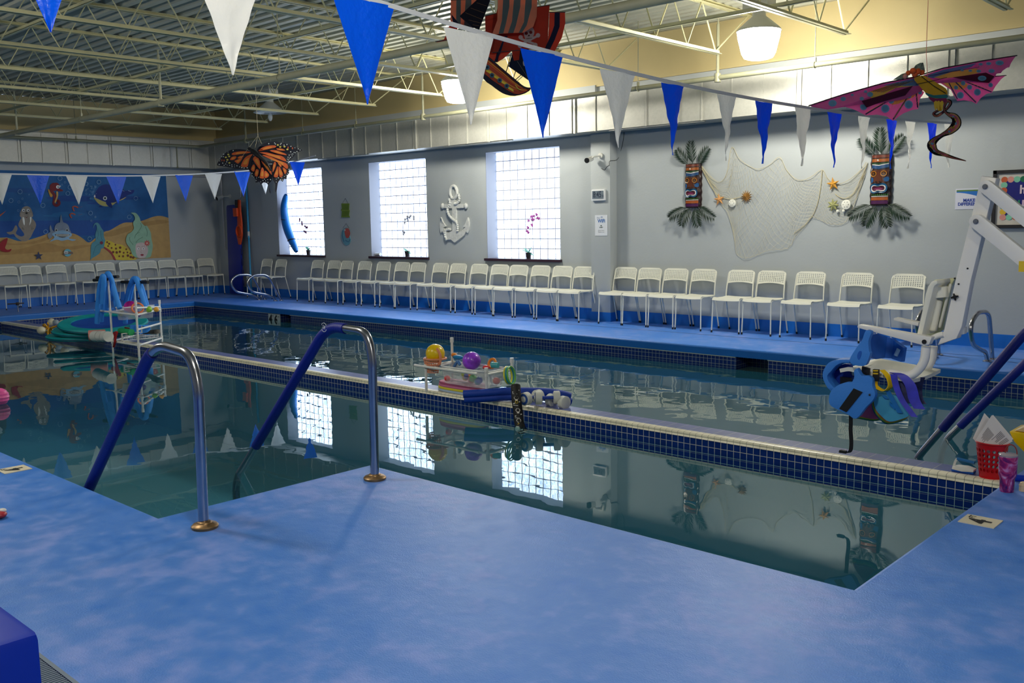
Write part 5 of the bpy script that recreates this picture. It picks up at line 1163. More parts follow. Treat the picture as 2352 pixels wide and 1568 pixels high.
# teal mats
TEAL = M('teal_foam', (0, 152, 158), .5, bump=.15, bscale=80); MBL = M('mat_blue_mesh', (10, 70, 170), .5)
def mat_(cx_, cy_, z, tilt, rx, ry, label, rotz=0):
    c = Vector((cx_, cy_, z)); v = Vector((-cx_, -cy_, 0)).normalized(); w = Vector((-v.y, v.x, 0)); fr = Matrix((w, -v, Vector((0, 0, 1)))).transposed(); R_ = fr @ rotm('X', tilt) @ rotm('Y', rotz)
    t = thing('floating_mat', label, 'floating mat', c, 'teal floating mats stacked on the divider'); n = 48
    def el(kx, zz): return [c+R_ @ Vector((rx*kx*math.cos(a)*(1-.0), ry*kx*math.sin(a), zz)) for a in [2*math.pi*i/n for i in range(n)]]
    def ringm(levels):
        vs = [p for L_ in levels for p in L_]; return vs, [(j*n+i, j*n+(i+1) % n, (j+1)*n+(i+1) % n, (j+1)*n+i) for j in range(len(levels)-1) for i in range(n)]
    vs, fs = ringm([el(.72, 0), el(.97, 0), el(1, .012), el(1, .035), el(.97, .05), el(.72, .05), el(.72, 0)]); MB().add(vs, fs).build('foam_ring', TEAL, t)
    vs = el(.73, .02)+el(.73, .03); MB().add(vs, [tuple(range(n-1, -1, -1)), tuple(range(n, 2*n))]).build('blue_centre', MBL, t)
    vs, fs = ringm([el(1.003, .018), el(1.012, .023), el(1.003, .029)]); MB().add(vs, fs).build('navy_piping', M('navy_piping', (10, 40, 90), .5), t)
    return t
mat_(-13.62, 5.72, -.10, 3, .62, .42, 'bottom teal floating mat of the stack on the divider'); mat_(-13.54, 5.76, -.02, 7, .60, .42, 'middle teal floating mat of the stack on the divider'); t = mat_(-13.42, 5.80, .07, 13, .60, .42, 'top teal floating mat of the stack, showing its blue centre')
# floats and buoys
kd = C_(0, 660, 7.84)
def cyl(pts, Y, r, mat, name, label, cat, group=None, seg=20): q = kd(pts, Y); return tag(MB().tube([q[0]+(q[1]-q[0])*0, q[0].lerp(q[1], .03), q[0].lerp(q[1], .97), q[1]], [r*.93, r, r, r*.93], seg).build(name, mat), label, cat, group)
FW_ = M('white_foam', (214, 216, 210), .6); FP = M('salmon_float', (224, 150, 138), .6)
a_, b_ = kd([(1600, 865), (1690, 872)], 5.3); t = thing('foam_dumbbell', 'salmon pink foam float lying left of the white rollers', 'foam float', a_); MB().tube([a_, a_+Vector((.10, .18, 0))], .072, 20).build('float_disc', FP, t); MB().tube([a_+Vector((-.003, -.006, 0)), a_+Vector((.01, .02, 0))], .016, 10).build('hole', BLACK, t)
q = kd([(1700, 878), (1800, 880), (1880, 882), (1955, 884)], 5.22)
t = thing('foam_dumbbell', 'white foam rollers side by side beside the first post of the rack', 'foam float', q[0])
for i in range(3): MB().tube([q[i]+Vector((.01, .0, 0)), q[i+1]], .072-.002*i, 20).build('float_disc', FW_, t)
YRP = M('yellow_rope', (214, 158, 30), .7)
for i, (x, y, Y, rx, lb) in enumerate(((745, 772, 5.5, .1, 'white float buoy nearest the water among yellow rope'), (930, 630, 5.85, .1, 'white and grey float buoy behind the yellow rope'), (1130, 655, 5.8, .1, 'white float buoy touching the teal mats'))):
    c = kd([(x, y)], Y)[0]; m = MB().ell(c, .085, .06, .062, 20)
    if i == 1: m.ell(c+Vector((.09, .03, .0)), .075, .05, .05, 16, mi=1)
    tag(m.build('float_buoy', [M('buoy_white', (226, 220, 196), .4), M('buoy_grey', (150, 166, 180), .4)]), lb, 'buoy', 'white float buoys on the divider')
rp = kd([(860, 640), (820, 700), (830, 780), (800, 760), (850, 850), (900, 800), (960, 720), (1040, 690), (1070, 670), (1000, 720), (920, 760), (930, 800), (910, 860), (890, 770), (830, 730), (790, 690), (850, 660), (840, 770), (840, 850)], 5.58)
tag(MB().tube(smooth_path([p+Vector((0, .04*math.sin(i*1.9), 0)) for i, p in enumerate(rp)], 6), .012, 7).build('yellow_rope', YRP), 'tangled yellow rope between the white buoys', 'rope')
# ================================================================== ON THE DIVIDER, RIGHT: low rack with a tub of toys
k = C_(900, 740, 4.612); YA, YR_ = 5.66, 6.0
def one(x, y, Y): return k([(x, y)], Y)[0]
fl, fr_ = one(360, 500, YA), one(1000, 500, YA); bl, br_ = one(635, 170, YR_), one(1270, 385, YR_); zr = (one(285, 450, YA).z+one(910, 550, YA).z)/2
t = thing('pipe_rack', 'low white PVC pipe rack holding a tub on the middle of the divider', 'rack', ((fl.x+fr_.x)/2, 5.8, ZT), 'PVC pipe racks on the divider')
for x, Y, z in ((fl.x, YA, zr), (fr_.x, YA, one(1000, 490, YA).z), (bl.x, YR_, bl.z), (br_.x, YR_, br_.z)):
    m = MB(); z0 = ZT if Y < 5.9 else ZW-.2; pvc(m, [(x, Y, z0), (x, Y, z)], .0125); fit(m, (x, Y, z-.015), (0, 0, 1), .017, .022); fit(m, (x, Y, zr), (0, 0, 1), .017, .02); m.build('post', PVC, t)
for p, q in (((one(255, 450, YA).x, YA-.015, zr), (one(920, 550, YA).x, YA-.015, zr)), ((bl.x, YR_, zr), (br_.x, YR_, zr)), ((fl.x, YA, zr), (bl.x, YR_, zr)), ((fr_.x, YA, zr), (br_.x, YR_, zr)), ((fr_.x, YA, ZT+.075), (br_.x, YR_, ZT+.06))): m = MB(); pvc(m, [p, q], .0125); m.build('rail', PVC, t)
xl, xr = one(470, 475, YA+.03).x, one(1000, 520, YA+.03).x
tub(xl, xr+.02, YA+.02, YR_-.02, zr-.138, zr+.015, 'translucent plastic tub of bright toys on the right rack', .07)
xm = (xl+xr)/2; zt_ = zr-.08; rr = random.Random(21)
toys = [((236, 70, 70), 'red'), ((240, 150, 30), 'orange'), ((60, 170, 200), 'turquoise'), ((170, 200, 60), 'lime'), ((230, 90, 150), 'pink'), ((60, 90, 190), 'royal blue'), ((240, 210, 60), 'yellow'), ((130, 200, 110), 'pale green'), ((220, 120, 110), 'coral'), ((120, 120, 200), 'lavender')]
for i, (c, w) in enumerate(toys):
    x = xl+.10+(xr-xl-.17)*((i*.37) % 1); y = YA+.07+.2*((i*.61) % 1); r_ = .028+.008*((i*.7) % 1); o = ball((x, y, zr-.098+.02*(i % 2)), r_, c, '%s toy ball seen through the side of the right tub' % w, 'toy_ball', .4)
q = one(845, 408, 5.83); ball(q, .083, (150, 64, 226), 'marbled purple ball on top of the toy tub', var=.45)
q = one(460, 330, 5.74); ball(q, .088, (246, 206, 0), 'shiny yellow ball sitting in the peach scoop on the rack')
PEACH = M('peach_plastic', (232, 150, 112), .4)
c = q; t = thing('ball_scoop', 'peach plastic holder with round holes cupping the yellow ball', 'ball holder', c)
R0 = .094; m = MB()
m.holes(lambda u, v: (c.x-.02+(R0+.012*(1-v))*(1-.25*v)*math.cos(-math.pi*(.05+1.1*u)), c.y-.0+(R0+.006)*(1-.25*v)*math.sin(-math.pi*(.05+1.1*u))*.95, c.z-.045-.13*v), 16, 5, .62, .004, border=0, k=8); m.build('pierced_bowl', PEACH, t)
m = MB(); m.tube([(c.x+.0+R0*1.08*math.cos(a), c.y-.03, c.z-.03+R0*1.02*math.sin(a)) for a in [math.pi*(-.22+i/22*.62) for i in range(20)]], .013, 8); m.tube([c+Vector((R0*1.05*math.cos(a), R0*1.05*math.sin(a), -.045)) for a in [i*math.pi/14 for i in range(28)]], .01, 8, True)
m.build('handle', PEACH, t)
q = one(700, 370, 5.95); tag(MB().ell(q, .06, .04, .022, 14).build('toy_disc', col_('azure_plastic', (16, 130, 200), .4)), 'azure blue toy disc behind the purple ball', 'toy')
q = one(660, 345, 5.97); tag(MB().ell(q, .03, .03, .02, 12).build('toy_disc', col_('orange_plastic', (240, 140, 40), .4)), 'small orange toy piece behind the purple ball', 'toy')
q = one(1062, 435, 5.86); torus(q, .04, .012, rotm('X', 70), col_('orange_plastic', (240, 140, 40), .4), 'toy_ring', 'orange ring at the right end of the toy tub', 'ring')
q = one(1085, 455, 5.82); tag(MB().tube([q+Vector((-.03, 0, 0)), q+Vector((.03, .02, 0))], .026, 14).build('toy_cup', col_('sea_green_plastic', (60, 160, 170), .4)), 'sea green toy cup at the right end of the toy tub', 'toy')
q = one(1000, 478, 5.80); tag(MB().ell(q, .035, .03, .02, 12).build('toy_disc', col_('red_plastic', (220, 50, 60), .4)), 'red toy piece beside the purple ball', 'toy')
q = one(700, 450, 5.80); tag(MB().tube(smooth_path([q+Vector((-.05, 0, -.02)), q+Vector((0, 0, .03)), q+Vector((.03, .0, .0))], 5), .014, 8).build('toy_fish', col_('steel_blue_plastic', (70, 120, 180), .4)), 'grey blue toy fish left of the purple ball', 'toy')
for i, (cc, w) in enumerate((((232, 220, 50), 'yellow'), ((20, 150, 160), 'teal'), ((110, 190, 80), 'green'))):
    q = one(1230+i*18, 560, 5.84-.015*i); torus(q, .075, .007, rotm('Z', 32) @ rotm('Y', 80) @ rotm('X', 14), col_('hoop_%s' % w, cc, .4), 'dive_hoop', '%s hoop leaning against the right rack post' % w, 'hoop', 'hoops on the right rack')
# kickboards under the tub
for i, (cc, w, z) in enumerate((((176, 196, 224), 'pale blue', 0), ((232, 216, 60), 'yellow', .022), ((214, 120, 160), 'pink', .044), ((190, 90, 130), 'magenta', .066))):
    x0, x1 = one(430+6*i, 700, 5.72).x, one(890-(0 if i else -60), 700, 5.72).x; cx_ = (x0+x1)/2; L_ = (x1-x0)/2
    m = MB(); m.prism([(cx_+L_*math.copysign(abs(math.cos(a))**.7, math.cos(a)), 5.83+.11*math.copysign(abs(math.sin(a))**.7, math.sin(a)), ZT+.006+z) for a in [i_*math.pi/14 for i_ in range(28)]], (0, 0, .02))
    tag(m.build('kickboard', M('kickboard_'+w.replace(' ', '_'), cc, .6), bevel=.004), '%s foam kickboard under the toy tub' % w, 'kickboard', 'kickboards stacked under the tub')
# thick blue noodle, skull noodle and dumbbells
DN = M('dark_blue_foam', (6, 60, 168), .6, bump=.2, bscale=120)
q = [one(760, 790, 5.5), one(1000, 775, 5.62), one(1250, 760, 5.78), one(1600, 765, 6.0), one(1800, 790, 6.12), one(1885, 815, 6.18)]
pp = smooth_path(q, 6); m = MB()
for dz in (.024, -.024): m.tube([p+Vector((0, .012 if dz < 0 else 0, dz-.0)) for p in pp], .034, 14)
tag(m.build('pool_float', DN), 'dark blue double noodle float lying across the divider', 'pool noodle')
SK = M('skull_fabric', (22, 20, 20), .6)
q = [one(1312, 670, 5.60), one(1318, 800, 5.56), one(1335, 930, 5.54), one(1350, 1070, 5.52), one(1385, 1150, 5.5)]
t = thing('skull_noodle', 'black fabric noodle printed with white skulls hanging over the divider edge', 'pool noodle', q[3]); pp = smooth_path(q, 8); MB().tube(pp, .04, 16).build('sleeve', SK, t)
m = MB()
for j, f in enumerate((.06, .27, .50, .70, .90)):
    i = int(f*(len(pp)-1)); p = pp[i]; vd = (EYE-p).normalized(); sd = cr; nn = p+vd*.037
    tg = (pp[max(0, i-2)]-pp[min(len(pp)-1, i+2)]).normalized(); Y_ = lambda x, z, l, nn=nn, tg=tg, vd=vd: nn+sd*x+tg*z+vd*(.0035-abs(x)*abs(x)*10+.0006*l)
    a = Art(Y_, m); a.o(0, 0, .019, (236, 232, 224), .016, 12).p([(-.010, -.012), (.010, -.012), (.009, -.026), (-.009, -.026)], (236, 232, 224)).o(-.007, .0, .005, (16, 14, 14), n=8).o(.007, .0, .005, (16, 14, 14), n=8).line([(-.03, -.05), (.028, -.032)], .008, (226, 226, 220)).line([(-.03, -.062), (.01, -.066)], .005, (206, 206, 202))
    if j in (1, 3): a.ring(.0, -.035, .013, .004, (226, 196, 40), 12)
m.build('printed_skulls', PAINT, t, smooth=False)
p = pp[-5]; MB().ell(p+Vector((.01, -.05, 0)), .026, .02, .026, 12).build('bead', FW_, t)
for i, (x, y, Y, d) in enumerate(((1420, 810, 5.64, (0, 1, 0)), (1555, 800, 5.72, (.7, .7, 0)), (1690, 825, 5.86, (1, -.1, 0)))):
    c = one(x, y, Y); d = Vector(d).normalized(); t = thing('water_dumbbell', 'white foam water dumbbell beside the skull noodle, %s of three' % ('left', 'middle', 'right')[i], 'dumbbell', c, 'foam dumbbells on the divider')
    for s_ in (0, 1): cc = c+d*(.15*s_); MB().tube([cc-d*.028, cc-d*.022, cc+d*.022, cc+d*.028], [.045, .055, .055, .045], 22).build('foam_disc', FW_, t)
    MB().tube([c, c+d*.15], .014, 10).build('grip', DN, t)
    m = MB(); m.tube([c-d*.031, c-d*.029], .046, 22, mi=0).tube([c-d*.0325, c-d*.0312], .026, 18, mi=1).tube([c-d*.040, c-d*.030], .018, 14, mi=1); m.build('blue_face', [M('dumbbell_blue', (40, 84, 164), .5), FW_], t)
# ================================================================== POOL LIFT
LW_ = M('lift_white_enamel', (246, 243, 238), .35); LP = M('lift_plastic', (244, 242, 228), .4); LY = M('aged_plastic', (224, 224, 176), .45)
t = thing('pool_lift', 'white pool lift with seat, armrests and raised arm on the right', 'pool lift', (-.75, 5.45, 0))
k1 = C_(1852, 400, 3.92); Y0 = 5.42
q = k1([(1575, 15), (1712, 35), (1580, 560), (1480, 960), (1400, 1370), (1352, 1480), (1180, 1540), (1240, 1400), (1345, 935)], Y0); MB().prism(q, (0, .075, 0)).build('upright_beam', LW_, t, bevel=.006)
kz = k1([(1335, 1105)], Y0-.012)[0]; m = MB()
for a in range(4): m.tube([kz, kz+Vector((.02*math.cos(a*math.pi/2+.3), 0, .02*math.sin(a*math.pi/2+.3)))], [.009, .004], 6)
m.tube([kz+Vector((0, .02, 0)), kz+Vector((0, -.008, 0))], .009, 8); m.build('star_knob', BLACK, t)
def arm(a, b, w, Y, name):
    a, b = k1([a, b], Y); d = (b-a).normalized(); e = b+d*.75; n_ = Vector((-d.z, 0, d.x))*w/2; q = [a-n_, e-n_, e+n_, a+n_]+[a+n_*math.cos(r_)-d*(w/2)*math.sin(r_) for r_ in [math.pi*i/8 for i in range(1, 8)]]
    MB().prism(q, (0, .05, 0)).build(name, LW_, t, bevel=.004); c = a+Vector((0, -.004, 0)); MB().tube([c+Vector((0, -.008, 0)), c], .011, 6).tube([c+Vector((0, -.002, 0)), c+Vector((0, .004, 0))], .014, 14).build('pivot_bolt', STEEL, t); return e
arm((1612, 112), (1960, 395), .068, Y0-.052, 'upper_link_arm'); arm((1528, 425), (1960, 775), .074, Y0-.052, 'lower_link_arm')
a_ = k1([(1950, 835)], Y0-.06)[0]; MB().prism([a_+Vector((x, 0, z)) for x, z in ((-.02, -.025), (.03, -.025), (.03, .03), (-.02, .03))], (0, .003, 0)).build('warning_sticker', M('yellow_sticker', (232, 196, 40), .5), t, smooth=False)
MB().box((-.83, 5.36, .0), (-.67, 5.58, .12)).box((-.79, 5.40, .12), (-.71, 5.52, 1.25)).build('deck_mast', LW_, t, bevel=.01)
m = MB()
for (x, y) in ((1453, 848), (1372, 988), (1337, 938)): c = k1([(x, y)], Y0-.001)[0]; m.tube([c+Vector((0, -.003, 0)), c], .005, 8)
m.build('bolt_hole', BLACK, t)
q = k1([(1390, 1380), (1425, 1380), (1420, 1440), (1365, 1450)], Y0+.05); MB().prism(q, (0, .05, 0)).build('rear_bracket', LW_, t, bevel=.004)
# backrest shell, seen from behind its right side
q = k1([(1175, 950), (1125, 965), (1092, 1010), (1070, 1080), (1030, 1280), (990, 1448), (1040, 1460), (1080, 1290), (1130, 1090), (1150, 1010), (1185, 985)], Y0-.05); MB().prism(q, (0, .5, 0)).build('backrest', LP, t, bevel=.012)
q = k1([(1150, 950), (1340, 935), (1300, 1010), (1285, 1100), (1225, 1400), (1130, 1480), (1040, 1450), (1060, 1320), (1120, 1050)], Y0+.16); MB().prism(q, (0, .03, 0)).build('back_panel', LY, t, bevel=.006)
for a, b, r in (((1200, 1010), (1205, 1110), .05), ((1190, 1130), (1135, 1410), .024), ((1130, 1130), (1075, 1370), .015), ((1300, 985), (1200, 1380), .008)):
    q = k1([a, b], Y0+.07); MB().tube([q[0], q[0].lerp(q[1], .04), q[0].lerp(q[1], .96), q[1]], [r*.7, r, r, r*.7], 16).build('actuator_tube', LP, t)
q = k1([(1120, 1480), (1190, 1450), (1235, 1440)], Y0+.0); MB().tube(q, .016, 10).tube([q[0]+Vector((0, .0, 0)), q[0]+Vector((0, .4, 0))], .014, 10).build('hinge_tube', LW_, t)
# armrests
q = k1([(458, 1362), (480, 1353), (1130, 1468), (1105, 1535), (1060, 1543), (458, 1382)], Y0-.12); MB().prism(q, (0, .055, 0)).build('armrest', LW_, t, bevel=.006); c = k1([(1062, 1508)], Y0-.122)[0]; MB().tube([c+Vector((0, -.004, 0)), c+Vector((0, .004, 0))], .0125, 16).build('pivot_cap', BLACK, t)
q = k1([(785, 1297), (800, 1290), (1012, 1332), (1005, 1368), (785, 1315)], Y0+.42); MB().prism(q, (0, .05, 0)).build('armrest', LW_, t, bevel=.005)
# seat frame tubes and seat
k2 = C_(1880, 740, 6.03)
q = fillet(k2([(1490, 330), (1470, 560), (1290, 760), (1000, 700)], Y0-.07), .05, 6); MB().tube(q, .0245, 14).build('seat_tube', LW_, t)
q = fillet(k2([(1590, 330), (1570, 560), (1420, 700), (1150, 650)], Y0+.33), .05, 6); MB().tube(q, .0245, 14).build('seat_tube', LW_, t)
a_, b_ = k2([(320, 590)], Y0-.05)[0], k2([(1330, 690)], Y0-.05)[0]; zs_ = a_.z
def seatf(u, v):
    x = a_.x+(b_.x-a_.x)*u; y = Y0-.08+.46*v; return (x, y, zs_-.03*math.sin(math.pi*min(1, max(0, (v-.05)/.9)))**.7*(.25+.75*math.sin(math.pi*min(1, u*1.1)))-.02*max(0, .12-u)/.12+.0*u-.04*u)
MB().grid(seatf, 20, 20, .022).build('seat', LP, t)
q = k2([(385, 650), (450, 745), (500, 735), (540, 640)], Y0); MB().prism(q, (0, .35, 0)).build('footrest_socket', LP, t, bevel=.01)
# float belts and straps hung on the lift
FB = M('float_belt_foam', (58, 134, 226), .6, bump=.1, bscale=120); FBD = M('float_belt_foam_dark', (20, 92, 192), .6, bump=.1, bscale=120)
def hung(pts, Y, th, mat, name, label, cat, grp=None, bev=.012, sm=3):
    q = k2(sm2(pts, sm) if sm else pts, Y); return tag(MB().prism(q, (0, th, 0)).build(name, mat, bevel=bev), label, cat, grp)
# belt over the armrest: one curved foam piece with slots
t = thing('float_belt', 'mid blue foam float belt folded over the lift armrest', 'float belt', k2([(700, 500)], Y0)[0], 'foam float belts on the lift')
MB().prism(k2(sm2([(430, 515), (520, 360), (600, 250), (650, 120), (700, 115), (730, 150), (690, 260), (700, 400), (712, 440), (660, 580), (590, 605), (480, 585)], 3), Y0-.165), (0, .035, 0)).build('near_flap', FB, t, bevel=.008)
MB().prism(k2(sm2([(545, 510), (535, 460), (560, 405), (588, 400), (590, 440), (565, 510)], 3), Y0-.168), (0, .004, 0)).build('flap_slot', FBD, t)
def curl(u, v):
    P_ = [(640, 160, 420, -.14), (760, 150, 500, -.05), (900, 190, 480, .05), (1060, 230, 490, .10), (1225, 350, 545, .06)]
    f = u*(len(P_)-1); i = min(len(P_)-2, int(f)); f -= i; A_, B_ = P_[i], P_[i+1]; x = A_[0]+(B_[0]-A_[0])*f; yt = A_[1]+(B_[1]-A_[1])*f; yb = A_[2]+(B_[2]-A_[2])*f; d = A_[3]+(B_[3]-A_[3])*f
    return k2([(x-30*v, yt+(yb-yt)*v)], Y0+.06+d)[0]
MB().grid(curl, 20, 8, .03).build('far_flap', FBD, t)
c0, c1 = k2([(1110, 370), (1070, 460)], Y0+.10); MB().tube([c0, c1], .012, 8).build('flap_slot', M('pale_slot', (150, 190, 230), .6), t)
t = thing('float_belt', 'blue curled foam float belt at the seat front tip', 'float belt', k2([(200, 700)], Y0)[0], 'foam float belts on the lift')
o_ = [(170, 950), (90, 850), (55, 740), (75, 650), (140, 560), (240, 520), (340, 515), (430, 520)]; i_ = [(420, 560), (330, 560), (240, 600), (170, 680), (120, 740), (140, 820), (210, 900), (250, 900)]
MB().prism(k2(sm2(o_+i_, 2), Y0-.10), (0, .10, 0)).build('outer_curl', FB, t, bevel=.006)
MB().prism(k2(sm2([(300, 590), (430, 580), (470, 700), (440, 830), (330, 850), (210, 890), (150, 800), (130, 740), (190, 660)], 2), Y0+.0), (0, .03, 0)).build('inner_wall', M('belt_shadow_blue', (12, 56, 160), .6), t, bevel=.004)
MB().ribbon(k2([(150, 700), (220, 650), (290, 600)], Y0-.015), (0, 0, 1), .035, .006).ribbon(k2([(380, 760), (380, 860)], Y0-.02), (1, 0, 0), .07, .006).build('black_strap', BLACK, t)
t = thing('float_belt', 'large blue foam float belt with a black strap hanging in front of the lift seat', 'float belt', k2([(400, 1330)], Y0-.14)[0], 'foam float belts on the lift')
MB().prism(k2(sm2([(530, 640), (590, 735), (690, 745), (745, 790), (745, 880), (782, 990), (750, 1080), (650, 1180), (520, 1335), (400, 1270), (280, 1215), (165, 1150), (142, 1060), (175, 950), (270, 870), (380, 832), (455, 832), (495, 760), (490, 680)], 3), Y0-.17), (0, .04, 0)).build('foam_pad', FB, t, bevel=.008)
MB().prism(k2([(485, 915), (610, 968), (385, 1245), (285, 1195)], Y0-.174), (0, .006, 0)).build('strap_band', BLACK, t)
MB().tube(k2([(700, 1005), (718, 1002)], Y0-.172), .006, 8).build('stud', BLACK, t)
m = MB(); m.ribbon(smooth_path(k2([(448, 1290), (448, 1400), (445, 1480), (450, 1568), (455, 1680), (440, 1780), (380, 1800), (340, 1770), (300, 1800)], Y0-.13), 5), (1, .2, 0), .022, .004); m.box(*[tuple(v) for v in (lambda a: (a+Vector((-.02, -.01, -.008)), a+Vector((.02, .01, .008))))(k2([(340, 1790)], Y0-.13)[0])]); m.build('hanging_strap', BLACK, t)
t = thing('waist_strap', 'yellow waist strap with a black buckle looped under the lift seat', 'strap', k2([(850, 900)], Y0-.12)[0])
MB().ribbon(smooth_path(k2([(880, 660), (940, 720), (985, 800), (990, 890), (930, 945), (860, 930), (800, 890), (785, 860), (785, 700)], Y0-.12), 6), (.5, 1, 0), .035, .003).build('yellow_webbing', M('yellow_webbing', (255, 208, 0), .6), t)
MB().prism(k2([(600, 605), (705, 640), (690, 750), (590, 700)], Y0-.12), (0, .02, 0)).prism(k2([(748, 650), (835, 655), (830, 820), (745, 815)], Y0-.14), (0, .018, 0)).build('black_buckle', BLACK, t, bevel=.003)
MB().prism(k2([(755, 660), (825, 662), (823, 680), (755, 678)], Y0-.143), (0, .004, 0)).prism(k2([(755, 700), (825, 702), (823, 720), (755, 718)], Y0-.143), (0, .004, 0)).build('buckle_print', M('yellow_print', (230, 190, 20), .6), t)
# layered back floats
def layers(pts, Y, cols, th, label):
    t = thing('back_float', label, 'back float', k2([pts[0]], Y)[0], 'layered back floats on the lift')
    for i, (c, w) in enumerate(cols):
        q = k2(sm2([(x-8*i, y+10*i) for x, y in pts], 3), Y+th*i); MB().prism(q, (0, th*.92, 0)).build('foam_layer', M('layer_'+w, c, .6), t, bevel=.003)
    return t
t = layers([(770, 1080), (870, 1020), (1000, 1000), (1100, 1040), (1200, 1170), (1250, 1290), (1120, 1350), (980, 1375), (880, 1310), (790, 1200)], Y0-.10, [((72, 164, 206), 'sky_blue'), ((226, 130, 60), 'orange'), ((206, 190, 60), 'lemon'), ((110, 180, 70), 'green'), ((20, 60, 130), 'navy')], .014, 'rainbow edged sky blue back float hanging under the lift seat')
MB().ribbon(k2([(960, 950), (1040, 1100), (1130, 1255)], Y0-.108), (1, .1, 0), .028, .004).ribbon(k2([(905, 1010), (950, 1060)], Y0-.106), (1, .1, 0), .02, .004).ribbon(k2([(985, 1120), (1060, 1190)], Y0-.106), (0, 0, 1), .02, .004).build('blue_strap', M('belt_strap_blue', (16, 116, 196), .5), t)
layers([(640, 1180), (740, 1090), (860, 1180), (900, 1300), (780, 1340), (600, 1310), (540, 1290)], Y0-.02, [((196, 84, 130), 'rose'), ((206, 190, 60), 'lemon'), ((110, 180, 70), 'green'), ((20, 110, 130), 'petrol')], .014, 'rose and green layered back float behind the large belt')
IND = M('indigo_webbing', (56, 58, 190), .5, var=.3, scale=14)
for pts, w, nm, Y in (([(1060, 700), (1160, 740), (1260, 850), (1300, 960), (1330, 1080), (1400, 1200)], .06, 'indigo print strap hanging from the right of the lift seat', Y0-.10), ([(1040, 720), (1080, 900), (1160, 1080), (1260, 1220), (1330, 1310)], .035, 'narrow indigo strap crossing the rainbow back float', Y0-.14), ([(1420, 760), (1380, 900), (1390, 1050), (1440, 1130)], .045, 'dark print strap behind the lift seat tube', Y0+.05), ([(1090, 760), (1170, 900), (1230, 1010), (1240, 1120)], .05, 'patterned scarf like strap in the middle under the lift seat', Y0-.06)):
    tag(MB().ribbon(smooth_path(k2(pts, Y), 6), (1, .25, 0), w, .005).build('hanging_strap', IND if 'indigo' in nm else M('dark_print', (46, 50, 96), .5, var=.6, scale=30)), nm, 'strap', 'straps hung under the lift seat')
# ================================================================== RIGHT CORNER: basket, tumbler, brush, yellow caddy
kc = C_(2152, 940, 7.84)
c = onz(2260, 1090, ZT); c = Vector((-1.60, 5.79, ZT)); H_ = .165
pb, ptp = kc([(735, 1200), (1130, 1260)], c.y-.06), kc([(665, 590), (1190, 620)], c.y-.06)
t = thing('holed_basket', 'red plastic basket with round holes at the right end of the divider', 'basket', c); H_ = ptp[0].z-ZT
rb, rt = .062, .088
MB().holes(lambda u, v: (c.x+(rb+(rt-rb)*v)*math.cos(2*math.pi*u), c.y+(rb+(rt-rb)*v)*.8*math.sin(2*math.pi*u), ZT+.004+(H_-.004)*v), 18, 7, .74, .003, border=1, k=8, closed_u=True, ).lathe([(.001, 0), (rb, 0), (rb, .006), (.001, .006)], (c.x, c.y, ZT+.001), 18, cap=False).tube([(c.x+rt*math.cos(a), c.y+rt*.8*math.sin(a), ZT+H_) for a in [i*math.pi/12 for i in range(24)]], .005, 6, True).build('pierced_body', M('red_basket', (206, 20, 32), .35), t)
PAP = M('paper_white2', (226, 222, 224), .7)
def sheet(pts, Y, label, text_=False, lean=.03, curl_=0):
    q = kc(pts, Y); a, b, cc, d = q; a = a+Vector((0, lean, 0)); d = d+Vector((0, lean, 0))
    t = thing('paper_sheet', label, 'paper', b, 'papers in the red basket')
    MB().grid(lambda u, v: (d.lerp(cc, u)).lerp(a.lerp(b, u), v)+Vector((0, -curl_*math.sin(math.pi*v), 0)), 4, 8, .0012).build('sheet', PAP, t)
    if text_:
        m = MB(); rr = random.Random(3)
        for j in range(18):
            if j in (3, 9): continue
            v = .08+.045*j; u0 = .08 if j < 9 else .35; u1 = u0+rr.uniform(.3, .5)
            P = lambda u, v: (d.lerp(cc, u)).lerp(a.lerp(b, u), v)+Vector((0, -curl_*math.sin(math.pi*v)-.003, 0))
            m.add([P(u0, v), P(u1, v), P(u1, v+.018), P(u0, v+.018)], [(0, 1, 2, 3)], 0)
        m.build('print_lines', M('grey_print', (110, 106, 114), .7), t, smooth=False)
sheet([(940, 130), (690, 560), (960, 800), (1320, 600)], c.y-.03, 'printed sheet with grey text in front in the red basket', True, .05, .012)
sheet([(805, 90), (645, 520), (900, 790), (1180, 500)], c.y+.0, 'plain white sheet behind the printed one in the red basket', False, .05)
sheet([(960, 120), (860, 300), (1150, 700), (1330, 560)], c.y+.03, 'tall white sheet at the back of the red basket', False, .05)
# tumbler
p = Vector((-1.345, 5.26, 0)); q = kc([(1110, 760), (1470, 780), (1120, 1450), (1395, 1470)], 5.26); rt_, rb_ = (q[1]-q[0]).length*.36, (q[3]-q[2]).length*.36; Ht = (q[0].z+q[1].z)/2; p = onz(2152+1255/7.84, 940+1475/7.84, 0); p = Vector((p.x, p.y, 0))
TM, nt, N, L, b = nodes('purple_marble_enamel'); n = N.new('ShaderNodeTexNoise'); n.inputs['Scale'].default_value = 16; n.inputs['Detail'].default_value = 5; n.inputs['Distortion'].default_value = 1.2; tc = N.new('ShaderNodeTexCoord'); L.new(tc.outputs['Object'], n.inputs['Vector'])
r_ = N.new('ShaderNodeValToRGB'); e = r_.color_ramp.elements; e[0].position = .32; e[0].color = (*lin((54, 24, 110)), 1); e[1].position = .68; e[1].color = (*lin((226, 200, 226)), 1)
for ps, cl in ((.42, (120, 24, 110)), (.5, (176, 50, 120)), (.58, (190, 120, 190))): x_ = r_.color_ramp.elements.new(ps); x_.color = (*lin(cl), 1)
L.new(n.outputs['Fac'], r_.inputs[0]); L.new(r_.outputs[0], b.inputs['Base Color']); b.inputs['Roughness'].default_value = .2
t = thing('tumbler', 'purple and pink marbled tumbler on the right deck in front of the basket', 'tumbler', p)
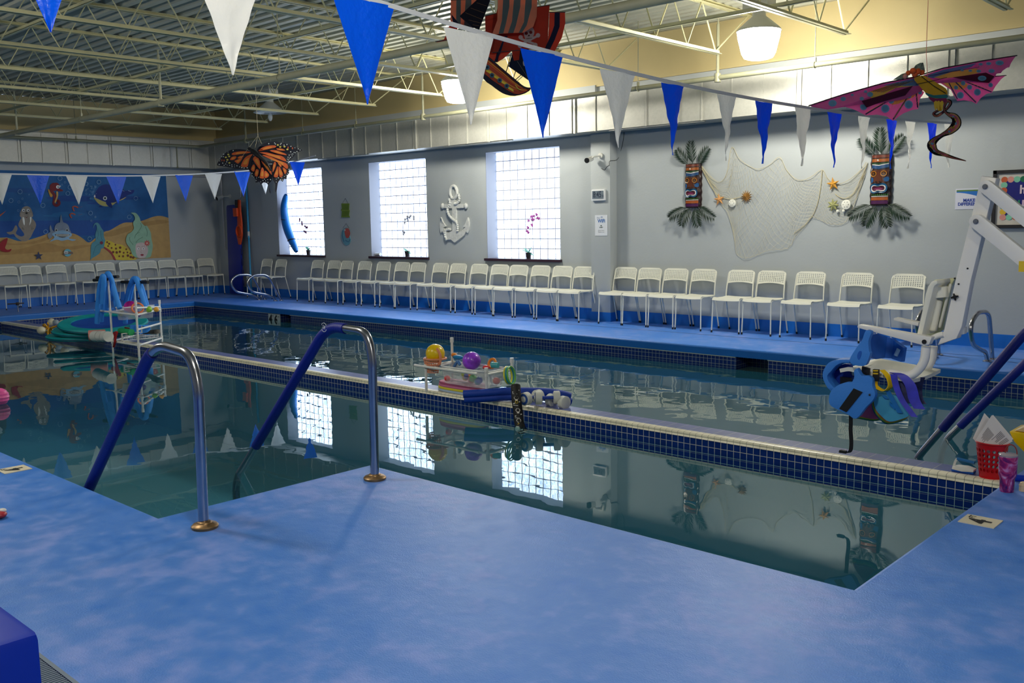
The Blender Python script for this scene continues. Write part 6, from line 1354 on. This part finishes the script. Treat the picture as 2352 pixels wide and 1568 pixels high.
MB().lathe([(.031, 0), (.034, .004), (.035, .05), (.036, .07), (.043, .09), (.045, Ht-.006), (.044, Ht-.004)], p, 28).build('cup', TM, t); MB().lathe([(.043, Ht-.004), (.045, Ht+.004), (.04, Ht+.008), (.001, Ht+.009)], p, 28).build('lid', M('clear_lid', (170, 160, 170), .15), t)
m = MB(); m.tube([p+Vector((.012+.028*math.cos(a), 0, Ht+.012+.045*math.sin(a))) for a in [math.pi*i/12 for i in range(13)]], .003, 6); m.build('handle_loop', M('dark_red_cord', (140, 30, 30), .5), t)
tag(MB().lathe([(.018, 0), (.018, .03), (.014, .045), (.001, .052)], (p.x+.06, p.y+.06, 0)).lathe([(.02, -.0), (.02, .002), (.02, .002)], (p.x+.06, p.y+.06, .03)).build('small_bottle', M('cream_cap', (226, 206, 170), .4)), 'small cream capped bottle behind the tumbler', 'bottle')
# scrub brush
t = thing('scrub_brush', 'blue and white scrub brush with a loop handle on the divider', 'brush', c+Vector((-.15, 0, 0)))
q = kc([(255, 1075), (660, 1130), (655, 1190), (250, 1125)], 5.78); q = [Vector((v.x, v.y, max(ZT+.002, v.z))) for v in q]; MB().prism(q, (0, .05, 0)).build('bristle_block', M('brush_blue', (12, 90, 190), .5), t, bevel=.004)
q = kc([(270, 1035), (340, 1025), (520, 1045), (660, 1095), (650, 1135), (440, 1120), (265, 1075)], 5.775); MB().prism(q, (0, .06, 0)).build('white_back', PVC, t, bevel=.004)
q = kc([(300, 1040), (330, 940), (365, 885), (470, 905), (600, 935), (680, 960)], 5.80); MB().tube(smooth_path(q[:3], 4), .007, 8).build('white_stem', PVC, t); MB().tube([q[2], q[5]], .009, 10).build('blue_grip', M('brush_teal', (18, 110, 180), .5), t)
# yellow caddy and blue item beyond the tumbler
p0 = onz(2352, 1075, 0)
q = kc([(1335, 370), (1568, 330), (1900, 340), (1900, 860), (1568, 850), (1490, 700), (1400, 500)], 5.95)
t = thing('yellow_caddy', 'glossy yellow caddy with a pale lid cut by the right edge', 'caddy', (q[0].x+.1, 6.0, 0)); YP = M('yellow_plastic', (246, 206, 0), .3, coat=.3)
zt_ = q[0].z; xL = q[0].x; MB().prism([(xL, 5.9, zt_), (xL+.35, 5.9, zt_), (xL+.35, 5.9, 0.0), (xL+.13, 5.9, 0.0), (xL+.09, 5.9, .05), (xL+.03, 5.9, zt_*.65)], (0, .26, 0)).build('body', YP, t, bevel=.012)
MB().prism([(xL+.02, 5.92, zt_+.002), (xL+.35, 5.92, zt_+.002), (xL+.35, 5.92, zt_+.06), (xL+.10, 5.92, zt_+.05)], (0, .22, 0)).build('lid', M('beige_lid', (222, 196, 150), .4), t, bevel=.01)
a_ = onz(2330, 1104, 0); tag(MB().tube(smooth_path([(a_.x, a_.y, .018), (a_.x+.12, a_.y+.02, .018), (a_.x+.3, a_.y-.05, .018)], 6), .018, 10).build('blue_tube', M('blue_tube', (8, 60, 200), .35)), 'short blue tube lying on the deck right of the tumbler', 'tube')
# ================================================================== KITES
def kite_fn(x0, y0, s, dfn): return lambda x, y, l: atd(x0+x/s, y0+y/s, dfn(x0+x/s, y0+y/s)-.0012*l)
def body_poly(fn, pts, mat, name, root, th=.004, col=None, sm=0):
    if sm: pts = sm2(pts, sm)
    q = [fn(x, y, 0) for x, y in pts]; v = (q[0]-EYE).normalized()*th; return MB().prism(q, v, 0, col).build(name, mat, root, smooth=False)
# monarch butterfly
df = lambda x, y: 12.6+.0030*abs(x-598)-.0016*(y-380)
fn = kite_fn(480, 300, 9.8, df)
t = thing('butterfly_kite', 'orange and black monarch butterfly kite hanging before the left window', 'kite', fn(1100, 600, 0)); NV = (12, 16, 40)
wings = {'left_forewing': [(950, 480), (860, 440), (700, 415), (520, 425), (400, 480), (300, 560), (220, 680), (180, 780), (300, 800), (480, 830), (640, 860), (800, 860), (890, 870), (960, 700), (1000, 560)],
 'right_forewing': [(1080, 440), (1150, 350), (1250, 280), (1400, 245), (1560, 250), (1750, 290), (1900, 345), (2080, 420), (2090, 450), (1990, 490), (1940, 550), (1890, 610), (1830, 660), (1780, 710), (1760, 760), (1500, 680), (1200, 570)],
 'left_hindwing': [(980, 560), (890, 700), (880, 800), (900, 890), (950, 950), (980, 1030), (1040, 1080), (1050, 1170), (1130, 1150), (1170, 1215), (1230, 1160), (1310, 1190), (1340, 1270), (1360, 1380), (1385, 1410), (1388, 1370), (1350, 1250), (1360, 1180), (1420, 1100), (1400, 900), (1250, 700), (1100, 600)],
 'right_hindwing': [(1130, 590), (1300, 680), (1500, 690), (1760, 760), (1830, 810), (1800, 900), (1810, 960), (1760, 1010), (1745, 1090), (1690, 1080), (1660, 1150), (1600, 1110), (1550, 1180), (1530, 1330), (1500, 1385), (1485, 1340), (1490, 1200), (1440, 1110), (1400, 950), (1280, 750)]}
for w, pts in wings.items(): body_poly(fn, pts, PAINT, w, t, .006, NV, 2)
A = Art(fn); A.l = 1; O1, O2, O3 = (206, 92, 44), (216, 140, 56), (196, 150, 62)
for pts in ([(510, 530), (560, 490), (700, 465), (860, 465), (940, 490), (850, 510), (700, 530), (560, 550)], [(475, 640), (520, 590), (600, 575), (615, 610), (560, 655), (490, 660)], [(575, 680), (640, 650), (750, 610), (730, 660), (660, 740), (600, 710)], [(640, 610), (700, 570), (780, 570), (760, 600), (680, 630)], [(720, 780), (780, 650), (860, 570), (980, 530), (920, 620), (870, 800), (800, 820), (740, 810)],
            [(1110, 460), (1200, 380), (1350, 335), (1490, 335), (1500, 375), (1350, 410), (1200, 450)], [(1130, 490), (1300, 490), (1500, 540), (1640, 570), (1720, 640), (1730, 690), (1600, 650), (1400, 580), (1200, 510)], [(1370, 450), (1480, 435), (1600, 470), (1720, 520), (1740, 550), (1560, 520)], [(1520, 400), (1620, 400), (1700, 430), (1700, 450), (1560, 440)], [(1200, 550), (1350, 570), (1550, 660), (1730, 730), (1780, 800), (1750, 860), (1600, 740), (1400, 650)],
            [(990, 640), (1040, 570), (1090, 590), (1140, 680), (1160, 840), (1130, 850), (1060, 760)], [(1180, 660), (1280, 720), (1370, 810), (1410, 960), (1400, 985), (1300, 860), (1200, 730)], [(945, 870), (1000, 760), (1040, 820), (1010, 920)], [(1030, 1000), (1060, 870), (1120, 900), (1090, 1030)], [(1140, 1040), (1190, 830), (1240, 900), (1240, 1060), (1190, 1075)], [(1255, 1060), (1260, 900), (1350, 980), (1330, 1040)],
            [(1430, 930), (1440, 780), (1480, 700), (1510, 750), (1470, 880)], [(1460, 1030), (1510, 880), (1545, 800), (1560, 900), (1550, 1040)], [(1585, 1030), (1570, 800), (1660, 950), (1650, 1030)], [(1700, 970), (1660, 830), (1740, 880), (1740, 950)], [(1540, 700), (1630, 760), (1620, 820), (1580, 780)]):
    A.p(pts, O1, 3, step=.3); cx_ = sum(p[0] for p in pts)/len(pts); cy_ = sum(p[1] for p in pts)/len(pts); A.p([(cx_+(x-cx_)*.55, cy_+(y-cy_)*.5) for x, y in pts], O2, 3, step=.3)
A.l = 4; rr = random.Random(2)
for x, y in ((330, 530), (430, 485), (545, 447), (285, 585), (325, 585), (250, 640), (240, 680), (230, 760), (310, 730), (375, 750), (410, 775), (465, 780), (515, 770), (520, 810), (575, 770), (575, 815), (630, 790), (690, 815), (740, 830), (790, 840), (860, 835), (400, 700), (340, 780), (1345, 292), (1475, 275), (1495, 300), (1625, 285), (1610, 305), (1690, 325), (1755, 312), (1845, 352), (1935, 385), (2050, 435), (2010, 410), (1980, 470), (1840, 475), (1915, 490), (1885, 525), (1850, 530), (1805, 550), (1870, 565), (1830, 600), (1780, 595), (1805, 630), (1765, 640), (1790, 660), (1945, 495), (1760, 690), (970, 960), (975, 1020), (1010, 1045), (1070, 1065), (1060, 1120), (1120, 1050), (1165, 1150), (1215, 1120), (1250, 1090), (1320, 1100), (1325, 1160), (1275, 1130), (1385, 1100), (1515, 1090), (1515, 1155), (1560, 1060), (1610, 1100), (1650, 1110), (1700, 1030), (1740, 1000), (1790, 920), (1770, 960), (1800, 870), (1640, 1060), (1375, 750), (1410, 750)):
    A.o(x, y, rr.uniform(7, 15), (206, 216, 220), rr.uniform(7, 15), 8, step=.02)
for x, y in ((435, 535), (455, 580), (380, 600), (415, 655), (1550, 322), (1605, 365), (1765, 420), (1700, 360), (460, 725)): A.o(x, y, 24, (206, 196, 92), 18, 10, step=.02)
for x, y in ((290, 665), (340, 670), (1780, 380), (1880, 395)): A.o(x, y, 14, (168, 76, 46), 24, 10, step=.02)
for w, mb_ in A.split(wings).items(): mb_.build('wing_pattern', PAINT, next(o for o in bpy.data.objects if o.parent is t and o.name.startswith(w)), smooth=False)
MB().tube(smooth_path([fn(*q, 12) for q in ((900, 400), (960, 440), (1060, 520), (1150, 600), (1290, 730), (1400, 900))], 5), [.022]*6+[.032]*8+[.022]*8+[.010]*4, 10).build('body', M('butterfly_black', (10, 12, 22), .5), t)
m = MB(); tp = fn(1090, -700, 0); 
for q in ((1040, 380), (1190, 300), (720, 620)): m.tube([fn(*q, 8), fn(1100, 110, 0)], .0025, 4)
a_ = fn(1100, 110, 0); m.tube([a_, Vector((a_.x, a_.y, ZC+.04))], .0025, 4); m.build('hanging_thread', M('thread', (190, 180, 150), .7), t)
# pirate ship kite
d1 = lambda o: (lambda x, y: 6.5+o+.0012*(x-1150))
t = thing('pirate_ship_kite', 'striped pirate ship kite hanging behind the pennants at the top', 'kite', atd(1165, 200, 6.5))
PK, GR, RD, NVY = (232, 150, 118), (98, 120, 124), (176, 62, 44), (26, 36, 72)
def sail(name, pts, o, base, stripes=(), th=.004, extra=None):
    fn = kite_fn(1000, 0, 6.534, d1(o)); body_poly(fn, pts, CLOTH, name, t, th, base)
    if stripes or extra:
        A = Art(fn); A.l = 2
        for c, pp in stripes: A.p(pp, c, step=.2)
        if extra: extra(A)
        A.mb.build(name+'_print', CLOTH, t, smooth=False)
sail('rear_left_sail', [(230, -260), (640, -300), (640, 420), (225, 380), (232, 0)], .10, PK, [(GR, [(320, -260), (385, -260), (380, 400), (310, 390)]), (GR, [(470, -260), (545, -260), (535, 420), (430, 400)])])
sail('left_red_sail', [(225, 330), (180, 480), (130, 590), (0, 640), (230, 600), (330, 560), (330, 380)], .14, (206, 84, 62))
def skull(A, x, y, s):
    A.p([(x-40*s, y-90*s), (x+40*s, y-120*s), (x+85*s, y-60*s), (x+75*s, y+10*s), (x+40*s, y+90*s), (x-30*s, y+95*s), (x-70*s, y+10*s), (x-75*s, y-50*s)], (196, 186, 186), 3).o(x-35*s, y-20*s, 24*s, (120, 40, 40)).o(x+32*s, y-35*s, 24*s, (120, 40, 40)).p([(x-15*s, y+25*s), (x+5*s, y-5*s), (x+20*s, y+20*s)], (60, 20, 30))
    A.line([(x-120*s, y+150*s), (x+130*s, y+20*s)], 34*s, (206, 198, 198)).line([(x-120*s, y+60*s), (x+90*s, y+140*s)], 34*s, (206, 198, 198)).line([(x-40*s, y+60*s), (x+50*s, y+50*s)], 6*s, (60, 20, 40))
    for a, b in ((-130, 165), (-120, 40), (140, 10), (100, 155)): A.o(x+a*s, y+b*s, 34*s, (206, 198, 198))
sail('big_red_sail', [(745, 235), (915, 195), (940, 100), (1530, 100), (1715, 75), (1700, 300), (1690, 600), (1640, 745), (1400, 740), (850, 800), (760, 760)], .05, RD,
     [((150, 46, 34), [(870, 220), (930, 200), (900, 600), (860, 780), (820, 790)]), (NVY, [(1040, 540), (1090, 540), (1030, 620), (980, 790), (900, 930), (880, 930), (940, 780)])], extra=lambda A: skull(A, 1400, 520, 1.0))
sail('right_striped_sail', [(1710, 180), (1945, 185), (1950, 350), (1900, 560), (1790, 770), (1640, 740), (1690, 600), (1705, 350)], .07, (206, 84, 62), [(NVY, [(1790, 190), (1868, 190), (1865, 400), (1790, 600), (1720, 740), (1640, 730), (1730, 540), (1785, 380)])])
sail('centre_striped_sail', [(945, -240), (1535, -240), (1530, 0), (1520, 250), (1470, 400), (1320, 490), (1050, 500), (850, 520), (930, 300)], -.02, PK,
     [(GR, [(1030, -240), (1115, -240), (1110, 100), (1060, 350), (1020, 500), (950, 505), (1000, 300)]), (GR, [(1200, -240), (1285, -240), (1275, 100), (1210, 380), (1170, 495), (1090, 498), (1150, 320)]), (GR, [(1370, -240), (1450, -240), (1445, 100), (1370, 380), (1300, 490), (1250, 492), (1330, 330)])])
sail('lower_left_sail', [(750, 250), (850, 500), (1100, 520), (1050, 640), (1150, 760), (1020, 880), (930, 935), (860, 930), (790, 830)], .08, (214, 100, 76), [(NVY, [(1040, 530), (1090, 560), (1010, 640), (960, 800), (935, 930), (890, 930), (925, 780)])])
sail('lower_right_sail', [(1150, 770), (1400, 740), (1410, 880), (1160, 915)], .03, RD, [(NVY, [(1270, 760), (1340, 750), (1320, 890), (1255, 900)])])
sail('front_jib', [(640, -20), (830, -60), (800, 60), (655, 445), (560, 410), (365, 240)], -.08, (24, 26, 44), extra=lambda A: [A.line([(x0_, y0_), (x1_, y1_)], 5, (150, 116, 84)) for x0_, y0_, x1_, y1_ in ((620, 40, 770, 90), (530, 120, 735, 195), (450, 190, 700, 290), (500, 300, 680, 345), (560, 370, 660, 390))])
sail('rear_jib', [(1100, 990), (1150, 810), (1180, 910), (1405, 880), (1410, 1210), (1280, 1110)], -.02, (20, 38, 66), extra=lambda A: [A.line([(1230, 920), (1410, 1200)], 4, (150, 150, 140)), A.o(1335, 945, 22, (206, 206, 206), 46)])
sail('side_pennant', [(240, 210), (350, 350), (330, 380), (262, 330)], -.05, (20, 26, 60))
fn = kite_fn(1000, 0, 6.534, d1(-.03)); hull = [(780, 850), (830, 890), (1000, 1040), (1190, 1200), (1330, 1310), (1440, 1325), (1350, 1400), (1190, 1440), (1060, 1420), (960, 1370), (840, 1280), (720, 1180), (745, 1000)]
body_poly(fn, hull, GLOSSP, 'hull', t, .07, (26, 26, 48), 2)
A = Art(fn); A.l = 2
A.p([(775, 880), (1000, 1060), (1190, 1220), (1330, 1320), (1420, 1335), (1300, 1400), (1180, 1405), (1000, 1300), (740, 1110), (750, 1000)], (166, 66, 44), 2)
for o_ in (0, 34, 120, 165): A.line([(770, 900+o_), (1000, 1085+o_*.9), (1190, 1245+o_*.6), (1370, 1345+o_*.1)], 12, (216, 156, 62) if o_ in (0, 120) else (206, 96, 54), 4)
for x, y in ((800, 1060), (920, 1150), (1030, 1230), (1130, 1320)): A.p([(x-40, y-30), (x+40, y+20), (x+45, y+60), (x-40, y+10)], (226, 196, 66))
for x, y in ((850, 1130), (965, 1205), (1070, 1290), (780, 1010)): A.o(x, y, 36, (60, 96, 116)).o(x, y, 18, (26, 40, 56))
A.line([(1200, 1270), (1240, 1330), (1290, 1350)], 14, (206, 180, 70), 3); A.mb.build('hull_print', GLOSSP, t, smooth=False)
DKR = M('kite_spar', (24, 22, 30), .5); fn = kite_fn(1000, 0, 6.534, d1(-.06)); m = MB()
for a, b in (((820, 0), (650, 450)), ((370, 245), (570, 420)), ((745, 238), (915, 200)), ((1530, 102), (1720, 75)), ((1710, 182), (1950, 182)), ((1095, 990), (1415, 1210)), ((1140, 800), (1060, 1090)), ((1415, 880), (1440, 1330)), ((1060, 1080), (1110, 930)), ((1170, 1170), (1210, 1050)), ((1200, 1200), (1290, 1120)), ((230, 0), (640, -10)), ((860, 790), (1400, 740)), ((0, 625), (240, 590))): m.tube([fn(*a, 0), fn(*b, 0)], .003, 5)
m.tube(smooth_path([fn(*q, 0) for q in ((780, 845), (1000, 1035), (1190, 1195), (1330, 1305), (1445, 1325))], 4), .005, 6); m.build('spars', DKR, t)
a_ = fn(1200, -200, 0); MB().tube([a_, Vector((a_.x, a_.y, ZC+.04))], .002, 4).build('hanging_thread', M('thread', (190, 180, 150), .7), t)
# winged dragon-lady kite with a curling tail
S_ = 4.594; dd = lambda x, y: 6.45+.0011*(x-2110)+.0013*(y-200)
fn = kite_fn(1840, 110, S_, dd)
t = thing('dragon_kite', 'pink winged dragon kite with a long curling tail at the top right', 'kite', fn(1350, 360, 0))
PKK, MAG, BLW, YLW, TL = (240, 140, 196), (216, 110, 176), (110, 156, 200), (244, 222, 104), (124, 200, 228)
upL = [(80, 610), (450, 490), (860, 375), (1190, 310), (1290, 300), (1300, 440), (1100, 540), (800, 590), (600, 600), (440, 625), (280, 650), (130, 625)]
upR = [(1290, 290), (1500, 215), (1900, 140), (2275, 80), (2225, 130), (2197, 205), (2150, 210), (2108, 266), (2065, 270), (2040, 312), (1990, 370), (1700, 360), (1500, 370), (1350, 380)]
loL = [(455, 620), (750, 500), (1000, 400), (1180, 370), (1300, 470), (1252, 540), (1235, 645), (1170, 655), (1080, 690), (1015, 735), (970, 770), (905, 722), (800, 704), (680, 712), (600, 668), (530, 640)]
loR = [(1440, 350), (1700, 300), (2160, 290), (2110, 330), (2055, 400), (2012, 472), (1955, 485), (1895, 530), (1850, 592), (1800, 565), (1720, 552), (1648, 560), (1612, 500), (1580, 440), (1530, 410)]
for nm, pts, c, o in (('lower_left_wing', loL, PKK, 0), ('lower_right_wing', loR, PKK, 0), ('upper_left_wing', upL, MAG, 20), ('upper_right_wing', upR, MAG, 20)):
    f2 = (lambda x, y, l, o=o: fn(x, y, l+o)); body_poly(f2, pts, CLOTH, nm, t, .003, c)
def ptn(o, items):
    A = Art(lambda x, y, l: fn(x, y, l+o)); A.l = 2; items(A)
    for nm, mb_ in A.split({'left': [(0, 0), (1330, 0), (1330, 900), (0, 900)], 'right': [(1330, 0), (2400, 0), (2400, 900), (1330, 900)]}).items(): mb_.build('wing_print', CLOTH, next(q for q in bpy.data.objects if q.parent is t and q.name == ('upper_' if o else 'lower_')+nm+'_wing'), smooth=False)
def lower(A):
    for sx, pts in ((1, [(1180, 380), (1000, 420), (930, 520), (960, 600), (1100, 560), (1250, 470)]),): A.p(pts, YLW, 2, step=.3)
    for a, b in (((1180, 400), (680, 700)), ((1190, 420), (970, 755)), ((1210, 430), (1230, 630))): A.line([a, b], 14, (62, 74, 110)).line([(a[0]+10, a[1]), (b[0]+10, b[1]-20)], 4, YLW)
    rr = random.Random(1)
    for i in range(20): x = 600+i*32; A.line([(x, 640-abs(i-12)*6), (x+60, 500-abs(i-12)*3)], 3, (226, 160, 150))
    for x, y, r in ((888, 640, 45), (1135, 597, 45), (950, 557, 32), (1140, 507, 26), (1015, 505, 24), (660, 620, 38), (1255, 470, 22)): A.o(x, y, r, TL, step=.1).o(x, y, r*.7, (120, 180, 206), step=.1)
    A.p([(1500, 370), (1620, 340), (1760, 380), (1700, 440), (1600, 430)], YLW, 2, step=.3)
    for a, b in (((1560, 370), (1650, 540)), ((1620, 350), (1845, 575)), ((1700, 340), (2010, 465))): A.line([a, b], 12, (62, 74, 110)).line([(a[0]+10, a[1]), (b[0]+8, b[1]-10)], 3, YLW)
    for i in range(16): x = 1650+i*26; A.line([(x, 500-i*6), (x-40, 400-i*3)], 3, (226, 160, 150))
    for x, y, r in ((1680, 500, 37), (1860, 467, 37), (1778, 415, 27), (1635, 418, 22), (1710, 372, 24), (2000, 392, 24)): A.o(x, y, r, TL, step=.1).o(x, y, r*.7, (120, 180, 206), step=.1)
ptn(0, lower)
def upper(A):
    A.p([(120, 615), (450, 520), (700, 450), (760, 500), (600, 560), (440, 612), (280, 638)], PKK, step=.3).p([(700, 470), (900, 400), (1190, 340), (1200, 400), (1000, 420), (860, 500), (740, 530)], YLW, step=.3).p([(860, 395), (1190, 320), (1290, 310), (1280, 400), (1100, 400), (960, 400)], BLW, step=.3)
    for i in range(7): A.line([(1180-i*30, 350+i*4), (860-i*20, 470-i*2)], 5, (60, 84, 120) if i % 2 else (190, 150, 60))
    A.p([(640, 560), (1050, 440), (1180, 400), (1100, 500), (850, 570), (690, 630)], (92, 36, 66), step=.3)
    for x, y, r in ((332, 583, 44), (445, 538, 28), (728, 490, 32), (640, 535, 24), (680, 460, 18), (540, 495, 16)): A.o(x, y, r, TL, r*.8, step=.1).o(x, y, r*.6, (140, 190, 210), r*.5, step=.1)
    A.p([(1300, 300), (1500, 230), (1700, 190), (1850, 160), (1800, 200), (1560, 260), (1400, 320)], BLW, step=.3).p([(1400, 310), (1600, 250), (1850, 215), (1900, 260), (1700, 300), (1480, 325)], YLW, step=.3)
    A.p([(1850, 160), (2260, 90), (2190, 200), (2080, 270), (1900, 280), (1860, 220)], PKK, step=.3).p([(1600, 310), (1950, 260), (2040, 300), (1980, 370), (1750, 340)], (96, 34, 62), step=.3)
    for i in range(9): A.line([(1900+i*36, 165-i*7), (1830+i*34, 250-i*6)], 3, (230, 150, 150))
    for i in range(5): A.line([(1330+i*70, 300-i*14), (1560+i*80, 250-i*12)], 5, (60, 84, 120))
    for x, y, r in ((2095, 158, 44), (1980, 165, 28), (1895, 172, 22), (1910, 320, 46), (1875, 245, 26), (2010, 242, 34), (1785, 240, 20), (1700, 236, 18)): A.o(x, y, r, TL, r*.6, step=.1).o(x, y, r*.6, (120, 176, 200), r*.35, step=.1)
ptn(20, upper)
f3 = lambda x, y, l: fn(x, y, l+45)
body_poly(f3, [(1190, 320), (1290, 290), (1370, 330), (1450, 380), (1530, 430), (1545, 480), (1530, 540), (1500, 600), (1490, 660), (1440, 660), (1420, 600), (1350, 520), (1300, 460), (1230, 380)], GLOSSP, 'body', t, .04, (206, 156, 20), 2)
A = Art(f3); A.l = 2; A.p([(1310, 470), (1400, 500), (1535, 490), (1540, 530), (1420, 530), (1340, 510)], (40, 110, 110), 2).p([(1340, 515), (1420, 535), (1535, 530), (1515, 575), (1400, 575)], (126, 30, 70), 2)
for x in (1420, 1450, 1485): A.p([(x-20, 575), (x+14, 560), (x+10, 640), (x-5, 660)], (222, 180, 50), 2)
A.line([(1210, 385), (1400, 345), (1540, 310)], 6, (30, 20, 20)).line([(1270, 300), (1400, 400), (1530, 480)], 7, (40, 24, 16)); A.mb.build('body_print', GLOSSP, t, smooth=False)
m = MB()
for x, y, r in ((1130, 265, 26), (1180, 245, 34), (1230, 250, 36), (1275, 260, 28), (1200, 280, 30)): m.ell(f3(x, y, 0), r/S_/FPX*6.4*1.0, seg=10)
m.build('orange_hair', M('orange_hair', (206, 84, 26), .8, bump=.6, bscale=60), t)
m = MB()
for pts in ([(970, 335), (1060, 275), (1130, 260), (1110, 300), (1050, 330)], [(1180, 225), (1210, 180), (1260, 155), (1300, 250), (1240, 230)], [(1270, 155), (1282, 155), (1300, 240), (1285, 260)]): m.prism([f3(x, y, 0) for x, y in pts], (0, .015, 0))
m.build('crown_feathers', M('crown_feathers', (120, 130, 110), .5, var=.7, scale=50), t)
c = f3(1095, 300, 5); MB().ell(c, .016, .016, .018, 12).build('face', M('pale_face', (196, 130, 120), .6), t)
cl = [((1490, 640), 14), ((1400, 690), 26), ((1440, 715), 26), ((1530, 650), 24), ((1580, 580), 30), ((1540, 560), 30), ((1510, 640), 22), ((1540, 690), 30), ((1620, 730), 70), ((1640, 800), 90), ((1580, 870), 70), ((1490, 920), 40), ((1410, 975), 60), ((1380, 1030), 90), ((1420, 1095), 60), ((1510, 1125), 36), ((1600, 1155), 26), ((1740, 1192), 8)]
pc = smooth_path([(x, y, w) for (x, y), w in cl], 5)
def tail(sc_, l):
    L_, R_ = [], []
    for i, p in enumerate(pc):
        a = pc[max(0, i-1)]; b = pc[min(len(pc)-1, i+1)]; dx, dy = b.x-a.x, b.y-a.y; d = math.hypot(dx, dy) or 1; w = max(4, p.z)*sc_/2; tw = 30*math.sin(i*.25)
        L_.append(f3(p.x-dy/d*w, p.y+dx/d*w, l+tw-40)); R_.append(f3(p.x+dy/d*w, p.y-dx/d*w, l-tw*.3-40))
    return L_, R_
m = MB()
for sc_, l, c in ((1.16, 0, (20, 14, 20)), (.88, 1.2, (240, 196, 120)), (.5, 2.2, (232, 120, 150))):
    L_, R_ = tail(sc_, l); n = len(L_); m.add(L_+R_, [(i, i+1, n+i+1, n+i) for i in range(n-1)], 0, c)
for i in range(30, len(pc)-12, 3):
    p = pc[i]; tw = 30*math.sin(i*.25); r = max(5, p.z*.2); m.poly([f3(p.x+r*math.cos(a), p.y+r*.9*math.sin(a), 4.5+tw*.35-40+0) for a in [q*math.pi/5 for q in range(10)]], 0, TL if i % 2 else (206, 186, 70))
m.build('tail', CLOTH, t, smooth=False)
m = MB(); a_ = f3(1340, 360, 3)
m.tube([fn(80, 610, 22)]+[fn(*q, 22) for q in ((450, 488), (860, 372), (1190, 308), (1500, 212), (1900, 138), (2278, 80))], .004, 6).tube([fn(455, 622, 2), fn(1000, 402, 2), fn(1440, 348, 2), fn(2165, 290, 2)], .003, 5); m.build('spars', DKR, t)
MB().tube([a_, fn(1320, 60, 40)], .002, 4).tube([fn(1320, 60, 40), Vector((fn(1320, 60, 40).x, fn(1320, 60, 40).y, ZC+.04))], .002, 4).build('hanging_thread', M('pink_thread', (210, 120, 110), .7), t)
